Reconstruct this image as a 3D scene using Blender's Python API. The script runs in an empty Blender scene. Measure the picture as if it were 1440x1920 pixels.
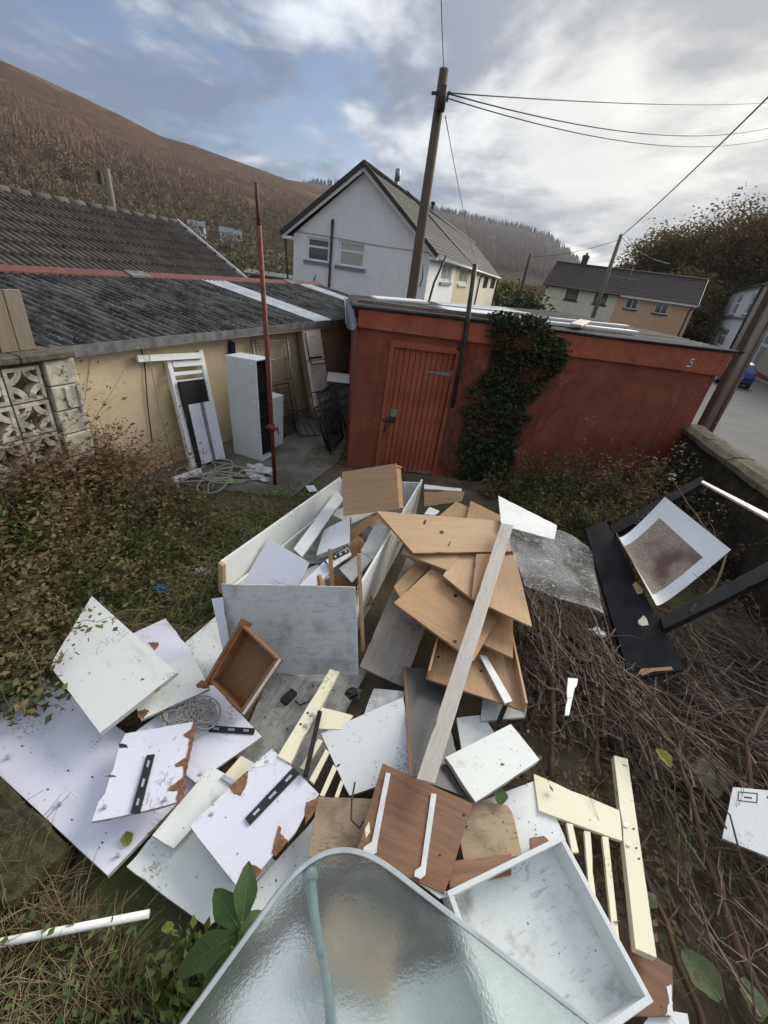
import bpy, bmesh, math, random
import numpy as np
from mathutils import Vector, Matrix, Euler
R = math.radians
sc = bpy.context.scene
col = sc.collection
rnd = random.Random(7)

# ---------------------------------------------------------------- camera, sky, sun, exposure
cam_d = bpy.data.cameras.new('camera'); cam = bpy.data.objects.new('camera', cam_d); col.objects.link(cam); sc.camera = cam
cam_d.sensor_fit = 'VERTICAL'; cam_d.sensor_height = 32.0; cam_d.lens = 785/1920*32.0
cam_d.clip_start = 0.02; cam_d.clip_end = 9000
PITCH, ROLL = R(30), R(8.5)
_F = Vector((0, math.cos(PITCH), -math.sin(PITCH))); _U = Vector((0, math.sin(PITCH), math.cos(PITCH))); _R = Vector((1, 0, 0))
_r = _R*math.cos(ROLL) + _U*math.sin(ROLL); _u = _U*math.cos(ROLL) - _R*math.sin(ROLL)
cam.matrix_world = Matrix(((_r.x, _u.x, -_F.x, 0), (_r.y, _u.y, -_F.y, 0), (_r.z, _u.z, -_F.z, 2.7), (0, 0, 0, 1)))

SUN_AZ, SUN_EL = R(44), R(26)          # azimuth to the right of straight ahead
world = bpy.data.worlds.new('World'); sc.world = world; world.use_nodes = True
def build_world():
    nt = world.node_tree; N = nt.nodes; L = nt.links; N.clear()
    def nd(t, **k):
        n = N.new(t)
        for a, b in k.items(): setattr(n, a, b)
        return n
    def mth(op, a, b=None, c=None, clamp=False):
        n = nd('ShaderNodeMath', operation=op, use_clamp=clamp)
        for i, v in enumerate((a, b, c)):
            if v is None: continue
            if isinstance(v, (int, float)): n.inputs[i].default_value = v
            else: L.new(v, n.inputs[i])
        return n.outputs[0]
    def mix(f, a, b):
        n = nd('ShaderNodeMix', data_type='RGBA')
        for i, v in ((0, f), (6, a), (7, b)):
            if isinstance(v, (int, float)): n.inputs[i].default_value = v
            elif isinstance(v, tuple): n.inputs[i].default_value = (*v, 1)
            else: L.new(v, n.inputs[i])
        return n.outputs[2]
    sky = nd('ShaderNodeTexSky', sky_type='NISHITA', sun_disc=False, sun_elevation=SUN_EL, sun_rotation=SUN_AZ, altitude=100, dust_density=1.5)
    tc = nd('ShaderNodeTexCoord'); sep = nd('ShaderNodeSeparateXYZ'); L.new(tc.outputs['Generated'], sep.inputs[0])
    X, Y, Z = sep.outputs
    den = mth('ADD', mth('MAXIMUM', Z, 0.0), 0.16)
    px = mth('DIVIDE', X, den); py = mth('DIVIDE', Y, den)
    cmb = nd('ShaderNodeCombineXYZ'); L.new(px, cmb.inputs[0]); L.new(py, cmb.inputs[1]); cmb.inputs[2].default_value = 3.7
    def noise(scale, detail, rough, off, dist=0.0):
        mp = nd('ShaderNodeMapping'); L.new(cmb.outputs[0], mp.inputs[0]); mp.inputs['Location'].default_value = off; mp.inputs['Scale'].default_value = (1, 0.8, 1)
        n = nd('ShaderNodeTexNoise'); L.new(mp.outputs[0], n.inputs['Vector'])
        n.inputs['Scale'].default_value = scale; n.inputs['Detail'].default_value = detail; n.inputs['Roughness'].default_value = rough; n.inputs['Distortion'].default_value = dist
        return n.outputs['Fac']
    def ramp(v, a, b):
        n = nd('ShaderNodeMapRange', interpolation_type='SMOOTHSTEP'); L.new(v, n.inputs[0]); n.inputs[1].default_value = a; n.inputs[2].default_value = b
        return n.outputs[0]
    cov = noise(0.62, 7, 0.56, (CLOUD[0], CLOUD[1], 0), 0.35)
    shade = noise(0.75, 7, 0.56, (CLOUD[2], CLOUD[3], 0.0), 0.6)
    fine = noise(2.2, 8, 0.6, (3.0, 5.0, 0))
    # nearness to the sun behind the cloud deck
    sd = Vector((math.sin(SUN_AZ)*math.cos(SUN_EL), math.cos(SUN_AZ)*math.cos(SUN_EL), math.sin(SUN_EL)))
    dp = nd('ShaderNodeVectorMath', operation='DOT_PRODUCT'); L.new(tc.outputs['Generated'], dp.inputs[0]); dp.inputs[1].default_value = sd
    glow = ramp(dp.outputs['Value'], 0.55, 1.0)
    cov2 = mth('ADD', cov, mth('MULTIPLY', mth('SUBTRACT', fine, 0.5), 0.22))
    cov2 = mth('ADD', cov2, mth('MULTIPLY', glow, 0.12))
    mask = ramp(cov2, 0.385, 0.47)
    sh2 = mth('ADD', shade, mth('MULTIPLY', mth('SUBTRACT', fine, 0.5), 0.46))
    lit = ramp(sh2, 0.42, 0.66)
    thick = ramp(cov2, 0.50, 0.72)
    lit = mth('MULTIPLY', lit, mth('SUBTRACT', 1.0, mth('MULTIPLY', thick, 0.35)))
    dark = mix(glow, (0.072, 0.092, 0.138), (0.17, 0.174, 0.18))
    bright = mix(glow, (0.315, 0.33, 0.355), (0.43, 0.42, 0.385))
    cloud0 = mix(lit, dark, bright); vm = nd('ShaderNodeVectorMath', operation='SCALE'); L.new(cloud0, vm.inputs[0]); L.new(mth('ADD', mth('MULTIPLY', mth('MAXIMUM', Z, 0.0), 0.35), 1.0), vm.inputs[3]); cloud = vm.outputs[0]   # an overcast dome is brighter overhead
    skc = nd('ShaderNodeMix', data_type='RGBA', blend_type='MULTIPLY'); skc.inputs[0].default_value = 1; L.new(sky.outputs[0], skc.inputs[6]); skc.inputs[7].default_value = (0.034, 0.037, 0.043, 1)
    allc = mix(mask, skc.outputs[2], cloud)
    bg = nd('ShaderNodeBackground'); L.new(allc, bg.inputs[0]); bg.inputs[1].default_value = 1.0
    out = nd('ShaderNodeOutputWorld'); L.new(bg.outputs[0], out.inputs[0])
CLOUD = (18.328, -14.385, -19.055, 19.945)
build_world()
sun_d = bpy.data.lights.new('sun', 'SUN'); sun = bpy.data.objects.new('sun', sun_d); col.objects.link(sun)
sun_d.energy = 1.9; sun_d.angle = R(40); sun_d.color = (1.0, 0.95, 0.87)
sun.rotation_euler = (Vector((math.sin(SUN_AZ)*math.cos(SUN_EL), math.cos(SUN_AZ)*math.cos(SUN_EL), math.sin(SUN_EL)))).to_track_quat('Z', 'Y').to_euler()
sun.location = (20, 20, 30)
vs = sc.view_settings; vs.view_transform = 'Standard'; vs.look = 'None'; vs.exposure = 1.4; vs.gamma = 1.0; vs.use_curve_mapping = False
sc.cycles.max_bounces = 8; sc.cycles.transparent_max_bounces = 12; sc.cycles.use_denoising = True
sc.cycles.caustics_reflective = False; sc.cycles.caustics_refractive = True

# ---------------------------------------------------------------- helpers
class MB:
    """collects shapes; build() links them as one mesh object"""
    def __init__(s): s.v = []; s.f = []; s.sm = []; s.mi = []
    def add(s, vs_, fs, smooth=False, mi=0):
        o = len(s.v); s.v.extend([tuple(p) for p in vs_]); s.f.extend([tuple(i+o for i in f) for f in fs]); s.sm.extend([smooth]*len(fs)); s.mi.extend([mi]*len(fs)); return s
    def box(s, c, size, M=None, mi=0):
        hx, hy, hz = size[0]/2, size[1]/2, size[2]/2; c = Vector(c)
        P = [Vector((x*hx, y*hy, z*hz)) for z in (-1, 1) for y in (-1, 1) for x in (-1, 1)]
        P = [(M @ p if M else p) + c for p in P]
        return s.add(P, [(0, 2, 3, 1), (4, 5, 7, 6), (0, 1, 5, 4), (2, 6, 7, 3), (0, 4, 6, 2), (1, 3, 7, 5)], mi=mi)
    def span(s, a, b, mi=0):
        a = Vector(a); b = Vector(b); return s.box((a+b)/2, (abs(b.x-a.x), abs(b.y-a.y), abs(b.z-a.z)), mi=mi)
    def bar(s, a, b, w, h, up=(0, 0, 1), mi=0):
        a = Vector(a); b = Vector(b); d = (b-a); L_ = d.length; x = d/L_; z = Vector(up); y = z.cross(x)
        if y.length < 1e-4: y = Vector((1, 0, 0)).cross(x)
        y.normalize(); z = x.cross(y); M = Matrix((x, y, z)).transposed()
        return s.box((a+b)/2, (L_, w, h), M, mi)
    def tube(s, pts, r, n=8, cap=True, smooth=True, mi=0):
        pts = [Vector(p) for p in pts]; k = len(pts); rs = r if isinstance(r, (list, tuple)) else [r]*k
        V = []; up = None
        for i, p in enumerate(pts):
            t = (pts[min(i+1, k-1)] - pts[max(i-1, 0)]).normalized()
            if up is None: up = Vector((0, 0, 1)) if abs(t.z) < 0.9 else Vector((1, 0, 0))
            a = up.cross(t).normalized(); b = t.cross(a); up = b
            for j in range(n):
                th = 2*math.pi*j/n; V.append(p + (a*math.cos(th) + b*math.sin(th))*rs[i])
        F = [(i*n+j, i*n+(j+1) % n, (i+1)*n+(j+1) % n, (i+1)*n+j) for i in range(k-1) for j in range(n)]
        s.add(V, F, smooth, mi)
        if cap: o = len(s.v)-len(V); s.f.append(tuple(o+j for j in reversed(range(n)))); s.f.append(tuple(o+(k-1)*n+j for j in range(n))); s.sm += [False]*2; s.mi += [mi]*2
        return s
    def prism(s, poly, z0, z1, M=None, mi=0):
        n = len(poly); P = [Vector((x, y, z0)) for x, y in poly] + [Vector((x, y, z1)) for x, y in poly]
        if M: P = [M @ p for p in P]
        return s.add(P, [tuple(reversed(range(n))), tuple(range(n, 2*n))] + [(i, (i+1) % n, n+(i+1) % n, n+i) for i in range(n)], mi=mi)
    def mesh(s, name):
        me = bpy.data.meshes.new(name); me.from_pydata(s.v, [], s.f); me.update()
        me.polygons.foreach_set('use_smooth', s.sm); me.polygons.foreach_set('material_index', s.mi)
        return me
    def build(s, name, mat, parent=None, bevel=0.0, loc=None, rz=None, M=None, fix=False):
        me = s.mesh(name)
        if fix or bevel:
            bm = bmesh.new(); bm.from_mesh(me)
            if bevel: bmesh.ops.bevel(bm, geom=list(bm.edges), offset=bevel, segments=1, affect='EDGES', clamp_overlap=True)
            bmesh.ops.recalc_face_normals(bm, faces=bm.faces); bm.to_mesh(me); bm.free()
        return put(name, me, mat, parent, loc, rz, M)
def put(name, me, mat, parent=None, loc=None, rz=None, M=None):
    o = bpy.data.objects.new(name, me); col.objects.link(o)
    mats = mat if isinstance(mat, (list, tuple)) else [mat]
    if not me.materials:
        for m in mats: me.materials.append(m)
    if parent: o.parent = parent
    if M is not None: o.matrix_basis = M
    if loc is not None: o.location = loc
    if rz is not None: o.rotation_euler = (0, 0, rz)
    return o
LABELS = set()
def tag(o, label, cat, group=None, kind=None):
    o['label'] = label; o['category'] = cat
    if group: o['group'] = group
    if kind: o['kind'] = kind
    return o
def struct(o): o['kind'] = 'structure'; return o
def stuff(o): o['kind'] = 'stuff'; return o
def empty(name, loc=(0, 0, 0), rz=0.0, M=None):
    o = bpy.data.objects.new(name, None); col.objects.link(o); o.empty_display_size = 0.1
    if M is not None: o.matrix_basis = M
    else: o.location = loc; o.rotation_euler = (0, 0, rz)
    return o
def np_mesh(name, V, F, smooth=False):
    """V (n,3), F (m,k) arrays, one polygon size"""
    me = bpy.data.meshes.new(name); V = np.asarray(V, np.float32); F = np.asarray(F, np.int32); m, k = F.shape
    me.vertices.add(len(V)); me.vertices.foreach_set('co', V.ravel())
    me.loops.add(m*k); me.loops.foreach_set('vertex_index', F.ravel())
    me.polygons.add(m); me.polygons.foreach_set('loop_start', np.arange(0, m*k, k, dtype=np.int32))
    if smooth: me.polygons.foreach_set('use_smooth', np.ones(m, bool))
    me.update(); me.validate(); return me

# ---------------------------------------------------------------- materials
class NT:
    def __init__(s, name):
        s.m = bpy.data.materials.new(name); s.m.use_nodes = True; s.t = s.m.node_tree; s.N = s.t.nodes; s.L = s.t.links
        s.b = s.N['Principled BSDF']; s._co = {}
    def set(s, k, v):
        i = s.b.inputs[k]
        if hasattr(v, 'is_linked') or isinstance(v, bpy.types.NodeSocket): s.L.new(v, i)
        else: i.default_value = (*v, 1) if isinstance(v, tuple) and len(v) == 3 else v
        return s
    def co(s, kind='Object', scale=(1, 1, 1), loc=(0, 0, 0), rot=(0, 0, 0), rand=True):
        key = (kind, scale, loc, rot, rand)
        if key in s._co: return s._co[key]
        tc = s.N.new('ShaderNodeTexCoord'); mp = s.N.new('ShaderNodeMapping'); mp.inputs['Scale'].default_value = scale; mp.inputs['Rotation'].default_value = rot
        if kind == 'World':
            ge = s.N.new('ShaderNodeNewGeometry'); src = ge.outputs['Position']
        else: src = tc.outputs[kind]
        if rand and kind == 'Object':
            oi = s.N.new('ShaderNodeObjectInfo'); ad = s.N.new('ShaderNodeVectorMath'); ad.operation = 'MULTIPLY_ADD'
            cb = s.N.new('ShaderNodeCombineXYZ')
            for i, k in enumerate((37.0, 91.0, 53.0)):
                mm = s.N.new('ShaderNodeMath'); mm.operation = 'MULTIPLY'; mm.inputs[1].default_value = k; s.L.new(oi.outputs['Random'], mm.inputs[0]); s.L.new(mm.outputs[0], cb.inputs[i])
            ad2 = s.N.new('ShaderNodeVectorMath'); ad2.operation = 'ADD'; s.L.new(src, ad2.inputs[0]); s.L.new(cb.outputs[0], ad2.inputs[1]); src = ad2.outputs[0]
            s.N.remove(ad)
        s.L.new(src, mp.inputs[0]); mp.inputs['Location'].default_value = loc
        s._co[key] = mp.outputs[0]; return mp.outputs[0]
    def noise(s, scale, detail=4, rough=0.55, co=None, dist=0.0):
        n = s.N.new('ShaderNodeTexNoise'); s.L.new(co or s.co(), n.inputs['Vector']); n.inputs['Scale'].default_value = scale
        n.inputs['Detail'].default_value = detail; n.inputs['Roughness'].default_value = rough; n.inputs['Distortion'].default_value = dist; return n.outputs['Fac']
    def voro(s, scale, co=None, feature='F1', out='Distance'):
        n = s.N.new('ShaderNodeTexVoronoi'); n.feature = feature; s.L.new(co or s.co(), n.inputs['Vector']); n.inputs['Scale'].default_value = scale; return n.outputs[out]
    def rng(s, v, a, b, lo=0.0, hi=1.0, smooth=True):
        n = s.N.new('ShaderNodeMapRange'); n.interpolation_type = 'SMOOTHSTEP' if smooth else 'LINEAR'; s.L.new(v, n.inputs[0])
        for i, x in zip((1, 2, 3, 4), (a, b, lo, hi)): n.inputs[i].default_value = x
        return n.outputs[0]
    def math(s, op, a, b=None, clamp=False):
        n = s.N.new('ShaderNodeMath'); n.operation = op; n.use_clamp = clamp
        for i, v in enumerate((a, b)):
            if v is None: continue
            if isinstance(v, (int, float)): n.inputs[i].default_value = v
            else: s.L.new(v, n.inputs[i])
        return n.outputs[0]
    def mix(s, f, a, b, mode='MIX'):
        n = s.N.new('ShaderNodeMix'); n.data_type = 'RGBA'; n.blend_type = mode
        for i, v in ((0, f), (6, a), (7, b)):
            if isinstance(v, (int, float)): n.inputs[i].default_value = v
            elif isinstance(v, tuple): n.inputs[i].default_value = (*v, 1)
            else: s.L.new(v, n.inputs[i])
        return n.outputs[2]
    def bump(s, h, strength=0.3, dist=0.01):
        n = s.N.new('ShaderNodeBump'); n.inputs['Strength'].default_value = strength; n.inputs['Distance'].default_value = dist; s.L.new(h, n.inputs['Height']); s.L.new(n.outputs[0], s.b.inputs['Normal']); return s
    def rand(s, lo=0.0, hi=1.0):
        oi = s.N.new('ShaderNodeObjectInfo'); return s.rng(oi.outputs['Random'], 0, 1, lo, hi, False)
def mat(name, c1, c2=None, scale=6.0, rough=0.7, bump=0.0, bscale=None, detail=5, lo=0.35, hi=0.65, vary=0.0, co='Object', metal=0.0, spec=0.4, bd=0.01):
    t = NT(name); c2 = c2 or c1; C = t.co(co)
    colr = t.mix(t.rng(t.noise(scale, detail, 0.6, C), lo, hi), c1, c2)
    if vary:
        k = t.rand(1-vary, 1+vary); cb = t.N.new('ShaderNodeCombineColor')
        for i in range(3): t.L.new(k, cb.inputs[i])
        colr = t.mix(1.0, colr, cb.outputs[0], 'MULTIPLY')
    t.set('Base Color', colr).set('Roughness', rough).set('Metallic', metal).set('Specular IOR Level', spec)
    if bump: t.bump(t.noise(bscale or scale*4, 5, 0.6, C), bump, bd)
    return t.m
M_ = {}
def board_mat(name, base, base2, dirt=(0.16, 0.14, 0.11), amount=0.62, streak=True, rough=0.42, specks=0.5, bump=0.05, spscale=16.0):
    """painted or laminated sheet with grime patches, scuffs and specks"""
    t = NT(name); C = t.co('Object'); 
    colr = t.mix(t.noise(3.0, 3, 0.5, C), base, base2)
    g1 = t.rng(t.noise(4.5, 7, 0.68, C), amount, amount+0.22)
    if streak:
        Cs = t.co('Object', (3.0, 16.0, 3.0)); g2 = t.rng(t.noise(3.0, 6, 0.7, Cs), amount+0.06, amount+0.2); g1 = t.math('MAXIMUM', g1, t.math('MULTIPLY', g2, 0.75))
    sm_ = t.rng(t.noise(2.3, 8, 0.72, t.co('Object', (1.0, 2.6, 1.0), (7.0, 3.0, 1.0), (0, 0, 0.6))), 0.54, 0.72); colr = t.mix(t.math('MULTIPLY', sm_, 0.22), colr, dirt)
    sx = t.rng(t.noise(3.0, 2, 0.4, t.co('Object', (1.2, 95.0, 1.0), (1.0, 2.0, 0.0), (0, 0, 0.9))), 0.72, 0.76); colr = t.mix(t.math('MULTIPLY', sx, t.rng(t.noise(3.0, 3, 0.5, C), 0.5, 0.6, 0.0, 0.45)), colr, dirt)
    colr = t.mix(t.math('MULTIPLY', g1, 0.6), colr, dirt)
    sp = t.rng(t.voro(spscale, C), 0.05, 0.10, 1.0, 0.0); sel = t.rng(t.noise(7.0, 2, 0.5, C), 0.72-0.25*specks, 0.76-0.25*specks)
    fl = t.rng(t.noise(95.0, 2, 0.5, C), 0.70, 0.76)
    sp = t.math('MAXIMUM', t.math('MULTIPLY', sp, sel), t.math('MULTIPLY', fl, t.rng(t.noise(2.5, 3, 0.6, C), 0.40, 0.65)))
    fp = t.math('MULTIPLY', t.rng(t.noise(46.0, 2, 0.5, t.co('Object', (1.0, 2.2, 1.0), (4.0, 9.0, 2.0))), 0.53, 0.60), t.rng(t.noise(4.2, 2, 0.4, t.co('Object', (1.0, 1.0, 1.0), (11.0, 5.0, 3.0))), 0.60, 0.68)); colr = t.mix(t.math('MULTIPLY', fp, 0.5), colr, (0.13, 0.115, 0.09))
    colr = t.mix(t.math('MULTIPLY', sp, 0.75), colr, (0.05, 0.042, 0.033))
    t.set('Base Color', colr).set('Roughness', t.rng(g1, 0, 1, rough, 0.85)).set('Specular IOR Level', 0.35)
    t.bump(t.math('ADD', t.noise(40, 4, 0.6, C), t.math('MULTIPLY', sp, 0.6)), bump+0.06, 0.004)
    return t.m
def wood_mat(name, c1, c2, c3, grain=(2.2, 34.0, 2.2), rough=0.55, dirt=0.62, bump=0.15, rot=0.0, dcol=(0.05, 0.035, 0.025)):
    t = NT(name); C = t.co('Object', grain, rot=(0, 0, rot)); Co = t.co('Object')
    g = t.noise(1.3, 7, 0.62, C, 1.1); fi = t.noise(5.0, 6, 0.7, C, 0.3)
    colr = t.mix(t.rng(g, 0.36, 0.64), c1, c2); colr = t.mix(t.math('MULTIPLY', t.rng(fi, 0.52, 0.72), 0.75), colr, c3)
    d = t.rng(t.noise(5.0, 7, 0.7, Co), dirt, dirt+0.16); fl = t.rng(t.noise(80.0, 2, 0.5, Co), 0.71, 0.77)
    d = t.math('MAXIMUM', t.math('MULTIPLY', d, 0.55), t.math('MULTIPLY', fl, 0.6))
    colr = t.mix(d, colr, dcol); colr = t.mix(t.rand(0.0, 0.30), colr, (0.42, 0.32, 0.22), 'MIX') if c1[0] > 0.4 else colr; k = t.rand(0.76, 1.12); cb = t.N.new('ShaderNodeCombineColor')
    for i in range(3): t.L.new(k, cb.inputs[i])
    colr = t.mix(1.0, colr, cb.outputs[0], 'MULTIPLY')
    t.set('Base Color', colr).set('Roughness', rough).set('Specular IOR Level', 0.35); t.bump(fi, bump, 0.003); return t.m
# ---------------------------------------------------------------- shared materials
WHITE = board_mat('white_laminate', (0.74, 0.755, 0.735), (0.68, 0.70, 0.68), amount=0.60, specks=0.6)
LAV = board_mat('cool_white_laminate', (0.70, 0.70, 0.765), (0.66, 0.66, 0.73), amount=0.66, specks=0.35)
MINT = board_mat('warm_white_paint', (0.76, 0.775, 0.725), (0.70, 0.72, 0.67), amount=0.58, specks=0.7)
GREYW = board_mat('grimy_white_board', (0.58, 0.59, 0.57), (0.47, 0.48, 0.46), dirt=(0.20, 0.19, 0.17), amount=0.46, specks=1.0)
DIRTY = board_mat('muddy_board', (0.50, 0.49, 0.45), (0.36, 0.35, 0.31), dirt=(0.07, 0.06, 0.05), amount=0.42, specks=1.0, rough=0.6)
GREYB = wood_mat('grey_weathered_board', (0.30, 0.27, 0.23), (0.38, 0.34, 0.29), (0.18, 0.16, 0.14), dirt=0.55)
OAK = wood_mat('oak_veneer', (0.52, 0.305, 0.140), (0.44, 0.25, 0.108), (0.31, 0.165, 0.07))
OAK2 = wood_mat('pale_oak_veneer', (0.58, 0.365, 0.190), (0.50, 0.30, 0.145), (0.37, 0.215, 0.10), grain=(1.6, 26.0, 1.6))
WALNUT = wood_mat('walnut_veneer', (0.26, 0.135, 0.072), (0.19, 0.095, 0.05), (0.12, 0.058, 0.032), grain=(1.8, 20.0, 1.8), dirt=0.78)
MAHOG = wood_mat('brown_drawer_wood', (0.30, 0.150, 0.062), (0.24, 0.115, 0.047), (0.15, 0.068, 0.03), grain=(2.0, 22.0, 2.0), rough=0.4)
CHIP = board_mat('stained_hardboard', (0.42, 0.315, 0.20), (0.34, 0.245, 0.15), dirt=(0.12, 0.085, 0.05), amount=0.45, specks=1.0, rough=0.7)
MDF = mat('torn_chipboard', (0.27, 0.135, 0.068), (0.16, 0.075, 0.04), 30, 0.9, 0.8, 90)
CREAM = board_mat('cream_gloss_paint', (0.80, 0.745, 0.54), (0.74, 0.69, 0.49), dirt=(0.22, 0.18, 0.11), amount=0.60, specks=0.8, rough=0.35)
PLANK = wood_mat('weathered_pale_plank', (0.56, 0.52, 0.47), (0.47, 0.43, 0.38), (0.30, 0.26, 0.22), grain=(3.0, 40.0, 3.0), dirt=0.6)
BLACKB = mat('black_painted_board', (0.014, 0.014, 0.016), (0.026, 0.026, 0.026), 5, 0.75, 0.15, 60, spec=0.15)
SLATEB = board_mat('dark_slate_board', (0.060, 0.060, 0.060), (0.085, 0.085, 0.083), dirt=(0.25, 0.24, 0.22), amount=0.60, specks=0.3)
BLACKP = mat('black_satin_plastic', (0.012, 0.012, 0.013), (0.02, 0.02, 0.02), 8, 0.4)
WMET = mat('white_coated_metal', (0.72, 0.73, 0.72), (0.60, 0.61, 0.60), 14, 0.35, metal=0.1)
STEEL = mat('zinc_plated_steel', (0.62, 0.63, 0.62), (0.50, 0.51, 0.50), 14, 0.35, metal=0.85)
GALV = mat('grey_tube_paint', (0.36, 0.45, 0.46), (0.30, 0.39, 0.40), 10, 0.35, 0.1)
RIMG = mat('silver_grey_rim', (0.44, 0.47, 0.48), (0.37, 0.40, 0.41), 14, 0.35, metal=0.35)
DSTEEL = mat('dull_grey_metal', (0.20, 0.20, 0.20), (0.32, 0.31, 0.29), 12, 0.5, 0.2, metal=0.5)
RUST = mat('rusty_red_pipe', (0.21, 0.050, 0.034), (0.12, 0.035, 0.024), 9, 0.65, 0.4, 50)
BLKMET = mat('black_iron', (0.018, 0.018, 0.018), (0.05, 0.042, 0.036), 15, 0.55, 0.3)
PVC = mat('white_pvc', (0.78, 0.80, 0.80), (0.68, 0.70, 0.69), 6, 0.3)
PVCD = board_mat('scuffed_white_pvc', (0.80, 0.80, 0.76), (0.72, 0.72, 0.68), amount=0.58, specks=0.8, streak=False)
def glass_mat(name, c, rough=0.05):
    t = NT(name); t.set('Base Color', t.mix(t.noise(1.5, 3, 0.5), c, tuple(x*0.6 for x in c))).set('Roughness', rough).set('Specular IOR Level', 0.8); return t.m
PANE = glass_mat('window_glass', (0.05, 0.055, 0.06)); 
CURT = mat('net_curtain_behind_glass', (0.42, 0.42, 0.34), (0.32, 0.32, 0.26), 9, 0.15, spec=0.8)
CURTW = mat('white_curtain_behind_glass', (0.50, 0.51, 0.50), (0.25, 0.26, 0.27), 5, 0.15, spec=0.8)
SILL = mat('grey_painted_sill', (0.20, 0.21, 0.22), (0.15, 0.16, 0.17), 8, 0.7)
def render_mat(name, c1, c2, stain, bscale=120, bstr=0.6, amount=0.55, zstain=None):
    t = NT(name); C = t.co('Object', rand=False)
    k = t.mix(t.rng(t.noise(2.5, 5, 0.6, C), 0.35, 0.7), c1, c2); k = t.mix(t.math('MULTIPLY', t.rng(t.noise(1.1, 7, 0.7, t.co('Object', (1, 1, 0.35), rand=False)), amount, amount+0.25), 0.7), k, stain)
    n = t.noise(bscale, 3, 0.6, C); k = t.mix(t.rng(n, 0.35, 0.75, 0.0, 0.32), k, tuple(x*0.45 for x in c2))
    t.set('Base Color', k).set('Roughness', 0.9).set('Specular IOR Level', 0.2); t.bump(n, bstr, 0.012); return t.m
CREAMWALL = render_mat('cream_roughcast', (0.76, 0.62, 0.40), (0.68, 0.54, 0.33), (0.36, 0.28, 0.17), 70)
WHITEWALL = render_mat('white_roughcast', (0.80, 0.80, 0.79), (0.74, 0.74, 0.73), (0.56, 0.56, 0.55), 14, 0.5)
YELLOWWALL = render_mat('pale_yellow_render', (0.62, 0.56, 0.35), (0.55, 0.49, 0.30), (0.35, 0.30, 0.2), 14)
CREAM2 = render_mat('cream_house_render', (0.76, 0.72, 0.59), (0.70, 0.66, 0.53), (0.33, 0.31, 0.25), 6)
PEACH = render_mat('peach_house_render', (0.72, 0.48, 0.30), (0.66, 0.43, 0.27), (0.33, 0.22, 0.15), 6)
def tile_mat(name, c1, c2, c3, vary=0.25):
    t = NT(name); C = t.co('Object'); k = t.mix(t.rng(t.noise(5, 5, 0.6, C), 0.35, 0.65), c1, c2); k = t.mix(t.rng(t.noise(22, 5, 0.7, C), 0.56, 0.72), k, c3)
    v = t.rand(1-vary, 1+vary); cb = t.N.new('ShaderNodeCombineColor')
    for i in range(3): t.L.new(v, cb.inputs[i])
    t.set('Base Color', t.mix(1.0, k, cb.outputs[0], 'MULTIPLY')).set('Roughness', 0.85); t.bump(t.noise(60, 4, 0.6, C), 0.5, 0.006); return t.m
TILE = tile_mat('brown_grey_concrete_tile', (0.085, 0.070, 0.055), (0.060, 0.050, 0.042), (0.14, 0.125, 0.095))
TILE2 = tile_mat('weathered_grey_tile', (0.062, 0.054, 0.045), (0.044, 0.039, 0.034), (0.085, 0.076, 0.062), 0.18)
TILE3 = tile_mat('dark_brown_roof_tile', (0.060, 0.045, 0.040), (0.045, 0.035, 0.032), (0.09, 0.07, 0.06), 0.12)
def asbestos():
    t = NT('lichen_grey_fibre_cement'); C = t.co('Object', rand=False); Cs = t.co('Object', (2.0, 0.7, 2.0), rand=False)
    k = t.mix(t.rng(t.noise(3.0, 6, 0.7, Cs), 0.38, 0.66), (0.030, 0.029, 0.028), (0.145, 0.138, 0.125))
    k = t.mix(t.rng(t.noise(26, 4, 0.7, C), 0.56, 0.70), k, (0.29, 0.28, 0.26)); k = t.mix(t.rng(t.noise(13, 5, 0.7, C), 0.60, 0.70), k, (0.012, 0.012, 0.012))
    t.set('Base Color', k).set('Roughness', 0.95).set('Specular IOR Level', 0.1); t.bump(t.noise(40, 4, 0.6, C), 0.7, 0.01); return t.m
ASB = asbestos()
CLEARSHEET = mat('whitened_plastic_sheet', (0.66, 0.68, 0.68), (0.50, 0.52, 0.52), 4, 0.4)
WOODGREY = wood_mat('grey_weathered_timber', (0.22, 0.185, 0.14), (0.17, 0.14, 0.105), (0.10, 0.085, 0.065), grain=(30.0, 30.0, 1.6))
GUTTER = mat('mossy_grey_gutter', (0.17, 0.17, 0.165), (0.085, 0.085, 0.08), 7, 0.8, 0.4, 40)

# ---------------------------------------------------------------- terrain
YB = [(-60, 0), (9, 0), (27, -0.8), (36, -1.05), (60, -1.5), (150, -6.0), (5000, -6.0)]
def gz(y):
    for (a, za), (b, zb) in zip(YB, YB[1:]):
        if y <= b: return za + (zb-za)*(max(y, a)-a)/(b-a)
    return YB[-1][1]
def ground_mat():
    t = NT('earth_and_dead_leaves'); C = t.co('World'); n = t.noise(2.2, 7, 0.65, C); k = t.mix(t.rng(n, 0.35, 0.6), (0.105, 0.084, 0.058), (0.165, 0.130, 0.090))
    k = t.mix(t.rng(t.noise(1.1, 5, 0.6, C), 0.50, 0.62), k, (0.085, 0.100, 0.042)); k = t.mix(t.rng(t.noise(30, 4, 0.7, C), 0.60, 0.68), k, (0.20, 0.155, 0.10))
    t.set('Base Color', k).set('Roughness', 0.95).set('Specular IOR Level', 0.15); t.bump(t.noise(24, 6, 0.7, C), 0.9, 0.03); return t.m
GROUND = ground_mat()
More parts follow.
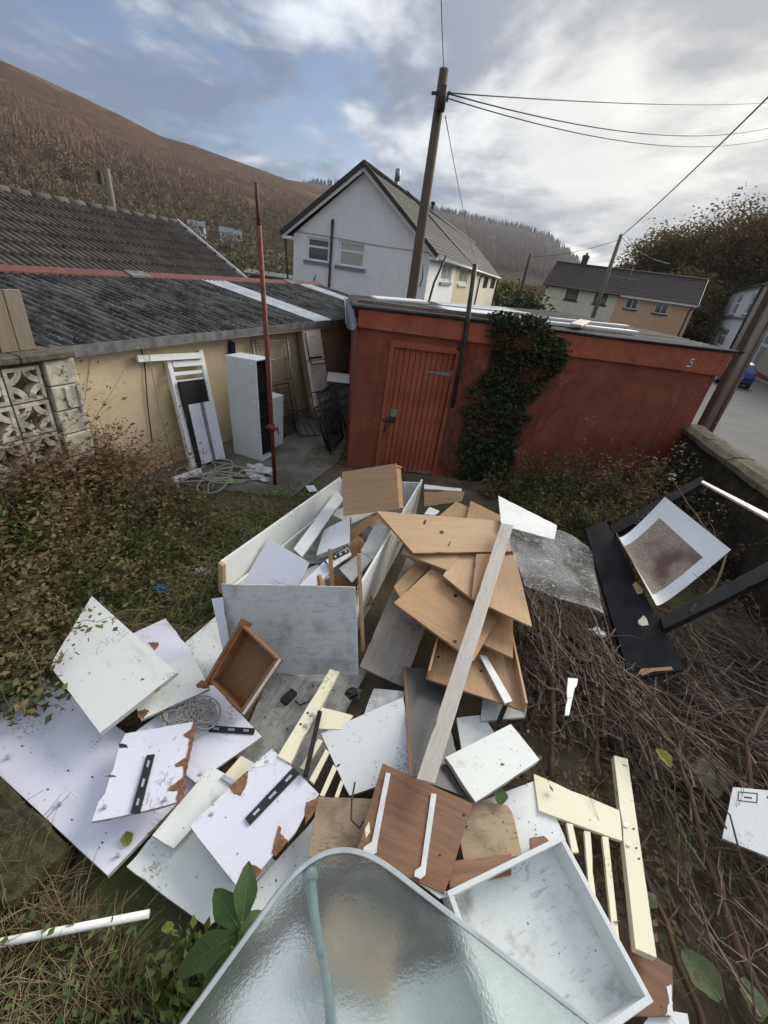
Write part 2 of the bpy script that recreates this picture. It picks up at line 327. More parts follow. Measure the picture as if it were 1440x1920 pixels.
def grid_obj(name, xs, ys, zf, m, smooth=True):
    V = [(x, y, zf(x, y)) for y in ys for x in xs]; nx = len(xs)
    F = [(j*nx+i, j*nx+i+1, (j+1)*nx+i+1, (j+1)*nx+i) for j in range(len(ys)-1) for i in range(nx-1)]
    return put(name, np_mesh(name, V, F, smooth), m)
struct(grid_obj('ground', [-4500, -800, -200, -60, -20, -6, 0, 4, 8, 20, 60, 200, 800, 4500], [-60, -5, 0, 9, 15, 21, 27, 31.5, 36, 48, 60, 105, 150, 600, 5000], lambda x, y: gz(y), GROUND, False))
# uneven soil of the yard, raised in front of the far sheet
_nz = np.random.RandomState(3)
_wv = [(_nz.uniform(0.6, 5), _nz.uniform(0, 6.28), _nz.uniform(0, 6.28)) for _ in range(14)]
def wob(x, y):
    return sum(math.sin(f*(x*math.cos(a)+y*math.sin(a))+p)/f for f, a, p in _wv)*0.045
def soil_z(x, y):
    e = min(1.0, max(0.0, (x+5.5)/0.8), max(0.0, (4.25-x)/0.3), max(0.0, (y+0.9)/0.3), max(0.0, (5.65-y+0.16*x)/0.4))
    left = max(0.0, min(1.0, (-2.3-x)/2.0))*max(0.0, min(1.0, (4.2-y)/1.5))
    pad = max(0.0, min(1.0, (y-4.5-0.2*(x+1.2))/0.3)) if x < -0.6 else 0.0
    return (0.02 + max(-0.03, wob(x, y)) + 0.30*left)*e*(1-pad) - 0.03*(1-e*(1-pad))
struct(grid_obj('garden_soil', list(np.linspace(-5.6, 4.3, 110)), list(np.linspace(-1.0, 6.4, 84)), soil_z, GROUND))
# concrete path beside the outbuilding
CONC = mat('stained_concrete', (0.19, 0.175, 0.145), (0.095, 0.085, 0.066), 2.6, 0.9, 0.5, 30, co='World', lo=0.3, hi=0.7)
mb = MB(); mb.prism([(-3.05, 4.55), (-1.22, 4.62), (-0.82, 5.95), (-0.72, 12), (-1.2, 12), (-3.0, 6.2), (-3.3, 5.0)], -0.02, 0.028)
struct(mb.build('concrete_path', CONC, fix=True))

# road, far pavement and kerb
ASPH = mat('worn_asphalt', (0.072, 0.072, 0.070), (0.050, 0.050, 0.049), 1.2, 0.85, 0.4, 60, co='World')
PAVE = mat('grey_pavement', (0.16, 0.155, 0.145), (0.12, 0.115, 0.11), 2, 0.9, 0.3, 30, co='World')
RL = [(-10, 4.9), (4.5, 4.95), (9, 5.35), (20, 9.0), (27, 12.2), (36, 16.5), (60, 27)]
RR = [(-10, 14.5), (4.5, 15.5), (9, 16.6), (20, 20.3), (27, 23.2), (36, 27.4), (60, 38.4)]
def strip(name, A, B, dz, m, h=0.0):
    V = []; F = []
    for (y, xa), (_, xb) in zip(A, B): V += [(xa, y, gz(y)+dz), (xb, y, gz(y)+dz)] + ([(xa, y, gz(y)-0.05)] if h else [])
    k = 3 if h else 2
    for i in range(len(A)-1):
        F.append((k*i, k*i+1, k*i+k+1, k*i+k))
        if h: F.append((k*i+2, k*i, k*i+k, k*i+k+2))
    return struct(put(name, np_mesh(name, V, F), m))
strip('road', RL, RR, 0.012, ASPH)
RP = [(y, x+0.14) for y, x in RR]
strip('kerb', RR, RP, 0.12, mat('concrete_kerb', (0.22, 0.215, 0.20), (0.17, 0.165, 0.155), 6, 0.9, 0.2), 1)
strip('pavement', RP, [(y, x+2.6) for y, x in RR], 0.117, PAVE)

# hills: real ridges far off, foot near the valley floor
def hill_mat(name, brown, wood, rock, tree):
    t = NT(name); C = t.co('World', rand=False); sep = t.N.new('ShaderNodeSeparateXYZ'); t.L.new(t.co('World'), sep.inputs[0])
    n1 = t.noise(0.010, 6, 0.6, C); n2 = t.noise(0.11, 6, 0.75, C); n3 = t.noise(0.035, 6, 0.65, C)
    up = t.rng(t.math('ADD', sep.outputs[2], t.math('MULTIPLY', t.math('SUBTRACT', n1, 0.5), 90.0)), 18, 62)
    k = t.mix(up, wood, brown); k = t.mix(t.rng(n2, 0.40, 0.66), k, tuple(x*0.55 for x in wood)); k = t.mix(t.math('MULTIPLY', t.rng(t.noise(0.018, 7, 0.7, t.co('World', (1, 1, 2.5))), 0.46, 0.60), 0.65), k, (0.075, 0.062, 0.042)); k = t.mix(t.math('MULTIPLY', t.rng(t.noise(0.012, 5, 0.6, t.co('World', (1, 1, 1), (300, 100, 0))), 0.56, 0.64), 0.7), k, (0.20, 0.145, 0.085)); k = t.mix(t.rng(n3, 0.58, 0.70), k, tree)
    k = t.mix(t.math('MULTIPLY', t.rng(n3, 0.30, 0.40, 1, 0), t.rng(t.noise(0.02, 3, 0.5, C), 0.52, 0.58)), k, rock)
    t.set('Base Color', k).set('Roughness', 1.0).set('Specular IOR Level', 0.0); t.bump(t.noise(0.2, 6, 0.75, C), 1.0, 4.0); return t.m
HILL = hill_mat('bracken_hillside', (0.150, 0.086, 0.056), (0.115, 0.084, 0.056), (0.13, 0.125, 0.12), (0.135, 0.082, 0.056))
HILL2 = hill_mat('wooded_hillside', (0.135, 0.105, 0.082), (0.115, 0.094, 0.068), (0.11, 0.1, 0.095), (0.08, 0.078, 0.055))
def interp(tab, a, j):
    if a <= tab[0][0]: return tab[0][j]
    for p, q in zip(tab, tab[1:]):
        if a <= q[0]: return p[j] + (q[j]-p[j])*(a-p[0])/(q[0]-p[0])
    return tab[-1][j]
class Hill:
    def __init__(s, tab, foot, zf, seed): s.tab = tab; s.foot = foot; s.zf = zf; s.rs = np.random.RandomState(seed); s.w = [(s.rs.uniform(0.004, 0.06), s.rs.uniform(0, 6.28), s.rs.uniform(0, 6.28)) for _ in range(20)]
    def pt(s, az, t):
        el = interp(s.tab, az, 1); Rr = interp(s.tab, az, 2); zr = 2.7 + el*Rr; r = s.foot + (Rr-s.foot)*t
        z = s.zf + (zr-s.zf)*(t**1.12 if t <= 1 else 1-(t-1)*1.2)
        x, y = r*math.sin(R(az)), r*math.cos(R(az))
        if 0 < t < 1: z += sum(math.sin(f*(x*math.cos(a)+y*math.sin(a))+p)*0.05/f**0.75 for f, a, p in s.w)*min(1, t*3)*min(1, (1-t)*3)
        return (x, y, z)
    def mesh(s, name, a0, a1, na, nt, m):
        A = np.linspace(a0, a1, na); Tt = list(np.linspace(0, 1, nt)) + [1.08, 1.3]
        V = [s.pt(a, t) for t in Tt for a in A]; n = na
        F = [(j*n+i, j*n+i+1, (j+1)*n+i+1, (j+1)*n+i) for j in range(len(Tt)-1) for i in range(n-1)]
        return struct(put(name, np_mesh(name, V, F, True), m))
LH = Hill([(-80, .15, 620), (-60, .17, 640), (-40.6, .1798, 680), (-38.7, .1804, 690), (-36.2, .1738, 700), (-33.6, .165, 720), (-30.7, .155, 745), (-27.5, .1401, 770), (-24.7, .1378, 800), (-22.3, .1326, 830), (-18.7, .1247, 870), (-15.5, .1167, 920), (-12.1, .1116, 980), (-9.2, .1041, 1050), (-6, .085, 1100), (0, .05, 1100), (6, .01, 1100)], 130, -7, 1)
FH = Hill([(-22, .10, 1500), (-15.5, .1167, 1500), (-12.1, .1184, 1520), (-9.3, .1231, 1540), (-6.3, .1211, 1560), (-2.7, .1143, 1580), (.9, .1078, 1600), (3.9, .1055, 1620), (7, .1004, 1640), (9.3, .0989, 1660), (11.7, .0949, 1680), (13.6, .088, 1690), (14.9, .0776, 1700), (16.3, .0646, 1700), (17.5, .0538, 1700), (19, .0415, 1700), (24, .02, 1700), (30, .01, 1700)], 420, -8, 2)
LH.mesh('hill', -80, 6, 180, 70, HILL); FH.mesh('hill', -22, 30, 140, 60, HILL2)
RH = Hill([(12, .005, 140), (19, .02, 140), (21, .04, 135), (24, .075, 130), (27, .105, 125), (32, .115, 120), (45, .12, 120), (70, .12, 120), (95, .1, 120)], 78, -3, 5)
RH.mesh('hill', 12, 95, 90, 30, HILL2)

# woods on the far slopes: masses of bare trees, and a fringe of conifers along the far skyline
def wood_mass(name, H, n, a0, a1, t0, t1, hh, m, label, conifer=False, seed=0, tpow=1.0, slim=0.30):
    rs = np.random.RandomState(seed); V = []; F = []
    for i in range(n):
        az = rs.uniform(a0, a1); t = t0 + (t1-t0)*rs.uniform(0, 1)**tpow; x, y, z = H.pt(az, t); h = rs.uniform(*hh); w = h*(0.16 if conifer else slim)*rs.uniform(0.5, 1.5); o = len(V); k = 5; ph = rs.uniform(0, 6)
        lv = [(0.0, 0.9), (0.45, 0.6), (1.0, 0.05)] if conifer else [(0.0, 0.7), (0.35, 1.0), (0.7, 0.6), (1.0, 0.08)]
        for f, g in lv:
            for j in range(k):
                a = ph+2*math.pi*j/k; q = w*g*rs.uniform(0.45, 1.5); V.append((x+q*math.cos(a), y+q*math.sin(a), z-0.5+h*f*rs.uniform(0.8, 1.15)))
        for l in range(len(lv)-1):
            for j in range(k): F.append((o+l*k+j, o+l*k+(j+1) % k, o+(l+1)*k+(j+1) % k, o+(l+1)*k+j))
    o = put(name, np_mesh(name, V, F, True), m); tag(o, label, 'trees', kind='stuff'); return o
def wood_far_mat(name, a, b, c):
    t = NT(name); C = t.co('World'); k = t.mix(t.rng(t.noise(0.06, 5, 0.7, C), 0.35, 0.65), a, b); k = t.mix(t.rng(t.noise(0.5, 4, 0.7, C), 0.5, 0.7), k, c)
    t.set('Base Color', k).set('Roughness', 1.0).set('Specular IOR Level', 0.0); return t.m
WF1 = wood_far_mat('bare_woodland', (0.235, 0.165, 0.125), (0.255, 0.160, 0.115), (0.185, 0.140, 0.108))
WF2 = wood_far_mat('hazy_woodland', (0.22, 0.18, 0.145), (0.24, 0.185, 0.145), (0.17, 0.145, 0.12))
WFG = wood_far_mat('valley_trees', (0.165, 0.145, 0.092), (0.185, 0.150, 0.100), (0.13, 0.115, 0.075))
WFC = wood_far_mat('conifers', (0.035, 0.042, 0.030), (0.045, 0.050, 0.036), (0.025, 0.03, 0.022))
def brush_mass(name, H, n, a0, a1, t0, t1, hh, m, label, seed, blades=7, wd=0.45):
    """bare trees: each a sheaf of thin upward blades, fanned like twigs"""
    rs = np.random.RandomState(seed); az = rs.uniform(a0, a1, n); t = t0+(t1-t0)*rs.beta(1.2, 1.5, n); B_ = np.array([H.pt(a, q) for a, q in zip(az, t)]); k = blades
    h = rs.uniform(hh[0], hh[1], n)*(0.6+0.8*rs.rand(n)**2); B_ = np.repeat(B_, k, 0); h = np.repeat(h, k); a = rs.uniform(0, 6.28, n*k); lean = rs.uniform(0.05, 0.55, n*k)
    top = B_+np.stack([np.cos(a)*lean*h*0.6, np.sin(a)*lean*h*0.6, h*rs.uniform(0.6, 1.05, n*k)], 1); b0 = B_+np.stack([np.cos(a), np.sin(a), np.zeros(n*k)], 1)*h[:, None]*0.05; b0[:, 2] += h*rs.uniform(-0.05, 0.35, n*k)
    kp = np.repeat((np.sin(az*1.7+t*19)+np.sin(az*0.63-t*31+1.0)+0.8*np.sin(az*4.1+t*7)+rs.uniform(-1.3, 1.3, n)) > -0.35, k)
    s_ = np.stack([-np.sin(a), np.cos(a), np.zeros(n*k)], 1)*(wd*rs.uniform(0.5, 1.3, n*k))[:, None]; V = np.stack([b0-s_*0.5, b0+s_*0.5, top+s_*0.35, top-s_*0.35], 1)[kp].reshape(-1, 3); F = np.arange(len(V)).reshape(-1, 4)
    o = put(name, np_mesh(name, V, F), m); tag(o, label, 'trees', kind='stuff'); return o
def crown_mass(name, H, n, a0, a1, t0, t1, hh, m, label, seed, k=120):
    """rounded leafy crowns: clouds of leaf clumps round each tree's centre"""
    rs = np.random.RandomState(seed); az = rs.uniform(a0, a1, n); t = t0+(t1-t0)*rs.rand(n)**1.3; B_ = np.array([H.pt(a, q) for a, q in zip(az, t)]); h = rs.uniform(hh[0], hh[1], n)
    C = np.repeat(B_, k, 0); hr = np.repeat(h, k); d = rs.normal(size=(n*k, 3)); d /= np.linalg.norm(d, axis=1)[:, None]; d *= (rs.rand(n*k)**0.4)[:, None]; P = C+d*np.stack([hr*0.42, hr*0.42, hr*0.5], 1); P[:, 2] += hr*0.5
    u = rs.normal(size=(n*k, 3)); u /= np.linalg.norm(u, axis=1)[:, None]; w = np.cross(u, rs.normal(size=(n*k, 3))); w /= np.linalg.norm(w, axis=1)[:, None]; sz = (hr*rs.uniform(0.03, 0.085, n*k))[:, None]
    V = np.stack([P-u*sz, P+w*sz*0.7, P+u*sz, P-w*sz*0.7], 1).reshape(-1, 3); F = np.arange(4*n*k).reshape(-1, 4); o = put(name, np_mesh(name, V, F), m); tag(o, label, 'trees', kind='stuff'); return o
brush_mass('hillside_wood', LH, 16000, -46, 4, 0.14, 0.68, (1.8, 4.6), WF1, 'brown leafless woodland covering the near hillside', 11, 6, 0.36)
crown_mass('valley_wood', LH, 800, -46, -6, 0.0, 0.26, (3, 7.5), WFG, 'olive green trees along the foot of the near hill', 12)
brush_mass('hillside_wood', FH, 15000, -14, 19, 0.15, 0.94, (8, 15), WF2, 'greyish brown woodland on the distant hill beyond the houses', 13, 5, 1.4)
wood_mass('conifer_fringe', FH, 650, -13, 17, 0.965, 1.0, (11, 19), WFC, 'dark conifers lining the skyline of the distant hill', True, seed=14)
# ---------------------------------------------------------------- building helpers
def wall_holes(x0, x1, z0, z1, holes, y0, y1):
    """front wall in the local xz plane with rectangular openings"""
    mb = MB(); xs = sorted({x0, x1, *[h[0] for h in holes], *[h[1] for h in holes]}); zs = sorted({z0, z1, *[h[2] for h in holes], *[h[3] for h in holes]})
    for a, b in zip(xs, xs[1:]):
        run = None
        for c_, d in zip(zs, zs[1:]):
            cx, cz = (a+b)/2, (c_+d)/2
            if any(h[0] < cx < h[1] and h[2] < cz < h[3] for h in holes):
                if run: mb.span((a, y0, run[0]), (b, y1, run[1])); run = None
            else: run = (run[0], d) if run else (c_, d)
        if run: mb.span((a, y0, run[0]), (b, y1, run[1]))
    return mb
def window(parent, x0, x1, z0, z1, y, fm=PVC, panes=None, pm=PANE, sill=SILL, fw=0.07, rec=0.08, M=None, sillw=0.12):
    """window part: frame mesh with sub-parts pane and sill; panes are rectangles in 0..1"""
    panes = panes or [(0, 1, 0, 1)]
    mb = MB(); yf = y + rec; W, H_ = x1-x0, z1-z0
    mb.span((x0, yf, z0), (x0+fw, yf+0.06, z1)); mb.span((x1-fw, yf, z0), (x1, yf+0.06, z1))
    mb.span((x0+fw, yf, z0), (x1-fw, yf+0.06, z0+fw)); mb.span((x0+fw, yf, z1-fw), (x1-fw, yf+0.06, z1))
    for (a, b, c_, d) in panes:
        if b < 1: mb.span((x0+W*b-fw*0.4, yf+0.003, z0+fw), (x0+W*b+fw*0.4, yf+0.063, z1-fw))
        if d < 1: mb.span((x0+W*a+fw*0.5, yf+0.005, z0+H_*d-fw*0.5), (x0+W*b-fw*0.5, yf+0.065, z0+H_*d+fw*0.5))
    w = mb.build('window', fm, parent)
    for i, (a, b, c_, d) in enumerate(panes):
        p = MB(); p.span((x0+W*a+0.02, yf+0.032, z0+H_*c_+0.02), (x0+W*b-0.02, yf+0.042, z0+H_*d-0.02)); p.build('pane', pm[i % len(pm)] if isinstance(pm, list) else pm, w)
    if sill: s = MB(); s.span((x0-sillw, y-0.09, z0-0.13), (x1+sillw, y+rec, z0-0.002)); s.build('sill', sill, w)
    return w
def corrugated(name, x0, x1, y0, y1, za, zb, parent, m, pitch=0.13, amp=0.026, th=0.008, n=8, along='y', jit=0.0):
    """sheet whose waves run along local y, height za at y0 and zb at y1"""
    k = max(2, int(round((x1-x0)/pitch*n))); mb = MB(); V = []; ys = np.linspace(y0, y1, 4)
    for y in ys:
        z0_ = za + (zb-za)*(y-y0)/(y1-y0)
        for i in range(k+1): x = x0 + (x1-x0)*i/k; V.append((x, y, z0_ + amp*math.sin(2*math.pi*x/pitch) + jit*math.sin(3*x+y)))
    m_ = k+1; nv = len(V); V += [(a, b, c_-th) for a, b, c_ in V]
    F = [(j*m_+i, j*m_+i+1, (j+1)*m_+i+1, (j+1)*m_+i) for j in range(3) for i in range(k)]
    F += [tuple(nv+q for q in reversed(f)) for f in F[:]]
    F += [(nv+i, nv+i+1, i+1, i) for i in range(k)] + [(3*m_+i, 3*m_+i+1, nv+3*m_+i+1, nv+3*m_+i) for i in range(k)]
    F += [(j*m_, (j+1)*m_, nv+(j+1)*m_, nv+j*m_) for j in range(3)] + [(nv+j*m_+k, nv+(j+1)*m_+k, (j+1)*m_+k, j*m_+k) for j in range(3)]
    mb.add(V, F, True); o = mb.build(name, m, parent)
    md = o.modifiers.new('edges', 'EDGE_SPLIT'); md.split_angle = R(50); return o
def course_roof(parent, x0, x1, ya, za, yb, zb, n, m, th=0.035, name='tile_course', seg=None):
    """roof slope of overlapping courses between eave (ya,za) and ridge (yb,zb)"""
    for i in range(n):
        f0, f1 = i/n, (i+1.18)/n; f1 = min(f1, 1.0)
        y0, z0, y1, z1 = ya+(yb-ya)*f0, za+(zb-za)*f0+th, ya+(yb-ya)*f1, za+(zb-za)*f1+0.004
        mb = MB(); P = [(x0, y0, z0), (x1, y0, z0), (x1, y1, z1), (x0, y1, z1)]; Q = [(a, b, c_-th) for a, b, c_ in P]
        mb.add(P+Q, [(0, 1, 2, 3), (7, 6, 5, 4), (0, 4, 5, 1), (1, 5, 6, 2), (2, 6, 7, 3), (3, 7, 4, 0)]); mb.build(name, m, parent, fix=True)

# ---------------------------------------------------------------- long outbuilding (local x along the wall, y into the building)
OB = empty('outbuilding', (-3.29, 4.07, 0), math.atan2(6.23, 2.0))
tag(OB, 'long low outbuilding with cream roughcast wall and corrugated fibre cement roof', 'outbuilding')
mb = MB(); mb.span((-3.2, 0, -0.1), (9.3, 0.22, 1.63)); mb.build('wall', CREAMWALL, OB)
mb = MB(); mb.span((9.08, 0.22, -1.0), (9.3, 2.6, 1.66)); mb.span((-3.2, 2.4, -0.5), (9.08, 2.6, 1.9)); mb.build('wall', CREAMWALL, OB)
g = MB(); prof = [(-0.17, 1.585), (-0.17, 1.69), (-0.155, 1.69), (-0.15, 1.60), (-0.03, 1.60), (-0.03, 1.585)]
g.add([(x, y, z+0.004*math.sin(x*2)) for x in np.linspace(-0.2, 9.3, 24) for y, z in prof], [(i*6+j, (i+1)*6+j, (i+1)*6+(j+1) % 6, i*6+(j+1) % 6) for i in range(23) for j in range(6)])
g.build('gutter', GUTTER, OB, fix=True)
xs = [-3.2, -2.2, -1.2, -0.2, 0.85, 1.85, 2.85, 3.75, 4.55, 5.15, 6.15, 7.15, 8.1, 8.62, 9.35]
for i, (a, b) in enumerate(zip(xs, xs[1:])):
    cl = i in (8, 12); dz = 0.012 if cl else (0.0 if i % 2 else 0.005)
    corrugated('roof_sheet', a-0.03, b+0.03, -0.13, 2.62, 1.665+dz, 2.035+dz, OB, CLEARSHEET if cl else ASB, pitch=0.125, amp=0.024)
FLASH = mat('faded_red_flashing', (0.155, 0.052, 0.040), (0.10, 0.040, 0.033), 5, 0.7, 0.3); 
for i, (a, b) in enumerate([(-3.2, 0.2), (0.2, 2.95), (3.3, 6.2), (6.2, 7.6), (8.0, 9.4)]):
    mb = MB(); mb.add([(a, 2.42, 2.045), (b, 2.42, 2.045), (b, 2.60, 2.10), (a, 2.60, 2.10), (a, 2.75, 2.06), (b, 2.75, 2.06), (a, 2.42, 2.02), (b, 2.42, 2.02), (b, 2.75, 1.95), (a, 2.75, 1.95)], [(0, 1, 2, 3), (3, 2, 5, 4), (6, 7, 1, 0), (4, 5, 8, 9), (6, 9, 8, 7), (0, 3, 4, 9, 6), (1, 7, 8, 5, 2)]); mb.build('ridge_flashing', FLASH, OB, fix=True)
for a, b in ((2.93, 3.32), (7.58, 8.02)):
    mb = MB(); mb.add([(a, 2.38, 2.055), (b, 2.38, 2.055), (b, 2.60, 2.115), (a, 2.60, 2.115), (a, 2.76, 2.07), (b, 2.76, 2.07), (a, 2.38, 2.03), (b, 2.38, 2.03), (b, 2.76, 1.97), (a, 2.76, 1.97)], [(0, 1, 2, 3), (3, 2, 5, 4), (6, 7, 1, 0), (4, 5, 8, 9), (6, 9, 8, 7), (0, 3, 4, 9, 6), (1, 7, 8, 5, 2)]); mb.build('ridge_flashing', GUTTER, OB, fix=True)

# ---------------------------------------------------------------- bungalow roof behind it: every tile a part
BG = empty('bungalow', (-3.29, 4.07, 0), math.atan2(6.23, 2.0)); tag(BG, 'bungalow with brown concrete tiled roof behind the outbuilding', 'house')
x0, x1, ye, ze, yr, zr = 2.6, 9.75, 5.1, 1.62, 8.05, 3.10
mb = MB(); mb.span((x0+0.25, ye+0.3, -0.6), (x1-0.2, 2*yr-ye-0.3, ze)); 
for xa in (x0+0.25, x1-0.3):
    mb.add([(xa, ye+0.3, ze), (xa, 2*yr-ye-0.3, ze), (xa, yr, zr-0.12), (xa+0.1, ye+0.3, ze), (xa+0.1, 2*yr-ye-0.3, ze), (xa+0.1, yr, zr-0.12)], [(0, 1, 2), (5, 4, 3), (0, 2, 5, 3), (1, 4, 5, 2)])
mb.build('wall', render_mat('grey_bungalow_render', (0.26, 0.25, 0.23), (0.2, 0.19, 0.18), (0.15, 0.11, 0.08)), BG, fix=True)
ncol, nrow = 22, 8; tw = (x1-x0)/ncol; sl = math.hypot(yr-ye, zr-ze); tl = sl/nrow; ang = math.atan2(zr-ze, yr-ye)
V = []; prof = []
for i in range(17): u = i/16; prof.append((u*tw, 0.034*max(0, math.sin(u*2*math.pi*2))**0.8 if math.sin(u*4*math.pi) > 0 else -0.004))
for yv, zo in ((0, 0.030), (tl*1.14, -0.035)):
    for x, z in prof: V.append((x, yv, z+zo+0.03))
for x, z in prof: V.append((x, 0, z-0.0))
F = [(i, i+1, 18+i, 17+i) for i in range(16)] + [(34+i, 35+i, i+1, i) for i in range(16)]
tm = bpy.data.meshes.new('tile'); tm.from_pydata(V, [], F); tm.materials.append(TILE); tm.update()
for r_ in range(nrow):
    for k in range(ncol):
        o = bpy.data.objects.new('tile', tm); col.objects.link(o); o.parent = BG
        o.matrix_basis = Matrix.Translation((x0+k*tw, ye+(yr-ye)*r_/nrow+rnd.uniform(-.006, .006), ze+(zr-ze)*r_/nrow+rnd.uniform(-.003, .004))) @ Matrix.Rotation(ang-0.012, 4, 'X') @ Matrix.Rotation(rnd.uniform(-.004, .004), 4, 'Z')
mb = MB(); mb.add([(x0, ye, ze-0.03), (x1, ye, ze-0.03), (x1, yr, zr-0.03), (x0, yr, zr-0.03), (x1, 2*yr-ye, ze-0.03), (x0, 2*yr-ye, ze-0.03)], [(0, 1, 2, 3), (3, 2, 4, 5), (0, 5, 4, 1)]); mb.build('roof_deck', TILE3, BG)
for k in range(16):
    a = x0+(x1-x0)*k/16; mb = MB(); mb.tube([(a, yr, zr-0.02), (a+(x1-x0)/16+0.02, yr, zr-0.02+rnd.uniform(-.01, .01))], 0.105, 10); mb.build('ridge_tile', TILE, BG)
mb = MB(); mb.bar((x1+0.02, ye-0.05, ze), (x1+0.02, yr+0.02, zr+0.04), 0.03, 0.13); mb.build('bargeboard', PVC, BG)
mb = MB(); mb.bar((x0-0.03, ye-0.08, ze-0.02), (x0-0.03, yr+0.02, zr+0.02), 0.03, 0.2); mb.build('bargeboard', PVC, BG)

# ---------------------------------------------------------------- screen-block wall in front of the outbuilding's near end
LB = empty('screen_block_wall', (-3.29, 4.07, 0), math.atan2(6.23, 2.0)); tag(LB, 'lichen stained concrete wall of pierced screen blocks beside the cream wall', 'wall')
def lichen():
    t = NT('lichened_concrete_block'); C = t.co('Object'); k = t.mix(t.rng(t.noise(7, 6, 0.65, C), 0.4, 0.62), (0.58, 0.54, 0.43), (0.34, 0.32, 0.26)); k = t.mix(t.rng(t.noise(12, 7, 0.75, C), 0.53, 0.66), k, (0.05, 0.045, 0.038)); t.set('Base Color', k).set('Roughness', 0.95); t.bump(t.noise(35, 5, 0.7, C), 0.8, 0.012); return t.m
LIC = lichen()
def screen_block(s=0.29, d=0.10):
    mb = MB(); fr = 0.030
    mb.span((0, 0, 0), (fr, d, s)); mb.span((s-fr, 0, 0), (s, d, s)); mb.span((fr, 0, 0), (s-fr, d, fr)); mb.span((fr, 0, s-fr), (s-fr, d, s))
    for cx, cz, a0 in ((0, 0, 0), (s, 0, 90), (s, s, 180), (0, s, 270)):
        ri, ro, n = 0.335*s, 0.505*s, 8; V = []
        for i in range(n+1):
            a = R(a0+90*i/n)
            for rr in (ri, ro):
                for yy in (0.004, d-0.004): V.append((min(max(cx+rr*math.cos(a), 0.004), s-0.004), yy, min(max(cz+rr*math.sin(a), 0.004), s-0.004)))
        F = []
        for i in range(n): o = 4*i; F += [(o, o+4, o+6, o+2), (o+1, o+3, o+7, o+5), (o, o+1, o+5, o+4), (o+2, o+6, o+7, o+3)]
        mb.add(V, F)
    return mb
sm = screen_block().mesh('screen_block'); sm.materials.append(LIC)
bm = bmesh.new(); bm.from_mesh(sm); bmesh.ops.recalc_face_normals(bm, faces=bm.faces); bm.to_mesh(sm); bm.free()
for i in range(6):
    for j in range(4):
        o = put('screen_block', sm, LIC, LB); o.location = (-0.71-0.305*i+0.003*j, -0.24, 1.288-0.305*j)
for j in range(6):
    mb = MB(); mb.box((-0.255, -0.165, 1.50-0.232*j), (0.27, 0.21+0.006*(j % 2), 0.222)); mb.build('block', LIC, LB, bevel=0.008)
mb = MB(); mb.box((-0.26, -0.275, 1.27), (0.05, 0.03, 0.19)); mb.box((-0.15, -0.275, 1.27), (0.03, 0.02, 0.19)); mb.build('block', LIC, LB, bevel=0.006)
for i in range(5):
    mb = MB(); mb.box((-0.36-0.47*i, -0.17, 1.655), (0.466, 0.30, 0.065)); mb.build('coping_stone', mat('mossy_coping', (0.13, 0.115, 0.09), (0.075, 0.062, 0.048), 20, 0.95, 0.9, 60) if i == 0 else bpy.data.materials['mossy_coping'], LB, bevel=0.012)
WF = empty('timber_panel', (-3.29, 4.07, 0), math.atan2(6.23, 2.0)); tag(WF, 'weathered grey timber boards standing on the screen block wall', 'fence')
for i, (xa, h) in enumerate([(-0.355, 0.47), (-0.50, 0.46), (-0.645, 0.47), (-0.79, 0.5), (-0.935, 0.5)]):
    mb = MB(); mb.span((xa-0.132, -0.16-0.012*(i % 2), 1.69), (xa, -0.135-0.012*(i % 2), 1.69+h)); mb.build('plank', WOODGREY, WF, bevel=0.003)
mb = MB(); mb.span((-1.05, -0.13, 1.95), (-0.38, -0.09, 2.02)); mb.build('rail', WOODGREY, WF)

# ---------------------------------------------------------------- red shed
SH = empty('red_shed', (-0.66, 5.82, 0), math.atan2(.84, 5.18)); tag(SH, 'dark red painted masonry shed with plank door and flat corrugated roof', 'shed')
def red_mat(name, c1, c2, worn, amt, streak=(1, 1, 1), under=(0.30, 0.25, 0.22)):
    t = NT(name); C = t.co('Object', rand=False); Cs = t.co('Object', streak, rand=False); k = t.mix(t.rng(t.noise(2.2, 6, 0.65, C), 0.35, 0.65), c1, c2)
    k = t.mix(t.math('MULTIPLY', t.rng(t.noise(3.2, 8, 0.75, Cs), amt, amt+0.10), worn), k, under); k = t.mix(t.rng(t.noise(26, 5, 0.7, Cs), 0.66, 0.72, 0, 0.8), k, under); dr = t.rng(t.noise(2.6, 6, 0.7, t.co('Object', (5.0, 5.0, 0.28), (2.0, 1.0, 5.0), rand=False)), 0.52, 0.72); k = t.mix(t.math('MULTIPLY', dr, 0.5), k, tuple(x*0.45 for x in c2)); fl2 = t.math('MULTIPLY', t.rng(t.voro(7.0, Cs, 'DISTANCE_TO_EDGE'), 0.0, 0.02, 1, 0), t.rng(t.noise(1.7, 4, 0.6, C), 0.52, 0.62)); k = t.mix(t.math('MULTIPLY', fl2, 0.7), k, tuple(x*0.35 for x in c2)); ch = t.math('MULTIPLY', t.rng(t.noise(9.0, 8, 0.8, C), 0.60, 0.63), t.rng(t.noise(0.9, 3, 0.5, C), 0.46, 0.56)); k = t.mix(t.math('MULTIPLY', ch, 0.75), k, under)
    t.set('Base Color', k).set('Roughness', 0.75).set('Specular IOR Level', 0.25); t.bump(t.noise(30, 5, 0.7, C), 0.35, 0.01); return t.m
REDW = red_mat('oxblood_masonry_paint', (0.255, 0.070, 0.044), (0.185, 0.048, 0.032), 0.75, 0.545, under=(0.26, 0.125, 0.095))
REDD = red_mat('faded_red_door_paint', (0.36, 0.098, 0.054), (0.28, 0.072, 0.041), 0.7, 0.62, (6, 6, 1.0), (0.19, 0.15, 0.12))
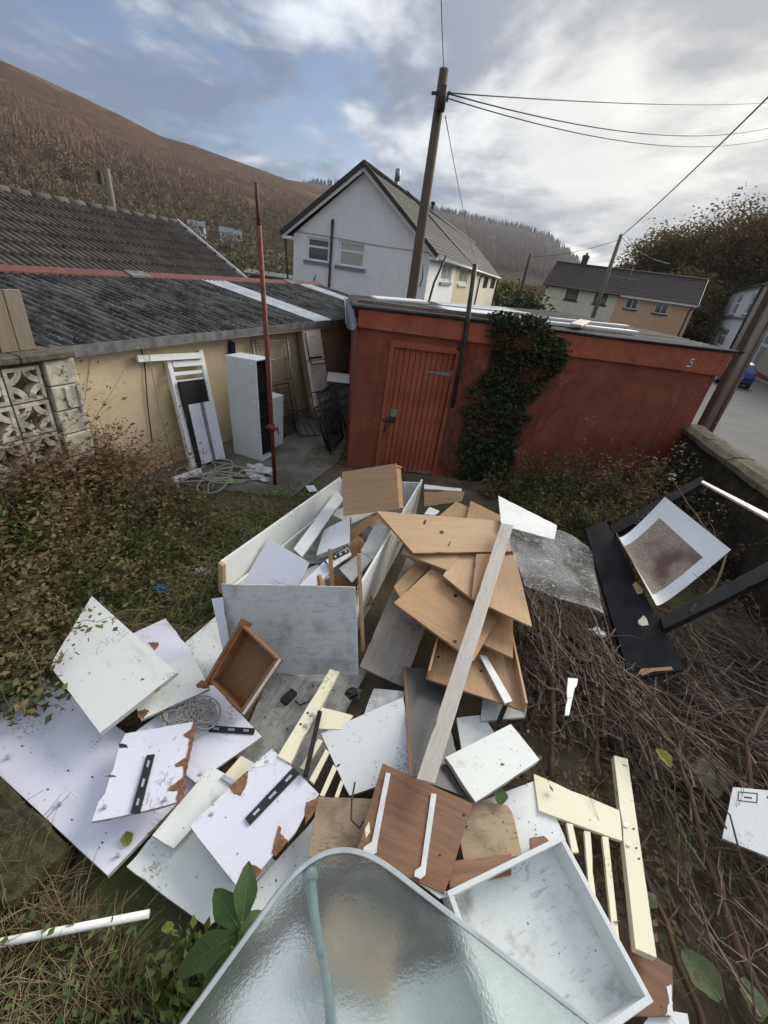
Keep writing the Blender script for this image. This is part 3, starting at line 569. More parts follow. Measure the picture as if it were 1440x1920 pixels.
REDF = red_mat('peeling_red_fascia_paint', (0.38, 0.108, 0.058), (0.28, 0.076, 0.044), 0.8, 0.565, (1, 1, 2.2), (0.27, 0.17, 0.13))
mb = wall_holes(0, 5.24, -0.1, 2.2, [(0.42, 1.37, -0.1, 1.90)], 0, 0.2); mb.span((0, 0.2, -0.1), (0.2, 5.0, 1.93)); mb.span((5.04, 0.2, -0.3), (5.24, 5.0, 2.22)); mb.span((0.2, 4.8, -0.3), (5.04, 5.0, 1.9))
mb.build('wall', REDW, SH)
for a, b, za, zb in ((-0.03, 2.35, 2.005, 2.245), (2.353, 4.80, 1.985, 2.262), (4.803, 5.29, 1.975, 2.278)):
    mb = MB(); mb.add([(a, -0.05, za), (b, -0.05, za-0.006), (b, -0.05, zb+0.008), (a, -0.05, zb), (a, -0.003, za), (b, -0.003, za-0.006), (b, -0.003, zb+0.008), (a, -0.003, zb)], [(0, 1, 2, 3), (7, 6, 5, 4), (0, 4, 5, 1), (1, 5, 6, 2), (2, 6, 7, 3), (3, 7, 4, 0)]); mb.build('fascia_board', REDF, SH, bevel=0.004)
DR = MB()
DR.span((0.42, -0.03, -0.02), (0.475, 0.06, 1.90)); DR.span((1.322, -0.03, -0.02), (1.37, 0.06, 1.87)); DR.span((0.475, -0.03, 1.82), (1.322, 0.06, 1.90)); DR.span((0.475, 0.07, -0.05), (1.322, 0.075, 1.82))
door = DR.build('door', REDD, SH, bevel=0.004)
npk = 11; pw = (1.318-0.479)/npk
for i in range(npk):
    mb = MB(); mb.span((0.479+i*pw, 0.012+rnd.uniform(-.002, .002), 0.01+rnd.uniform(0, .02)), (0.479+(i+1)*pw-0.007, 0.045, 1.812)); mb.build('plank', REDD, door, bevel=0.004)
for z, xa in ((1.55, 0.96), (0.04, 0.98)):
    mb = MB(); mb.add([(xa, 0.004, z-0.008), (1.30, 0.004, z-0.028), (1.30, 0.004, z+0.028), (xa, 0.004, z+0.008), (xa, 0.011, z-0.008), (1.30, 0.011, z-0.028), (1.30, 0.011, z+0.028), (xa, 0.011, z+0.008)], [(0, 1, 2, 3), (7, 6, 5, 4), (0, 4, 5, 1), (1, 5, 6, 2), (2, 6, 7, 3), (3, 7, 4, 0)]); mb.span((1.30, -0.002, z-0.055), (1.33, 0.012, z+0.055)); mb.build('hinge', DSTEEL, door, fix=True)
mb = MB(); mb.span((0.545, -0.012, 0.88), (0.645, 0.010, 0.985)); mb.build('lock_plate', DSTEEL, door, bevel=0.004)
mb = MB(); mb.tube([(0.44, -0.035, 0.825), (0.63, -0.035, 0.83)], 0.014, 8); mb.span((0.50, -0.03, 0.795), (0.62, 0.01, 0.855)); mb.tube([(0.52, -0.04, 0.81), (0.51, -0.05, 0.74), (0.49, -0.045, 0.66)], [0.012, 0.010, 0.016], 7); mb.build('bolt', BLKMET, door)
# roof: loose corrugated sheets whose waves run along the length, falling to the left
def shed_sheet(x0, x1, y0, y1, za, zb, m, pitch=0.14, amp=0.02):
    o = corrugated('roof_sheet', -y1, -y0, x0, x1, za, zb, SH, m, pitch, amp); o.matrix_basis = Matrix.Rotation(R(-90), 4, 'Z') @ Matrix.Identity(4); return o
DARKSH = mat('blackened_roof_sheet', (0.045, 0.044, 0.042), (0.12, 0.115, 0.105), 4, 0.85, 0.4, 40, lo=0.45, hi=0.75)
def rs_(x0, x1, y0, y1, za, zb, m): 
    # local frame turned so that waves run along shed x
    o = corrugated('roof_sheet', y0, y1, x0, x1, za, zb, SH, m, 0.14, 0.02)
    o.matrix_basis = Matrix(((0, 1, 0, 0), (1, 0, 0, 0), (0, 0, 1, 0), (0, 0, 0, 1))); return o
shb = [(-0.12, 1.9, -0.10, 1.0), (1.75, 3.7, -0.09, 1.0), (3.55, 5.42, -0.10, 1.0), (-0.12, 1.9, 0.93, 2.0), (1.75, 3.7, 0.93, 2.0), (3.55, 5.40, 0.93, 2.0), (-0.1, 1.9, 1.95, 3.1), (1.75, 3.7, 1.95, 3.1), (3.55, 5.36, 1.95, 3.1), (-0.1, 2.0, 3.05, 5.1), (1.9, 3.7, 3.05, 5.1), (3.6, 5.36, 3.05, 5.1)]
def dip(x, y): return -0.060*max(0, y)*max(0.0, 1-x/5.4)
for i, (a, b, c_, d) in enumerate(shb):
    rs_(a, b, c_, d, 2.262+0.007*a+0.012*(i % 2)+0.02*(i//3 % 2)+dip(a, (c_+d)/2), 2.262+0.007*b+0.012*((i+1) % 2)+0.02*(i//3 % 2)+dip(b, (c_+d)/2), CLEARSHEET if i in (6, 10) else DARKSH)
for (a, b, y, z, w) in [(1.2, 2.35, 0.75, 2.335, 0.55), (2.55, 4.2, 0.55, 2.34, 0.16), (1.35, 2.9, 1.6, 2.37, 0.14), (3.0, 4.5, 1.25, 2.375, 0.12), (0.3, 1.2, 2.2, 2.36, 0.5)]:
    mb = MB(); mb.bar((a, y, z+dip(a, y)), (b, y+0.12, z+0.02+dip(b, y)), w, 0.03); mb.build('loose_strip', PVCD, SH, bevel=0.004)
mb = MB(); mb.bar((3.0, 0.25, 2.35), (3.5, 0.95, 2.39), 0.16, 0.035); mb.build('loose_strip', PLANK, SH, bevel=0.004)
mb = MB(); mb.bar((0.9, 0.02, 2.315), (2.0, 0.06, 2.33), 0.07, 0.05); mb.bar((-0.05, 0.1, 2.30), (1.0, 0.06, 2.31), 0.07, 0.04); mb.build('loose_strip', WOODGREY, SH, bevel=0.004)
mb = MB(); pr = [(-0.10, 1.99), (-0.085, 2.03), (-0.06, 2.05), (-0.02, 2.05), (0.0, 2.02), (-0.02, 2.055), (-0.06, 2.06), (-0.09, 2.045), (-0.11, 2.0)]
gp = [(-0.02+0.075*math.cos(R(a)), 2.04+0.075*math.sin(R(a))) for a in range(180, 361, 20)]; gp2 = [(-0.02+0.066*math.cos(R(a)), 2.04+0.066*math.sin(R(a))) for a in range(360, 179, -20)]
gg = [(x-0.09, z) for x, z in gp+gp2]; mb.add([(x, y, z) for y in (-0.12, 4.9) for x, z in gg], [(i, (i+1) % len(gg), len(gg)+(i+1) % len(gg), len(gg)+i) for i in range(len(gg))]); mb.build('gutter', mat('grey_plastic_gutter', (0.25, 0.255, 0.26), (0.2, 0.2, 0.2), 5, 0.4), SH, fix=True)
# digit-like white hook mark on the fascia
mb = MB(); mb.tube([(4.74, -0.054, 2.145), (4.70, -0.054, 2.15), (4.69, -0.054, 2.12), (4.735, -0.054, 2.085), (4.73, -0.054, 2.05), (4.66, -0.054, 2.045)], 0.010, 6); mb.build('paint_mark', PVC, SH)
BP = MB(); BP.tube([(1.405, -0.09, 1.12), (1.38, -0.09, 2.0), (1.315, -0.07, 2.88)], [0.026, 0.03, 0.03], 10); o = BP.build('black_post', BLKMET, None, M=SH.matrix_basis.copy()); tag(o, 'thin black metal post rising in front of the red shed door', 'post')

# ---------------------------------------------------------------- white gabled house row (local x along the gable, y along the ridge)
WH = empty('white_house', (-6.07, 23.0, 0), R(-14.116)); tag(WH, 'white roughcast house row with gable end and grey tiled roof', 'house')
W1 = [(0.69, 1.83, 2.55, 3.48), (2.31, 3.57, 2.53, 3.51)]
mb = wall_holes(0, 6.64, -1.6, 3.52, W1, 0, 0.25); mb.add([(0, 0, 3.52), (6.64, 0, 3.52), (3.3, 0, 6.05), (0, 0.25, 3.52), (6.64, 0.25, 3.52), (3.3, 0.25, 6.05)], [(0, 1, 2), (5, 4, 3), (0, 2, 5, 3), (1, 4, 5, 2)]); mb.span((0, 0.25, -1.6), (0.25, 34, 3.52)); mb.build('wall', WHITEWALL, WH)
def side_wall(y0, y1, wins, m):
    # east wall: local (y -> across). openings in (y0,y1,z0,z1)
    mb = wall_holes(y0, y1, -1.6, 3.45, wins, -0.25, 0.0); mb.v = [(6.64 + (v[1]), v[0], v[2]) for v in mb.v]; mb.f = [tuple(reversed(f)) for f in mb.f]; return mb.build('wall', m, WH, fix=True)
side_wall(0.255, 6.9, [(2.85, 5.7, 2.45, 3.38)], WHITEWALL); side_wall(6.9, 13.4, [(8.28, 11.9, 2.43, 3.36)], YELLOWWALL); side_wall(13.4, 20, [], CREAM2); side_wall(20, 34, [(21.6, 25.3, 2.25, 3.2), (27.8, 32.6, 2.25, 3.2)], CREAM2)
for i, (a, b, c_, d) in enumerate(W1): window(WH, a, b, c_, d, 0, panes=[(0, 1, 0, 0.62), (0, 1, 0.62, 1)], pm=PANE if i == 0 else CURT, fw=0.08, rec=0.06)
TT = Matrix(((0, -1, 0, 6.64), (1, 0, 0, 0), (0, 0, 1, 0), (0, 0, 0, 1)))
for i, (a, b, c_, d) in enumerate([(2.85, 5.7, 2.45, 3.38), (8.28, 11.9, 2.43, 3.36), (21.6, 25.3, 2.25, 3.2), (27.8, 32.6, 2.25, 3.2)]):
    w = window(WH, a, b, c_, d, 0, panes=[(0, 0.62, 0, 1), (0.62, 1, 0, 1)], fw=0.16 if i < 2 else 0.05, rec=0.05, pm=CURTW if i < 2 else PANE, sill=SILL if i == 0 else (PVC if i == 1 else None), fm=PVC if i < 2 else BLKMET); w.matrix_basis = TT
for i in range(2): pass
n = 17; ov = 0.32
ya, za, yb, zb = 6.64+ov, 3.36, 3.3, 6.22
for i in range(n):
    f0, f1 = i/n, min(1.0, (i+1.15)/n); xa_, xb_ = ya+(yb-ya)*f0, ya+(yb-ya)*f1; z0, z1 = za+(zb-za)*f0+0.07, za+(zb-za)*f1+0.01
    mb = MB(); P = [(xa_, -0.22, z0), (xa_, 34.2, z0), (xb_, 34.2, z1), (xb_, -0.22, z1)]; Q = [(a, b, c_-0.075) for a, b, c_ in P]; mb.add(P+Q, [(0, 1, 2, 3), (7, 6, 5, 4), (0, 4, 5, 1), (1, 5, 6, 2), (2, 6, 7, 3), (3, 7, 4, 0)]); mb.build('tile_course', TILE2, WH, fix=True)
mb = MB(); P = [(-0.5, -0.22, 3.47), (-0.5, 34.2, 3.47), (3.3, 34.2, 6.25), (3.3, -0.22, 6.25)]; Q = [(a, b, c_-0.12) for a, b, c_ in P]; mb.add(P+Q, [(0, 3, 2, 1), (4, 5, 6, 7), (0, 1, 5, 4), (1, 2, 6, 5), (2, 3, 7, 6), (3, 0, 4, 7)]); mb.build('roof_slope', TILE3, WH, fix=True)
mb = MB(); mb.bar((-0.52, -0.30, 3.46), (3.3, -0.30, 6.27), 0.14, 0.16); mb.bar((3.3, -0.30, 6.27), (7.0, -0.30, 3.42), 0.14, 0.16); mb.build('verge', TILE3, WH)
mb = MB(); mb.bar((-0.46, -0.24, 3.36), (3.3, -0.24, 6.10), 0.05, 0.13); mb.bar((3.3, -0.242, 6.10), (6.95, -0.242, 3.31), 0.05, 0.13); mb.span((-0.46, -0.26, 3.28), (0.02, 0.3, 3.40)); mb.span((6.62, -0.26, 3.26), (6.98, 0.3, 3.36)); mb.build('bargeboard', PVC, WH)
mb = MB(); mb.tube([(3.3, -0.25, 6.28), (3.3, 34.2, 6.28)], 0.12, 8); mb.build('ridge', TILE2, WH)
mb = MB(); mb.tube([(7.0, 0.0, 3.34), (7.0, 33.8, 3.34)], 0.06, 8); mb.build('gutter', PVC, WH)
mb = MB(); mb.tube([(1.95, -0.07, 4.26), (1.95, -0.07, -1.0)], 0.055, 10); mb.tube([(1.95, -0.07, 3.30), (1.95, -0.07, 3.36)], 0.075, 10); mb.tube([(1.95, -0.07, 4.10), (1.95, -0.07, 4.14)], 0.075, 10); mb.build('drainpipe', BLKMET, WH)
mb = MB(); mb.tube([(-0.42, -0.05, 3.34), (-0.42, -0.05, 3.2), (-0.10, -0.05, 0.0), (-0.1, -0.05, -1.0)], 0.045, 8); mb.build('drainpipe', BLKMET, WH)
mb = MB(); mb.tube([(7.25, 0.3, 3.5), (6.95, 0.1, 2.4), (6.75, -0.05, 0.5), (6.72, -0.05, -1)], 0.05, 8); mb.build('drainpipe', BLKMET, WH)
for yy in (14.2, 18.0, 33.9):
    mb = MB(); mb.tube([(7.0, yy, 3.3), (6.8, yy, 3.1), (6.72, yy, 2.9), (6.72, yy, -1)], 0.06, 8); mb.build('drainpipe', BLKMET, WH)
mb = MB(); mb.tube([(3.3, 4.35, 6.0), (3.3, 4.35, 6.55)], 0.10, 10); mb.tube([(3.3, 4.35, 6.5), (3.3, 4.35, 6.98)], 0.13, 10); mb.build('flue', DSTEEL, WH)
mb = MB(); mb.tube([(3.3, 12.6, 6.0), (3.3, 12.6, 6.75)], 0.11, 10); mb.tube([(3.3, 12.6, 6.7), (3.3, 12.6, 6.85)], 0.15, 10); mb.build('flue', BLKMET, WH)
mb = MB(); mb.tube([(6.9, 13.9, 3.45), (3.4, 6.0, 6.36)], 0.04, 6); mb.build('cable', BLKMET, WH)
mb = MB(); mb.tube([(0.1, -0.02, 3.62), (2.2, -0.02, 3.58), (4.2, -0.02, 3.50), (6.6, -0.02, 3.50)], 0.012, 5); mb.build('cable', DSTEEL, WH)
mb = MB(); mb.tube([(1.02, -0.1, 1.35), (1.25, -0.12, 1.98)], 0.025, 6); mb.build('vent_pipe', BLKMET, WH)

# ---------------------------------------------------------------- cream and peach house pair beyond the shed
TR = empty('house_pair', (14.3, 54.86, 0), R(-27.49)); tag(TR, 'pair of houses in cream and peach render under one dark brown roof', 'house')
TW = [(2.35, 3.68, 2.27, 3.36), (5.4, 6.68, 2.28, 3.37), (8.58, 9.76, 2.28, 3.26), (11.38, 12.58, 2.26, 3.26)]
wall_holes(0.1, 7.66, -1.8, 3.5, TW[:2], 0, 0.25).build('wall', CREAM2, TR); wall_holes(7.66, 14.75, -1.8, 3.5, TW[2:], 0.003, 0.253).build('wall', PEACH, TR)
mb = MB(); mb.span((0.1, 0.253, -1.8), (0.35, 7, 3.4)); mb.span((14.5, 0.253, -1.8), (14.75, 7, 3.4)); 
for xa in (0.1, 14.5): mb.add([(xa, 0.25, 3.4), (xa, 7, 3.4), (xa, 3.5, 5.6), (xa+0.25, 0.25, 3.4), (xa+0.25, 7, 3.4), (xa+0.25, 3.5, 5.6)], [(0, 1, 2), (5, 4, 3), (0, 2, 5, 3), (1, 4, 5, 2)])
mb.build('wall', CREAM2, TR, fix=True)
for i, (a, b, c_, d) in enumerate(TW): window(TR, a, b, c_, d, 0, fm=BLKMET if i < 2 else PVC, panes=[(0, 0.5, 0, 1), (0.5, 1, 0, 1)] if i > 1 else None, pm=[PANE], sill=TILE3, fw=0.09)
course_roof(TR, -0.35, 14.95, -0.35, 3.36, 3.5, 5.80, 11, TILE3, 0.05)
mb = MB(); mb.add([(-0.35, 3.5, 5.8), (14.95, 3.5, 5.8), (14.95, 7.3, 3.36), (-0.35, 7.3, 3.36)], [(0, 1, 2, 3)]); mb.build('roof_slope', TILE3, TR)
mb = MB(); mb.tube([(-0.35, 3.5, 5.83), (14.95, 3.5, 5.83)], 0.13, 8); mb.build('ridge', TILE3, TR)
mb = MB(); mb.span((2.35, 3.2, 5.5), (2.95, 3.9, 6.8)); mb.span((2.30, 3.15, 6.55), (3.0, 3.95, 6.66)); mb.tube([(2.65, 3.55, 6.8), (2.65, 3.55, 7.05)], 0.12, 8); mb.build('chimney', TILE3, TR)
mb = MB(); mb.span((7.9, -0.42, 3.28), (14.9, -0.30, 3.40)); mb.build('gutter', PVC, TR)
mb = MB(); mb.span((-0.3, -0.42, 3.28), (7.88, -0.30, 3.40)); mb.build('gutter', BLKMET, TR)
mb = MB(); mb.tube([(14.55, -0.36, 3.3), (14.4, -0.06, 2.9), (14.4, -0.06, -1.5)], 0.06, 8); mb.build('drainpipe', BLKMET, TR)
mb = MB(); mb.bar((14.96, -0.36, 3.36), (14.96, 3.5, 5.84), 0.05, 0.16); mb.build('bargeboard', PVC, TR)
mb = MB(); mb.tube([(8.0, 0.6, 4.0), (8.0, 0.6, 6.0)], 0.03, 6); mb.tube([(6.2, 0.6, 5.0), (9.0, 0.6, 4.95)], 0.035, 6); mb.build('aerial', DSTEEL, TR)

# ---------------------------------------------------------------- street of houses at the right edge
ST = empty('street_house', (44.7, 70.9, 0), R(-116.05)); tag(ST, 'white street house with tall windows at the right edge of the picture', 'house')
def st_house(root, x0, x1, wins, wm, zg):
    # facade looks towards local -y? the road lies on local +... keep the wall at y=0 with windows proud of local -y
    wall_holes(x0, x1, zg, 6.2, wins, 0, 0.3).build('wall', wm, root)
    for (a, b, c_, d) in wins: window(root, a, b, c_, d, 0, panes=[(0, 1, 0, 0.6), (0, 1, 0.6, 1)], pm=CURTW, fw=0.22, rec=0.1)
st_house(ST, -0.3, 21.0, [(6.6, 10.6, 3.25, 5.5), (16.6, 20.2, 3.35, 5.45), (5.2, 13.2, -0.45, 1.6)], WHITEWALL, -1.9)
mb = MB(); mb.span((-0.3, 0.3, -1.9), (0, 9, 6.2)); mb.add([(-0.3, 0.3, 6.2), (-0.3, 9, 6.2), (-0.3, 4.6, 8.0), (0, 0.3, 6.2), (0, 9, 6.2), (0, 4.6, 8.0)], [(0, 1, 2), (5, 4, 3), (0, 2, 5, 3), (1, 4, 5, 2)]); mb.build('wall', WHITEWALL, ST, fix=True)
mb = MB(); mb.span((-0.5, -0.18, 2.85), (20.9, 0, 3.08)); mb.build('string_course', SILL, ST)
SLATE = mat('wet_grey_slate', (0.20, 0.21, 0.225), (0.15, 0.155, 0.17), 3, 0.3)
course_roof(ST, -0.6, 21.2, -0.35, 6.25, 4.6, 8.0, 10, SLATE, 0.05)
mb = MB(); mb.span((-0.6, -0.5, 6.12), (21.2, -0.36, 6.3)); mb.build('gutter', BLKMET, ST)
S2 = empty('street_house', (44.7, 70.9, 0), R(-116.05)); tag(S2, 'beige street house with red painted plinth beyond the parked blue car', 'house')
BEIGE = render_mat('beige_house_render', (0.40, 0.35, 0.27), (0.34, 0.30, 0.23), (0.22, 0.19, 0.15), 4)
st_house(S2, 21.3, 48.0, [(24.5, 28.5, 3.2, 5.3), (39.5, 46.5, 0.9, 3.6), (33.0, 36.2, -1.2, 2.8)], BEIGE, -0.6)
mb = MB(); mb.span((21.3, -0.08, -1.6), (48, 0.3, -0.6)); mb.build('plinth', mat('red_plinth_paint', (0.16, 0.04, 0.035), (0.12, 0.03, 0.03), 5, 0.7), S2)
course_roof(S2, 21.25, 48.2, -0.35, 6.25, 4.6, 8.0, 10, SLATE, 0.05)
mb = MB(); mb.tube([(21.15, -0.15, 6.2), (21.15, -0.15, -1.3)], 0.12, 8); mb.build('drainpipe', BLKMET, S2)
mb = MB(); mb.span((47.7, 0.3, -1.6), (48, 9, 6.2)); mb.build('wall', BEIGE, S2)

# garage, far cottages on the hillside, fence by the house row
def simple_house(name, loc, rz, w, d, h, rh, wm, rm, label, wins=0, cat='house', flat=False):
    t = empty(name, loc, rz); tag(t, label, cat); ws = [(w*(i+0.5)/wins-w*0.09, w*(i+0.5)/wins+w*0.09, h*0.5, h*0.8) for i in range(wins)]
    wall_holes(0, w, -2, h, ws, 0, 0.2).build('wall', wm, t); mb = MB(); mb.span((0, 0.2, -2), (0.2, d, h)); mb.span((w-0.2, 0.2, -2), (w, d, h))
    if not flat:
        for xa in (0, w-0.2): mb.add([(xa, 0.2, h), (xa, d, h), (xa, d/2, h+rh), (xa+0.2, 0.2, h), (xa+0.2, d, h), (xa+0.2, d/2, h+rh)], [(0, 1, 2), (5, 4, 3), (0, 2, 5, 3), (1, 4, 5, 2)])
    mb.build('wall', wm, t, fix=True)
    for q in ws: window(t, *q, 0, fw=0.12, sill=None)
    mb = MB()
    if flat: mb.span((-0.2, -0.2, h), (w+0.2, d+0.2, h+0.18)); mb.build('roof', rm, t); f = MB(); f.span((-0.25, -0.24, h-0.28), (w+0.25, -0.205, h+0.1)); f.build('fascia', mat('brown_fascia', (0.10, 0.04, 0.03), (0.08, 0.035, 0.03), 5, 0.7), t)
    else:
        P = [(-0.3, -0.3, h-0.1), (w+0.3, -0.3, h-0.1), (w+0.3, d/2, h+rh+0.15), (-0.3, d/2, h+rh+0.15), (w+0.3, d+0.3, h-0.1), (-0.3, d+0.3, h-0.1)]; Q = [(a, b, c_-0.15) for a, b, c_ in P]
        mb.add(P+Q, [(0, 1, 2, 3), (3, 2, 4, 5), (6, 9, 8, 7), (9, 11, 10, 8), (0, 6, 7, 1), (5, 4, 10, 11)]); mb.build('roof', rm, t, fix=True)
    return t
simple_house('garage', (-13.5, 27.5, 0), R(3), 8.0, 5, 1.25, 0, SILL, GUTTER, 'low flat roofed garage with brown fascia left of the white house', 0, 'garage', True)
def hp(az, t, H=LH): return H.pt(az, t)
for i, (az, t, w, lb) in enumerate([(-24.3, 0.105, 5.5, 'white cottage with a pointed roof at the foot of the hill'), (-21.4, 0.10, 4.5, 'small white cottage half hidden by valley trees'), (-20.4, 0.095, 3.6, 'smallest white cottage, right of the others below the hill')]):
    x, y, z = hp(az, t); simple_house('cottage', (x-w/2, y-6, max(z, -6)+1.5), R(-az*0.8), w, 4, 2.6, 1.5, PVC, SLATE, lb, 2)

# ---------------------------------------------------------------- poles and wires
POLE = wood_mat('dark_creosoted_pole', (0.105, 0.078, 0.058), (0.078, 0.058, 0.044), (0.04, 0.032, 0.026), grain=(26, 26, 1.2), rough=0.85)
POLE2 = wood_mat('pale_weathered_pole', (0.22, 0.19, 0.14), (0.17, 0.145, 0.11), (0.10, 0.085, 0.07), grain=(26, 26, 1.2), rough=0.85)
tp = empty('telegraph_pole', (-0.14, 14, 0)); tag(tp, 'tall dark wooden telegraph pole rising behind the red shed', 'pole')
mb = MB(); mb.tube([(0, 0, -0.7), (0, 0, 3), (0, 0, 6.95)], [0.155, 0.14, 0.11], 12); mb.build('shaft', POLE, tp)
mb = MB(); mb.tube([(0.05, -0.2, 6.15), (0.05, -0.2, 6.6)], 0.11, 10); mb.box((0.08, -0.16, 6.42), (0.24, 0.12, 0.14)); mb.bar((-0.22, -0.17, 6.45), (0.24, -0.17, 6.5), 0.05, 0.06); mb.build('junction_box', BLKMET, tp)
mb = MB(); mb.tube([(0.2, -0.05, 2.9), (0.24, -0.1, 2.6), (0.2, -0.1, 2.35)], 0.02, 6); mb.build('cable', BLKMET, tp)
def pole(name, x, y, top, r, m, label, arm=False):
    t = empty(name, (x, y, 0)); tag(t, label, 'pole'); mb = MB(); mb.tube([(0, 0, gz(y)-0.3), (0, 0, top*0.5), (0, 0, top)], [r*1.15, r, r*0.8], 10); mb.build('shaft', m, t)
    if arm: mb = MB(); mb.box((0, -0.1, top-0.5), (0.7, 0.1, 0.1)); mb.build('crossarm', m, t)
    return t
pole('telegraph_pole', 14.98, 40, 7.25, 0.17, POLE2, 'leaning looking wooden pole in front of the cream and peach houses')
pole('telegraph_pole', 10.66, 50, 5.75, 0.16, POLE, 'thin distant dark pole above the yellowing trees')
t = pole('telegraph_pole', -19.05, 30, 5.6, 0.19, POLE2, 'short pale pole behind the bungalow roof against the hill'); mb = MB(); mb.box((-0.42, -0.1, 5.1), (0.22, 0.22, 0.6)); mb.build('junction_box', BLKMET, t)
def wire(a, b, sag, r, label, n=24):
    a = Vector(a); b = Vector(b); pts = [a.lerp(b, i/n) - Vector((0, 0, sag*4*(i/n)*(1-i/n))) for i in range(n+1)]
    mb = MB(); mb.tube(pts, r, 5); o = mb.build('overhead_wire', BLKMET); return tag(o, label, 'wire')
def far(az, el, r): return (r*math.sin(R(az)), r*math.cos(R(az)), 2.7+el*r)
top = (-0.05, 13.85, 6.5)
wire(top, far(31, 0.285, 46), 0.25, 0.014, 'nearly level overhead wire, upper of those running right from the tall pole')
wire(top, far(31, 0.262, 40), 0.75, 0.016, 'sagging overhead wire running right from the tall pole, middle of three')
wire((-0.05, 13.85, 6.42), far(31, 0.248, 40), 0.78, 0.014, 'sagging overhead wire running right from the tall pole, lowest of three')
wire((-0.14, 14, 6.9), far(-3.6, 0.52, 8), 0.05, 0.010, 'overhead wire climbing out of the top of the picture from the tall pole')
wire((0.05, 13.9, 6.1), (5.5, 46, 3.6), 0.3, 0.012, 'thin wire dropping from the tall pole behind the white roof')
wire((14.98, 40, 7.1), far(29.5, 0.325, 20), 0.2, 0.030, 'thick black wire rising right from the wooden pole by the houses')
wire((14.98, 40, 6.9), (10.66, 50, 5.5), 0.3, 0.02, 'wire slung between the two distant poles')
wire((14.98, 40, 7.1), (24.0, 49.5, 6.6), 0.3, 0.02, 'short wire from the wooden pole down to the peach house')

# ---------------------------------------------------------------- roadside wall, pole by the wall
def rough_mat(name, a, b, c_, s=6):
    t = NT(name); C = t.co('World'); k = t.mix(t.rng(t.noise(s, 7, 0.7, C), 0.36, 0.62), a, b); k = t.mix(t.rng(t.noise(s*2.2, 6, 0.7, C), 0.56, 0.68), k, c_); t.set('Base Color', k).set('Roughness', 0.95).set('Specular IOR Level', 0.1); t.bump(t.noise(s*5, 6, 0.7, C), 0.9, 0.03); return t.m
WALLM = rough_mat('damp_rubble_wall', (0.075, 0.065, 0.05), (0.040, 0.034, 0.026), (0.10, 0.095, 0.06)); WTOP = rough_mat('lichen_wall_coping', (0.20, 0.175, 0.12), (0.13, 0.115, 0.08), (0.26, 0.235, 0.16), 9)
RW = empty('roadside_wall', (0, 0, 0)); tag(RW, 'rough mossy wall with rounded coping between garden and road', 'wall')
def wx(y): return 4.17 + (y-4.5)*0.14
ys = np.linspace(0.2, 6.72, 40)
V = []; prof = [(-0.02, -0.1), (-0.01, 0.6), (0.0, 1.10)]
for y in ys:
    for k, (dx, z) in enumerate([(0, -0.1), (0, 0.35), (0.0, 0.75), (0.01, 1.09)]): V.append((wx(y)+dx+0.05*math.sin(5*y+3*k)*0.5+rnd.uniform(-.02, .02), y, z+rnd.uniform(-.02, .02)))
    V.append((wx(y)+0.34, y, 1.09)); V.append((wx(y)+0.34, y, -0.1))
F = [(i*6+j, (i+1)*6+j, (i+1)*6+j+1, i*6+j+1) for i in range(len(ys)-1) for j in range(5)]
put('wall_face', np_mesh('wall_face', V, F), WALLM, RW)
n = 9; yl = np.linspace(0.2, 6.74, n+1)
for a, b in zip(yl, yl[1:]):
    mb = MB(); V = []; m_ = 6; L2 = np.linspace(a+0.006, b-0.006, 4); pf = [(-0.05, 1.085), (-0.045, 1.15), (0.04, 1.205), (0.17, 1.22), (0.29, 1.20), (0.37, 1.14), (0.37, 1.085)]
    for y in L2:
        for dx, z in pf: V.append((wx(y)+dx+rnd.uniform(-.012, .012), y, z+rnd.uniform(-.01, .01)))
    F = [(i*7+j, (i+1)*7+j, (i+1)*7+j+1, i*7+j+1) for i in range(3) for j in range(6)] + [tuple(range(7)), tuple(reversed(range(21, 28)))]
    mb.add(V, F); mb.build('coping_stone', WTOP, RW, fix=True)
rp = empty('roadside_pole', (5.42, 7.6, 0)); tag(rp, 'thick grey green wooden pole with steel conduit beside the roadside wall', 'pole')
POLE3 = wood_mat('green_grey_pole', (0.36, 0.335, 0.27), (0.29, 0.265, 0.21), (0.16, 0.15, 0.12), grain=(22, 22, 1.0), rough=0.9)
mb = MB(); mb.tube([(0, 0, -0.3), (0, 0, 6.5)], [0.125, 0.105], 14); mb.build('shaft', POLE3, rp)
mb = MB(); mb.tube([(0.03, -0.15, 0.0), (0.02, -0.135, 6.0)], 0.028, 8); mb.box((0.03, -0.118, 2.5), (0.07, 0.02, 5.0)); mb.build('conduit', DSTEEL, rp)
mb = MB(); mb.box((-0.14, -0.03, 2.0), (0.03, 0.10, 5.0)); mb.build('backing_board', POLE, rp)

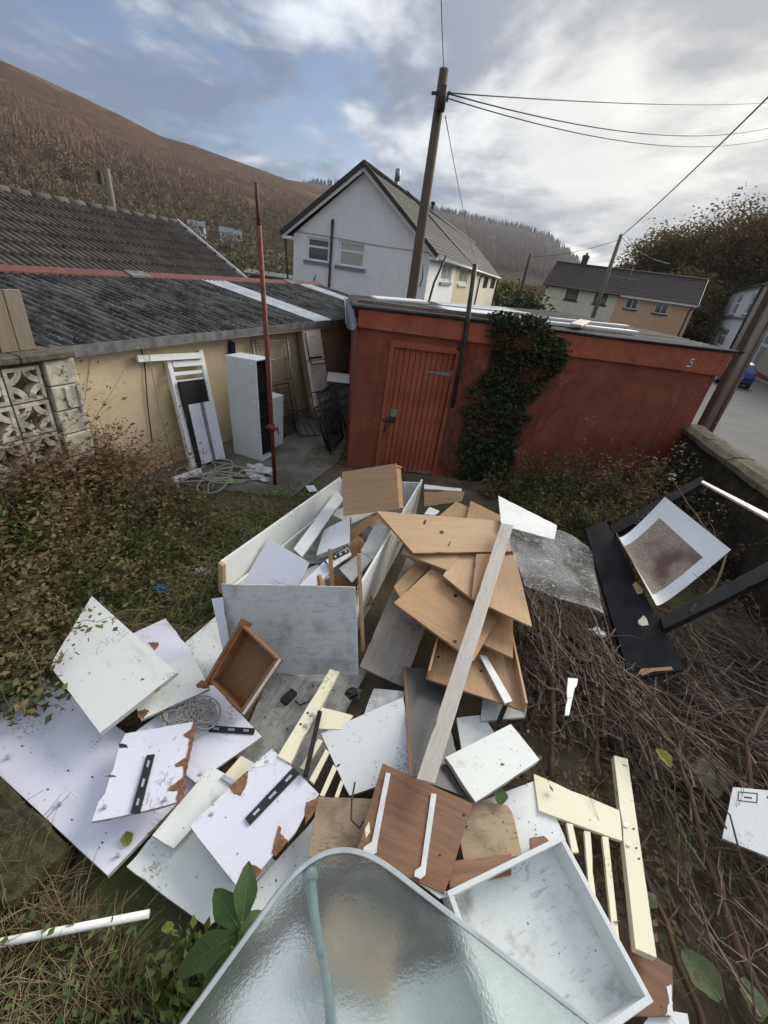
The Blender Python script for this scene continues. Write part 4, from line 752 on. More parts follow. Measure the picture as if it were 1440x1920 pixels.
# ---------------------------------------------------------------- cars
def car(loc, rz, paint, label, plate=None):
    t = empty('parked_car', loc, rz); tag(t, label, 'car')
    # local y forward (rear faces -y); cross-sections from rear to front: (y, zlow, zbelt, ztop, half_low, half_belt, half_top)
    S = [(-2.02, .42, .86, .92, .72, .74, .66), (-1.95, .28, .94, 1.02, .80, .82, .68), (-1.62, .22, .96, 1.36, .86, .86, .58), (-1.2, .20, .96, 1.47, .87, .87, .60), (-0.2, .18, .94, 1.49, .87, .87, .62), (0.45, .18, .92, 1.38, .87, .87, .58), (1.0, .19, .90, .98, .86, .86, .70), (1.75, .22, .76, .80, .84, .82, .66), (2.02, .34, .62, .66, .74, .70, .6)]
    V = []; F = []
    for y, zl, zb, zt, hl, hb, ht in S: V += [(-hl, y, zl), (-hb-0.03, y, (zl+zb)*0.5), (-hb, y, zb), (-ht, y, zt-0.03), (-ht*0.7, y, zt), (ht*0.7, y, zt), (ht, y, zt-0.03), (hb, y, zb), (hb+0.03, y, (zl+zb)*0.5), (hl, y, zl)]
    for i in range(len(S)-1):
        for j in range(10): a, b = i*10+j, i*10+(j+1) % 10; F.append((a, b, b+10, a+10))
    F += [tuple(reversed(range(10))), tuple(range(len(V)-10, len(V)))]
    mb = MB(); mb.add(V, F, True); b = mb.build('body', paint, t, fix=True); md = b.modifiers.new('edges', 'EDGE_SPLIT'); md.split_angle = R(38)
    mb = MB(); mb.add([(-.56, -1.955, 1.00), (.56, -1.955, 1.00), (.47, -1.655, 1.33), (-.47, -1.655, 1.33), (-.56, -1.90, 1.00), (.56, -1.90, 1.00), (.47, -1.60, 1.33), (-.47, -1.60, 1.33)], [(0, 1, 2, 3), (7, 6, 5, 4), (0, 4, 5, 1), (2, 6, 7, 3), (0, 3, 7, 4), (1, 5, 6, 2)]); mb.build('rear_window', PANE, t, fix=True)
    for s in (-1, 1):
        mb = MB(); mb.add([(s*.875, -1.35, .98), (s*.885, .6, .95), (s*.63, .25, 1.38), (s*.635, -1.15, 1.42), (s*.84, -1.35, .98), (s*.85, .6, .95), (s*.59, .25, 1.38), (s*.60, -1.15, 1.42)], [(0, 1, 2, 3), (7, 6, 5, 4), (0, 4, 5, 1), (2, 6, 7, 3), (0, 3, 7, 4), (1, 5, 6, 2)]); mb.build('side_window', PANE, t, fix=True)
        mb = MB(); mb.box((s*.70, -1.975, .84), (.22, .08, .30)); mb.build('tail_light', mat('red_lens', (0.25, 0.01, 0.01), (0.2, 0.01, 0.01), 5, 0.2) if 'red_lens' not in bpy.data.materials else bpy.data.materials['red_lens'], t, bevel=.02)
        for y in (-1.25, 1.3):
            w = MB(); w.tube([(s*.70, y, .31), (s*.89, y, .31)], .31, 18); w = w.build('wheel', BLKP, t); q = MB(); q.tube([(s*.885, y, .31), (s*.90, y, .31)], .19, 12); q.build('rim', STEEL, w)
    mb = MB(); mb.box((0, -2.03, .60), (.52, .02, .11)); mb.build('number_plate', mat('yellow_plate', (0.60, 0.55, 0.35), (0.5, 0.46, 0.3), 30, 0.5) if 'yellow_plate' not in bpy.data.materials else bpy.data.materials['yellow_plate'], t)
    mb = MB(); mb.box((0, -2.0, .40), (1.5, .1, .14)); mb.build('bumper', BLKP, t, bevel=.03)
    return t
BLKP = BLACKP
def paint(name, c_): t = NT(name); t.set('Base Color', c_).set('Roughness', 0.28).set('Coat Weight', 0.6).set('Metallic', 0.2); return t.m
car((20.75, 29.2, gz(29)+0.015), R(-26), paint('deep_blue_car_paint', (0.012, 0.030, 0.17)), 'dark blue hatchback parked by the far kerb behind the grey pole')
car((7.02, 5.02, 0.015), R(-3), paint('dusty_mauve_car_paint', (0.22, 0.14, 0.14)), 'mauve car cut off by the right edge beside the wall')

# ---------------------------------------------------------------- trees
def leaf_mat(name, a, b, c_, trans=0.25):
    t = NT(name); C = t.co('World'); g = t.N.new('ShaderNodeNewGeometry'); k = t.mix(g.outputs['Random Per Island'], a, b); k = t.mix(t.rng(t.noise(1.3, 4, 0.6, C), 0.45, 0.62), k, c_)
    t.set('Base Color', k).set('Roughness', 0.7).set('Specular IOR Level', 0.25)
    tr = t.N.new('ShaderNodeBsdfTranslucent'); t.L.new(k, tr.inputs[0]); ms = t.N.new('ShaderNodeMixShader'); ms.inputs[0].default_value = trans
    out = t.N['Material Output']; t.L.new(t.b.outputs[0], ms.inputs[1]); t.L.new(tr.outputs[0], ms.inputs[2]); t.L.new(ms.outputs[0], out.inputs[0]); return t.m
def leaves(P, size, rs, up=0.4, long=1.6):
    """one folded diamond of two triangles-quads per point; returns V,F"""
    n = len(P); d = rs.normal(size=(n, 3)); d[:, 2] = np.abs(d[:, 2])*up - 0.25; d /= np.linalg.norm(d, axis=1)[:, None]
    s = np.cross(d, rs.normal(size=(n, 3))); s /= np.linalg.norm(s, axis=1)[:, None]+1e-9
    L = (size*rs.uniform(0.6, 1.3, n))[:, None] if np.isscalar(size) else (size*rs.uniform(0.7, 1.2, n))[:, None]
    a = P; b = P+d*L*0.45+s*L*0.5/long; c_ = P+d*L; e = P+d*L*0.45-s*L*0.5/long
    V = np.stack([a, b, c_, e], 1).reshape(-1, 3); F = np.arange(4*n).reshape(n, 4); return V, F
BARK = mat('tree_bark', (0.085, 0.07, 0.055), (0.05, 0.042, 0.033), 14, 0.95, 0.6, 50)
def branches(rs, h, spread, n, r0, trunk=0.45, lean=0.0, up=0.6):
    mb = MB(); tips = []
    top = Vector((lean*h, 0, h*0.8)); pts = [Vector((0, 0, -0.4)), Vector((lean*h*0.4+rs.normal()*.03*h, rs.normal()*.03*h, h*0.4)), top]; mb.tube(pts, [r0, r0*.75, r0*.2], 7)
    for i in range(n):
        f = rs.uniform(0.2, 1.0); b = pts[0].lerp(pts[1], f/0.5) if f < 0.5 else pts[1].lerp(pts[2], (f-0.5)/0.5); a = rs.uniform(0, 6.28)
        l = spread*rs.uniform(0.5, 1.05)*(1.1-0.4*f); e = b+Vector((math.cos(a)*l, math.sin(a)*l, l*up*rs.uniform(0.5, 1.4))); m = b.lerp(e, 0.5)+Vector((rs.normal(), rs.normal(), rs.normal()+0.6))*l*0.09
        mb.tube([b, m, e], [r0*.38, r0*.22, r0*.06], 5, cap=False); tips += [m, e, m.lerp(e, .5)]
        for k in range(3):
            q = m.lerp(e, rs.uniform(0, 1)); u = q+Vector((rs.normal(), rs.normal(), abs(rs.normal())*0.8+.2))*l*0.30; mb.tube([q, u], [r0*.13, r0*.04], 4, cap=False); tips.append(u)
    return mb, tips
def tree(name, loc, h, spread, nl, lsize, m, label, seed, nb=18, group=None, squash=0.75, lean=0.0, clump=0.20):
    rs = np.random.RandomState(seed); t = empty(name, loc); tag(t, label, 'tree', group); mb, tips = branches(rs, h, spread, nb, h*0.026, lean=lean); mb.build('trunk', BARK, t)
    if nl:
        T_ = np.array([tuple(p) for p in tips]); k = rs.randint(0, len(T_), nl); P = T_[k]+np.clip(rs.normal(size=(nl, 3)), -1.4, 1.4)*spread*clump*np.array([1, 1, squash]); V, F = leaves(P, lsize, rs); put('crown', np_mesh('crown', V, F), m, t)
    return t
OLIVE = leaf_mat('olive_autumn_leaves', (0.125, 0.115, 0.042), (0.185, 0.150, 0.058), (0.150, 0.098, 0.042)); RUSTL = leaf_mat('russet_leaves', (0.17, 0.105, 0.036), (0.13, 0.105, 0.04), (0.12, 0.066, 0.028)); YELL = leaf_mat('yellowing_leaves', (0.22, 0.18, 0.045), (0.16, 0.135, 0.04), (0.12, 0.10, 0.035)); DKGR = leaf_mat('dark_evergreen_leaves', (0.018, 0.032, 0.014), (0.030, 0.045, 0.020), (0.022, 0.034, 0.016)); GREEN = leaf_mat('fresh_green_leaves', (0.075, 0.105, 0.022), (0.11, 0.13, 0.03), (0.06, 0.08, 0.02))
WT = [(22.9, 96, 8.0, 'small olive tree at the left end of the wooded bank', 0), (24.6, 92, 11.5, 'olive tree second from the left on the wooded bank', 0), (26.6, 90, 13, 'tall rounded olive tree on the wooded bank above the peach house', 0), (28.9, 92, 13.0, 'broad russet tinged tree on the wooded bank', 1), (31.2, 90, 13.5, 'rusty olive tree on the bank beside the street house roof', 1), (33.6, 92, 13.5, 'tree on the wooded bank cut by the right edge', 0), (27.6, 74, 7.0, 'low russet tree in front of the wooded bank right of the peach house', 1), (29.2, 79, 7.5, 'low olive tree between the peach and the white street house', 0), (28.8, 82, 9.0, 'middle height olive tree in the centre of the wooded bank', 0), (33.0, 99, 11, 'olive tree behind the white street house corner', 0)]
for i, (az, r, h, lb, k) in enumerate(WT):
    x, y = r*math.sin(R(az)), r*math.cos(R(az)); z = gz(y) if r < 79 else RH.pt(az, (r-78)/(interp(RH.tab, az, 2)-78))[2]
    tree('bank_tree', (x, y, z-0.4), h, h*0.46, 9000, 0.42, (OLIVE, RUSTL)[k], lb, 40+i, 38, 'trees on the wooded bank', clump=0.19)
x, y = 96*math.sin(R(31.0)), 96*math.cos(R(31.0)); tree('bare_tree', (x, y, 4.0), 15, 5.5, 0, 0, OLIVE, 'leafless tree with fine twigs above the wooded bank', 60, 60)
for i, (az, r, h, lb, m) in enumerate([(9.9, 78, 6.2, 'yellowing round tree left of the distant dark pole', YELL), (12.0, 90, 6.5, 'russet tree behind the yellowing ones in the valley', RUSTL), (11.0, 84, 6.0, 'pale olive tree at the centre of the valley gap', OLIVE), (13.6, 96, 5.6, 'small yellowing tree close to the cream house end', YELL)]):
    tree('valley_tree', (r*math.sin(R(az)), r*math.cos(R(az)), gz(r)-0.3), h, h*0.42, 1500, 0.5, m, lb, 70+i, 18, 'trees in the valley gap', clump=0.25)
def shrub(name, loc, w, h, n, ls, m, label, seed, cat='shrub', flat=1.0):
    rs = np.random.RandomState(seed); t = empty(name, loc); tag(t, label, cat); mb = MB(); P = []
    for i in range(26):
        a = rs.uniform(0, 6.28); q = Vector((math.cos(a)*w*rs.uniform(.1, .5), math.sin(a)*w*rs.uniform(.1, .5)*flat, h*rs.uniform(.4, 1))); mb.tube([(q.x*.2, q.y*.2, -.1), (q.x*.6, q.y*.6, q.z*.6), q], [.02*h, .012*h, .004*h], 4, cap=False); P += [q, q*0.75]
    mb.build('stems', BARK, t); P = np.array([tuple(p) for p in P]); k = rs.randint(0, len(P), n); Q = P[k]+rs.normal(size=(n, 3))*np.array([w*.12, w*.12*flat, h*.13]); V, F = leaves(Q, ls, rs); put('leaves', np_mesh('leaves', V, F), m, t); return t
shrub('evergreen_bush', (5.6, 26, -0.8), 2.6, 3.0, 2600, 0.22, DKGR, 'dark evergreen bush behind the shed roof, left of two', 81); shrub('evergreen_bush', (7.0, 26.5, -0.8), 2.4, 2.7, 2400, 0.22, DKGR, 'dark evergreen bush behind the shed roof, nearest the cream house', 82)
shrub('green_bush', (-10.2, 24.5, -0.7), 3.4, 2.5, 2000, 0.2, GREEN, 'bright green bush right of the bungalow roof', 83)
x, y = 52*math.sin(R(9.3)), 52*math.cos(R(9.3)); fn = empty('board_fence', (x-2.6, y-8, gz(44)), R(-10)); tag(fn, 'short dark board fence with pale posts beside the house row', 'fence')
for i in range(4):
    mb = MB(); mb.box((i*1.25, 0, 0.9), (0.14, 0.14, 2.2)); mb.build('post', PVCD, fn)
    for j in range(8):
        if i < 3: mb = MB(); mb.box((i*1.25+0.16+0.13*j, 0.02, 0.9), (0.12, 0.03, 1.8)); mb.build('board', WOODGREY, fn)
# ---------------------------------------------------------------- pile: where each sheet lies (origin, long axis, cross axis, outline in metres, thickness, material)
PILE = {
    'board_dirty': ((-0.3739, 1.6613, 0.0900), (-0.2955, -0.9553, -0.0000), (0.9553, -0.2955, 0.0000), [(0.364, -0.19), (0.343, 0.27), (-0.583, 0.27), (-0.327, -0.379)], 0.02, 'DIRTY'),
    'board_big_left': ((-1.5236, 1.2194, 0.1300), (0.9237, -0.3821, 0.0290), (0.3824, 0.9240, -0.0057), [(-0.68, 0.227), (-0.664, -0.234), (0.66, -0.242), (0.69, 0.246)], 0.03, 'LAV'),
    'board_specks': ((-1.0422, 2.0258, 0.1300), (0.7471, -0.6641, -0.0291), (0.6629, 0.7410, 0.1072), [(-0.243, -0.179), (0.334, -0.115), (0.194, 0.158), (-0.349, 0.158)], 0.018, 'MINT'),
    'board_lav_back': ((-1.4473, 1.9567, 0.2000), (0.7766, -0.6300, -0.0041), (0.6299, 0.7763, 0.0246), [(-0.235, -0.157), (0.263, -0.178), (0.2, 0.172), (-0.235, 0.167)], 0.016, 'LAV'),
    'board_tapered': ((-1.2035, 1.6620, 0.2500), (-0.6961, -0.7177, 0.0211), (0.7178, -0.6962, 0.0005), [(0.22, -0.174), (0.192, 0.066), (0.196, 0.157), (0.003, 0.168), (-0.202, 0.178), (-0.209, 0.038), (-0.211, -0.157)], 0.02, 'MINT'),
    'board_bush': ((-1.5882, 1.6660, 0.3600), (0.8693, -0.4943, 0.0074), (0.4860, 0.8572, 0.1701), [(-0.257, -0.2), (0.398, -0.235), (0.419, 0.222), (-0.608, 0.235)], 0.034, 'MINT'),
    'board_rail_b': ((-0.8947, 1.4537, 0.1800), (0.8539, -0.5204, 0.0115), (0.5204, 0.8531, -0.0384), [(-0.268, -0.243), (0.243, -0.199), (0.307, 0.203), (-0.273, 0.235)], 0.016, 'LAV'),
    'board_rail_a': ((-1.0340, 1.1670, 0.2700), (0.2797, -0.9599, 0.0163), (0.9596, 0.2801, 0.0255), [(-0.135, -0.186), (-0.018, -0.177), (0.021, -0.183), (0.108, -0.178), (0.146, -0.196), (0.231, -0.195), (0.226, -0.005), (0.206, 0.185), (0.054, 0.18), (-0.079, 0.186), (-0.233, 0.189), (-0.223, 0.002), (-0.211, -0.174)], 0.018, 'LAV'),
    'board_low_white': ((-0.6279, 0.8477, 0.1300), (0.9192, -0.3939, 0.0000), (0.3939, 0.9192, -0.0000), [(0.211, -0.148), (0.315, 0.187), (-0.286, 0.187), (-0.28, -0.182)], 0.02, 'MINT'),
    'board_low_strip': ((-0.2044, 0.8483, 0.1500), (-0.6087, -0.7934, -0.0000), (0.7934, -0.6087, 0.0000), [(0.235, -0.069), (0.194, 0.076), (-0.249, 0.076), (-0.254, -0.089)], 0.018, 'WHITE'),
    'board_strip_white': ((-0.7440, 1.0556, 0.1900), (-0.3857, -0.9226, 0.0094), (0.9226, -0.3856, 0.0064), [(0.198, -0.07), (0.184, 0.063), (-0.196, 0.092), (-0.185, -0.081)], 0.018, 'MINT'),
    'board_pale_end': ((-0.6007, 1.2552, 0.1600), (-0.5004, -0.8658, 0.0000), (0.8658, -0.5004, 0.0000), [(0.109, -0.04), (0.057, 0.049), (-0.099, 0.049), (-0.076, -0.059)], 0.016, 'CREAM'),
    'board_rail_c': ((-0.4039, 1.0384, 0.2700), (-0.5213, -0.8534, -0.0029), (0.8534, -0.5213, -0.0045), [(-0.082, -0.204), (-0.03, -0.161), (0.028, -0.151), (0.021, -0.203), (0.117, -0.201), (0.25, -0.203), (0.254, 0.012), (0.256, 0.205), (0.218, 0.186), (0.165, 0.15), (0.151, 0.199), (0.069, 0.199), (0.004, 0.15), (-0.001, 0.212), (-0.054, 0.215), (-0.129, 0.198), (-0.172, 0.185), (-0.253, 0.184), (-0.252, 0.006), (-0.254, -0.189)], 0.016, 'LAV'),
    'board_white_mid': ((0.1374, 1.4445, 0.2700), (-0.8982, -0.4268, -0.1053), (0.4361, -0.8953, -0.0914), [(-0.295, -0.231), (0.267, -0.178), (0.201, 0.194), (-0.181, 0.21)], 0.018, 'WHITE'),
    'board_white_under': ((0.7874, 1.6733, 0.2200), (0.9663, 0.2573, 0.0000), (-0.2573, 0.9663, 0.0000), [(-0.137, -0.146), (0.139, -0.059), (0.099, 0.111), (-0.092, 0.111)], 0.018, 'WHITE'),
    'board_grey_stub': ((1.0011, 1.8508, 0.2400), (0.9980, 0.0629, 0.0000), (-0.0629, 0.9980, 0.0000), [(-0.184, -0.098), (0.137, -0.04), (0.188, 0.073), (-0.133, 0.073)], 0.018, 'GREYW'),
    'board_white_big_right': ((0.9763, 1.1620, 0.2700), (-0.8929, -0.4503, -0.0046), (0.4501, -0.8920, -0.0427), [(0.193, -0.168), (0.209, 0.175), (-0.173, 0.14), (-0.239, -0.151)], 0.018, 'WHITE'),
    'board_white_right': ((0.8283, 1.4168, 0.3800), (-0.8326, -0.5539, 0.0031), (0.5539, -0.8326, 0.0013), [(0.255, -0.131), (0.249, 0.129), (-0.251, 0.122), (-0.253, -0.12)], 0.034, 'MINT'),
    'board_chip': ((0.1012, 1.0169, 0.3000), (0.9929, 0.0142, 0.1185), (-0.0144, 0.9999, 0.0005), [(-0.219, -0.138), (0.203, -0.131), (0.247, 0.141), (-0.224, 0.128)], 0.016, 'CHIP'),
    'board_tan_round': ((0.7693, 1.0880, 0.3100), (0.9925, 0.1216, 0.0112), (-0.1218, 0.9925, 0.0128), [(-0.16, -0.136), (0.142, -0.11), (0.151, 0.051), (0.151, 0.088), (0.135, 0.113), (0.102, 0.123), (-0.161, 0.129)], 0.014, 'CHIP'),
    'board_runners': ((0.3671, 1.0237, 0.4000), (0.9591, -0.2825, 0.0182), (0.2822, 0.9592, 0.0172), [(-0.213, -0.215), (0.205, -0.2), (0.256, 0.208), (-0.243, 0.208)], 0.018, 'WALNUT'),
    'board_small_brown': ((0.6906, 0.8989, 0.3600), (0.9730, 0.2306, 0.0047), (-0.2306, 0.9730, 0.0074), [(-0.167, -0.049), (0.142, -0.037), (0.177, 0.041), (-0.149, 0.046)], 0.018, 'WALNUT'),
    'board_white_sliver': ((0.3957, 0.8192, 0.3900), (0.9169, -0.3991, 0.0037), (0.3991, 0.9169, 0.0004), [(0.108, -0.018), (0.156, 0.02), (-0.123, 0.012), (-0.14, -0.014)], 0.012, 'WHITE'),
    'board_black': ((0.4697, 1.6649, 0.3000), (0.0880, -0.9867, 0.1366), (0.9872, 0.0680, -0.1446), [(0.402, -0.155), (0.474, 0.164), (-0.451, 0.11), (-0.415, -0.134)], 0.018, 'SLATEB'),
    'board_grey_long': ((0.3064, 2.5846, 0.2600), (-0.2542, -0.9598, -0.1192), (0.9579, -0.2328, -0.1682), [(-0.65, -0.201), (0.602, -0.171), (0.591, 0.174), (-0.547, 0.192)], 0.018, 'GREYB'),
    'board_grey_low': ((0.1987, 1.7942, 0.2400), (0.9984, 0.0562, 0.0000), (-0.0562, 0.9984, 0.0000), [(-0.148, -0.141), (0.114, -0.01), (0.131, 0.081), (-0.089, 0.081)], 0.016, 'GREYW'),
    'wood_back_a': ((0.8085, 3.9003, 0.5400), (-0.4871, -0.8734, -0.0043), (0.8733, -0.4870, -0.0127), [(0.215, -0.167), (0.29, 0.174), (-0.248, 0.16), (-0.263, -0.172)], 0.018, 'OAK2'),
    'wood_back_b': ((1.0508, 3.7891, 0.5800), (-0.2891, -0.9573, -0.0036), (0.9570, -0.2889, -0.0271), [(0.264, -0.172), (0.3, 0.183), (-0.21, 0.202), (-0.363, -0.223)], 0.018, 'OAK'),
    'wood_tray': ((0.8065, 2.1939, 0.3400), (-0.0825, -0.9951, 0.0540), (0.9965, -0.0817, 0.0167), [(-0.206, -0.266), (0.302, -0.337), (0.398, 0.319), (-0.498, 0.299)], 0.014, 'OAK2'),
    'wood_corner': ((1.0046, 2.3727, 0.4500), (-0.2981, -0.9545, 0.0046), (0.9544, -0.2981, -0.0129), [(0.198, -0.12), (0.224, 0.124), (-0.19, 0.079), (-0.232, -0.086)], 0.018, 'OAK'),
    'wood_big': ((0.6095, 2.4665, 0.5000), (0.8413, -0.5367, -0.0652), (0.5383, 0.8427, 0.0091), [(-0.355, 0.328), (-0.347, -0.265), (0.366, -0.299), (0.319, 0.25)], 0.02, 'OAK'),
    'wood_shelf': ((0.4378, 3.0140, 0.5850), (0.9719, -0.2350, 0.0148), (0.2350, 0.9720, 0.0005), [(-0.23, -0.059), (0.211, -0.124), (0.259, 0.154), (-0.235, 0.029)], 0.018, 'OAK2'),
    'wood_edge_a': ((0.3298, 2.9068, 0.4400), (-0.4645, -0.8855, -0.0051), (0.8855, -0.4645, -0.0104), [(0.246, -0.051), (0.323, 0.056), (-0.259, 0.071), (-0.315, -0.081)], 0.018, 'OAK2'),
    'wood_mid_a': ((0.9061, 2.8786, 0.5700), (-0.1921, -0.9813, 0.0096), (0.9801, -0.1924, -0.0490), [(0.177, -0.323), (0.349, -0.074), (0.333, 0.212), (-0.462, 0.254), (-0.234, -0.223)], 0.02, 'OAK2'),
    'wood_mid_b': ((1.0192, 2.7557, 0.6000), (-0.0641, -0.9979, 0.0064), (0.9930, -0.0645, -0.0993), [(0.286, -0.246), (0.422, 0.211), (-0.515, 0.211), (-0.354, -0.172)], 0.018, 'OAK'),
    'wood_top': ((0.6462, 3.2802, 0.6800), (0.9760, 0.2134, -0.0443), (-0.1953, 0.9467, 0.2562), [(-0.404, -0.251), (0.554, -0.163), (0.607, 0.224), (-0.689, 0.224)], 0.022, 'OAK2'),
    'metal_strip': ((0.9221, 1.9818, 0.3900), (0.3174, -0.9483, 0.0001), (0.9483, 0.3174, -0.0003), [(0.199, -0.032), (0.19, 0.032), (-0.186, 0.025), (-0.202, -0.025)], 0.014, 'WMET'),
    'plank_long': ((0.6672, 1.9477, 0.6200), (-0.3194, -0.9420, -0.1035), (0.9472, -0.3139, -0.0661), [(0.848, -0.041), (0.827, 0.049), (-1.595, 0.049), (-1.566, -0.064)], 0.024, 'PLANK'),
    'right_edge_white': ((2.2265, 1.2860, 0.4000), (-0.5845, -0.7982, -0.1461), (0.7743, -0.6025, 0.1936), [(0.202, -0.115), (0.152, 0.107), (-0.26, 0.107), (-0.129, -0.107)], 0.018, 'WHITE'),
    'brush_white': ((1.3519, 1.8233, 0.5000), (-0.4603, -0.8878, 0.0000), (0.8878, -0.4603, 0.0000), [(0.164, -0.002), (0.148, 0.02), (-0.093, 0.015), (-0.125, 0.024), (-0.19, 0.02), (-0.154, -0.04)], 0.012, 'WHITE'),
    'brown_bottom': ((1.3541, 0.6428, 0.2000), (0.9347, -0.3554, 0.0000), (0.3554, 0.9347, -0.0000), [(-0.219, -0.218), (0.159, -0.031), (0.18, 0.139), (-0.116, 0.139)], 0.02, 'WALNUT'),
    'brown_chip_right': ((1.0186, 1.0498, 0.3300), (0.9722, 0.2343, 0.0000), (-0.2343, 0.9722, 0.0000), [(-0.073, -0.041), (0.081, -0.025), (0.039, 0.034), (-0.045, 0.034)], 0.016, 'WALNUT'),
    'white_low_right': ((1.4549, 0.5253, 0.1800), (1.0000, -0.0030, 0.0000), (0.0030, 1.0000, -0.0000), [(-0.178, -0.061), (0.093, -0.036), (0.119, 0.051), (-0.028, 0.051)], 0.018, 'WHITE'),
    'lav_in_box': ((-0.8050, 2.7205, 0.4200), (0.9567, -0.2890, 0.0358), (0.2383, 0.8475, 0.4744), [(-0.23, -0.232), (0.239, -0.169), (0.221, 0.154), (-0.232, 0.249)], 0.016, 'LAV'),
    'white_in_strip': ((-0.6056, 3.5383, 0.4600), (-0.1566, -0.9876, -0.0036), (0.9876, -0.1566, -0.0105), [(0.556, -0.056), (0.633, 0.057), (-0.514, 0.062), (-0.681, -0.069)], 0.03, 'WHITE'),
    'white_in_box': ((-0.4362, 3.3581, 0.4200), (0.1570, -0.9859, -0.0584), (0.9578, 0.1375, 0.2523), [(0.264, -0.171), (0.147, 0.14), (-0.288, 0.16), (-0.124, -0.114)], 0.05, 'WHITE'),
    'grey_in_box': ((-0.0236, 3.3904, 0.4200), (-0.2792, -0.9602, -0.0074), (0.9601, -0.2790, -0.0191), [(0.25, -0.072), (0.314, 0.083), (-0.211, 0.118), (-0.361, -0.139)], 0.016, 'GREYW'),
    'brown_in_box': ((-0.2097, 3.5283, 0.4400), (0.6847, 0.4309, 0.5878), (-0.7072, 0.1979, 0.6787), [(-0.178, -0.05), (0.12, -0.04), (0.185, 0.045), (-0.125, 0.045)], 0.014, 'OAK'),
    'rail_in_box': ((-0.3266, 2.9578, 0.4700), (0.5844, 0.8114, 0.0050), (-0.8114, 0.5844, 0.0058), [(-0.158, -0.066), (0.113, -0.042), (0.168, 0.058), (-0.12, 0.054)], 0.014, 'WHITE'),
    'grey_in_box_b': ((-0.1693, 2.9650, 0.4100), (0.4791, 0.8777, 0.0075), (-0.8777, 0.4790, 0.0134), [(-0.214, -0.107), (0.152, -0.058), (0.209, 0.079), (-0.141, 0.093)], 0.012, 'GREYW'),
    'lav_in_box_b': ((-0.4667, 2.7365, 0.4200), (-0.3587, -0.9334, 0.0024), (0.9334, -0.3587, 0.0031), [(0.196, -0.058), (0.137, 0.055), (-0.148, 0.068), (-0.185, -0.063)], 0.012, 'LAV'),
    'white_far_strip': ((0.6492, 4.4902, 0.5500), (0.9965, 0.0831, 0.0000), (-0.0831, 0.9965, 0.0000), [(-0.234, -0.067), (0.225, -0.025), (0.238, 0.047), (-0.224, 0.047)], 0.02, 'WHITE'),
    'tan_far': ((0.6613, 4.3398, 0.5000), (0.9889, 0.0551, 0.1377), (-0.1483, 0.3673, 0.9182), [(-0.227, -0.103), (0.211, -0.04), (0.245, 0.071), (-0.229, 0.071)], 0.018, 'OAK2'),
    'white_far_bit': ((0.5025, 3.8798, 0.5500), (0.8868, -0.4621, 0.0000), (0.4621, 0.8868, -0.0000), [(-0.041, -0.108), (0.054, -0.046), (0.058, 0.079), (-0.071, 0.079)], 0.02, 'WHITE'),
    'black_front': ((2.1747, 2.9022, 0.5200), (0.1905, -0.9240, -0.3315), (0.9646, 0.1134, 0.2383), [(-0.778, -0.058), (0.645, -0.259), (0.617, 0.172), (-0.844, 0.172)], 0.05, 'BLACKB'),
    'poster': ((2.6053, 3.3632, 0.8000), (-0.7871, -0.5534, -0.2724), (0.6096, -0.7652, -0.2069), [(0.267, -0.343), (0.614, 0.327), (-0.458, 0.327), (-0.533, -0.395)], 0.003, 'POSTER'),
    'plastic_board': ((1.4150, 3.6292, 0.7400), (0.9052, -0.3902, -0.1686), (0.4137, 0.8998, 0.1386), [(-0.203, -0.257), (0.293, -0.067), (0.269, 0.173), (-0.377, 0.173)], 0.014, 'MINT'),
    'plastic_film': ((1.5047, 2.9501, 0.7000), (0.9865, -0.0957, -0.1327), (0.1135, 0.9845, 0.1340), [(-0.287, -0.328), (0.353, -0.364), (0.405, 0.496), (0.126, 0.601), (-0.477, 0.437)], 0.004, 'FILM'),
    'tray_white': ((0.9116, 0.6249, 0.4000), (0.9038, 0.4232, 0.0635), (-0.4280, 0.8938, 0.1341), [(-0.296, -0.246), (0.335, -0.247), (0.336, 0.311), (-0.295, 0.311)], 0.11, 'WHITE'),
    'cot_right_post': ((1.5444, 1.1589, 0.2900), (-0.2821, -0.9594, -0.0003), (0.9594, -0.2821, 0.0006), [(0.47, -0.044), (0.464, 0.043), (-0.475, 0.042), (-0.459, -0.041)], 0.045, 'CREAM'),
    'cot_right_rail': ((1.2979, 1.2699, 0.2850), (0.9722, -0.2341, -0.0016), (0.2341, 0.9722, 0.0001), [(-0.213, -0.095), (0.221, -0.082), (0.232, 0.077), (-0.242, 0.101)], 0.022, 'CREAM'),
    'cot_left_post': ((-0.2608, 1.6155, 0.2800), (-0.2613, -0.9652, 0.0000), (0.9652, -0.2613, -0.0000), [(0.329, -0.043), (0.335, 0.043), (-0.337, 0.035), (-0.327, -0.035)], 0.045, 'CREAM'),
    'panel_near': ((-0.5242, 2.1201, 0.4000), (0.9859, 0.0476, 0.1606), (-0.1660, 0.4081, 0.8977), [(-0.432, -0.318), (0.467, -0.334), (0.464, 0.311), (-0.497, 0.342)], 0.018, 'GREYW'),
    'drawer_brown': ((-0.7226, 1.7017, 0.4600), (-0.4332, -0.6810, -0.5905), (0.8938, -0.4091, -0.1838), [(0.171, -0.128), (0.193, 0.158), (-0.168, 0.148), (-0.2, -0.181)], 0.012, 'MAHOG'),
    'crate_front': ((-0.1686, 3.7162, 0.7800), (0.9030, -0.1855, 0.3875), (-0.2468, 0.5143, 0.8213), [(-0.323, -0.226), (0.284, -0.222), (0.3, 0.224), (-0.292, 0.224)], 0.014, 'OAK'),
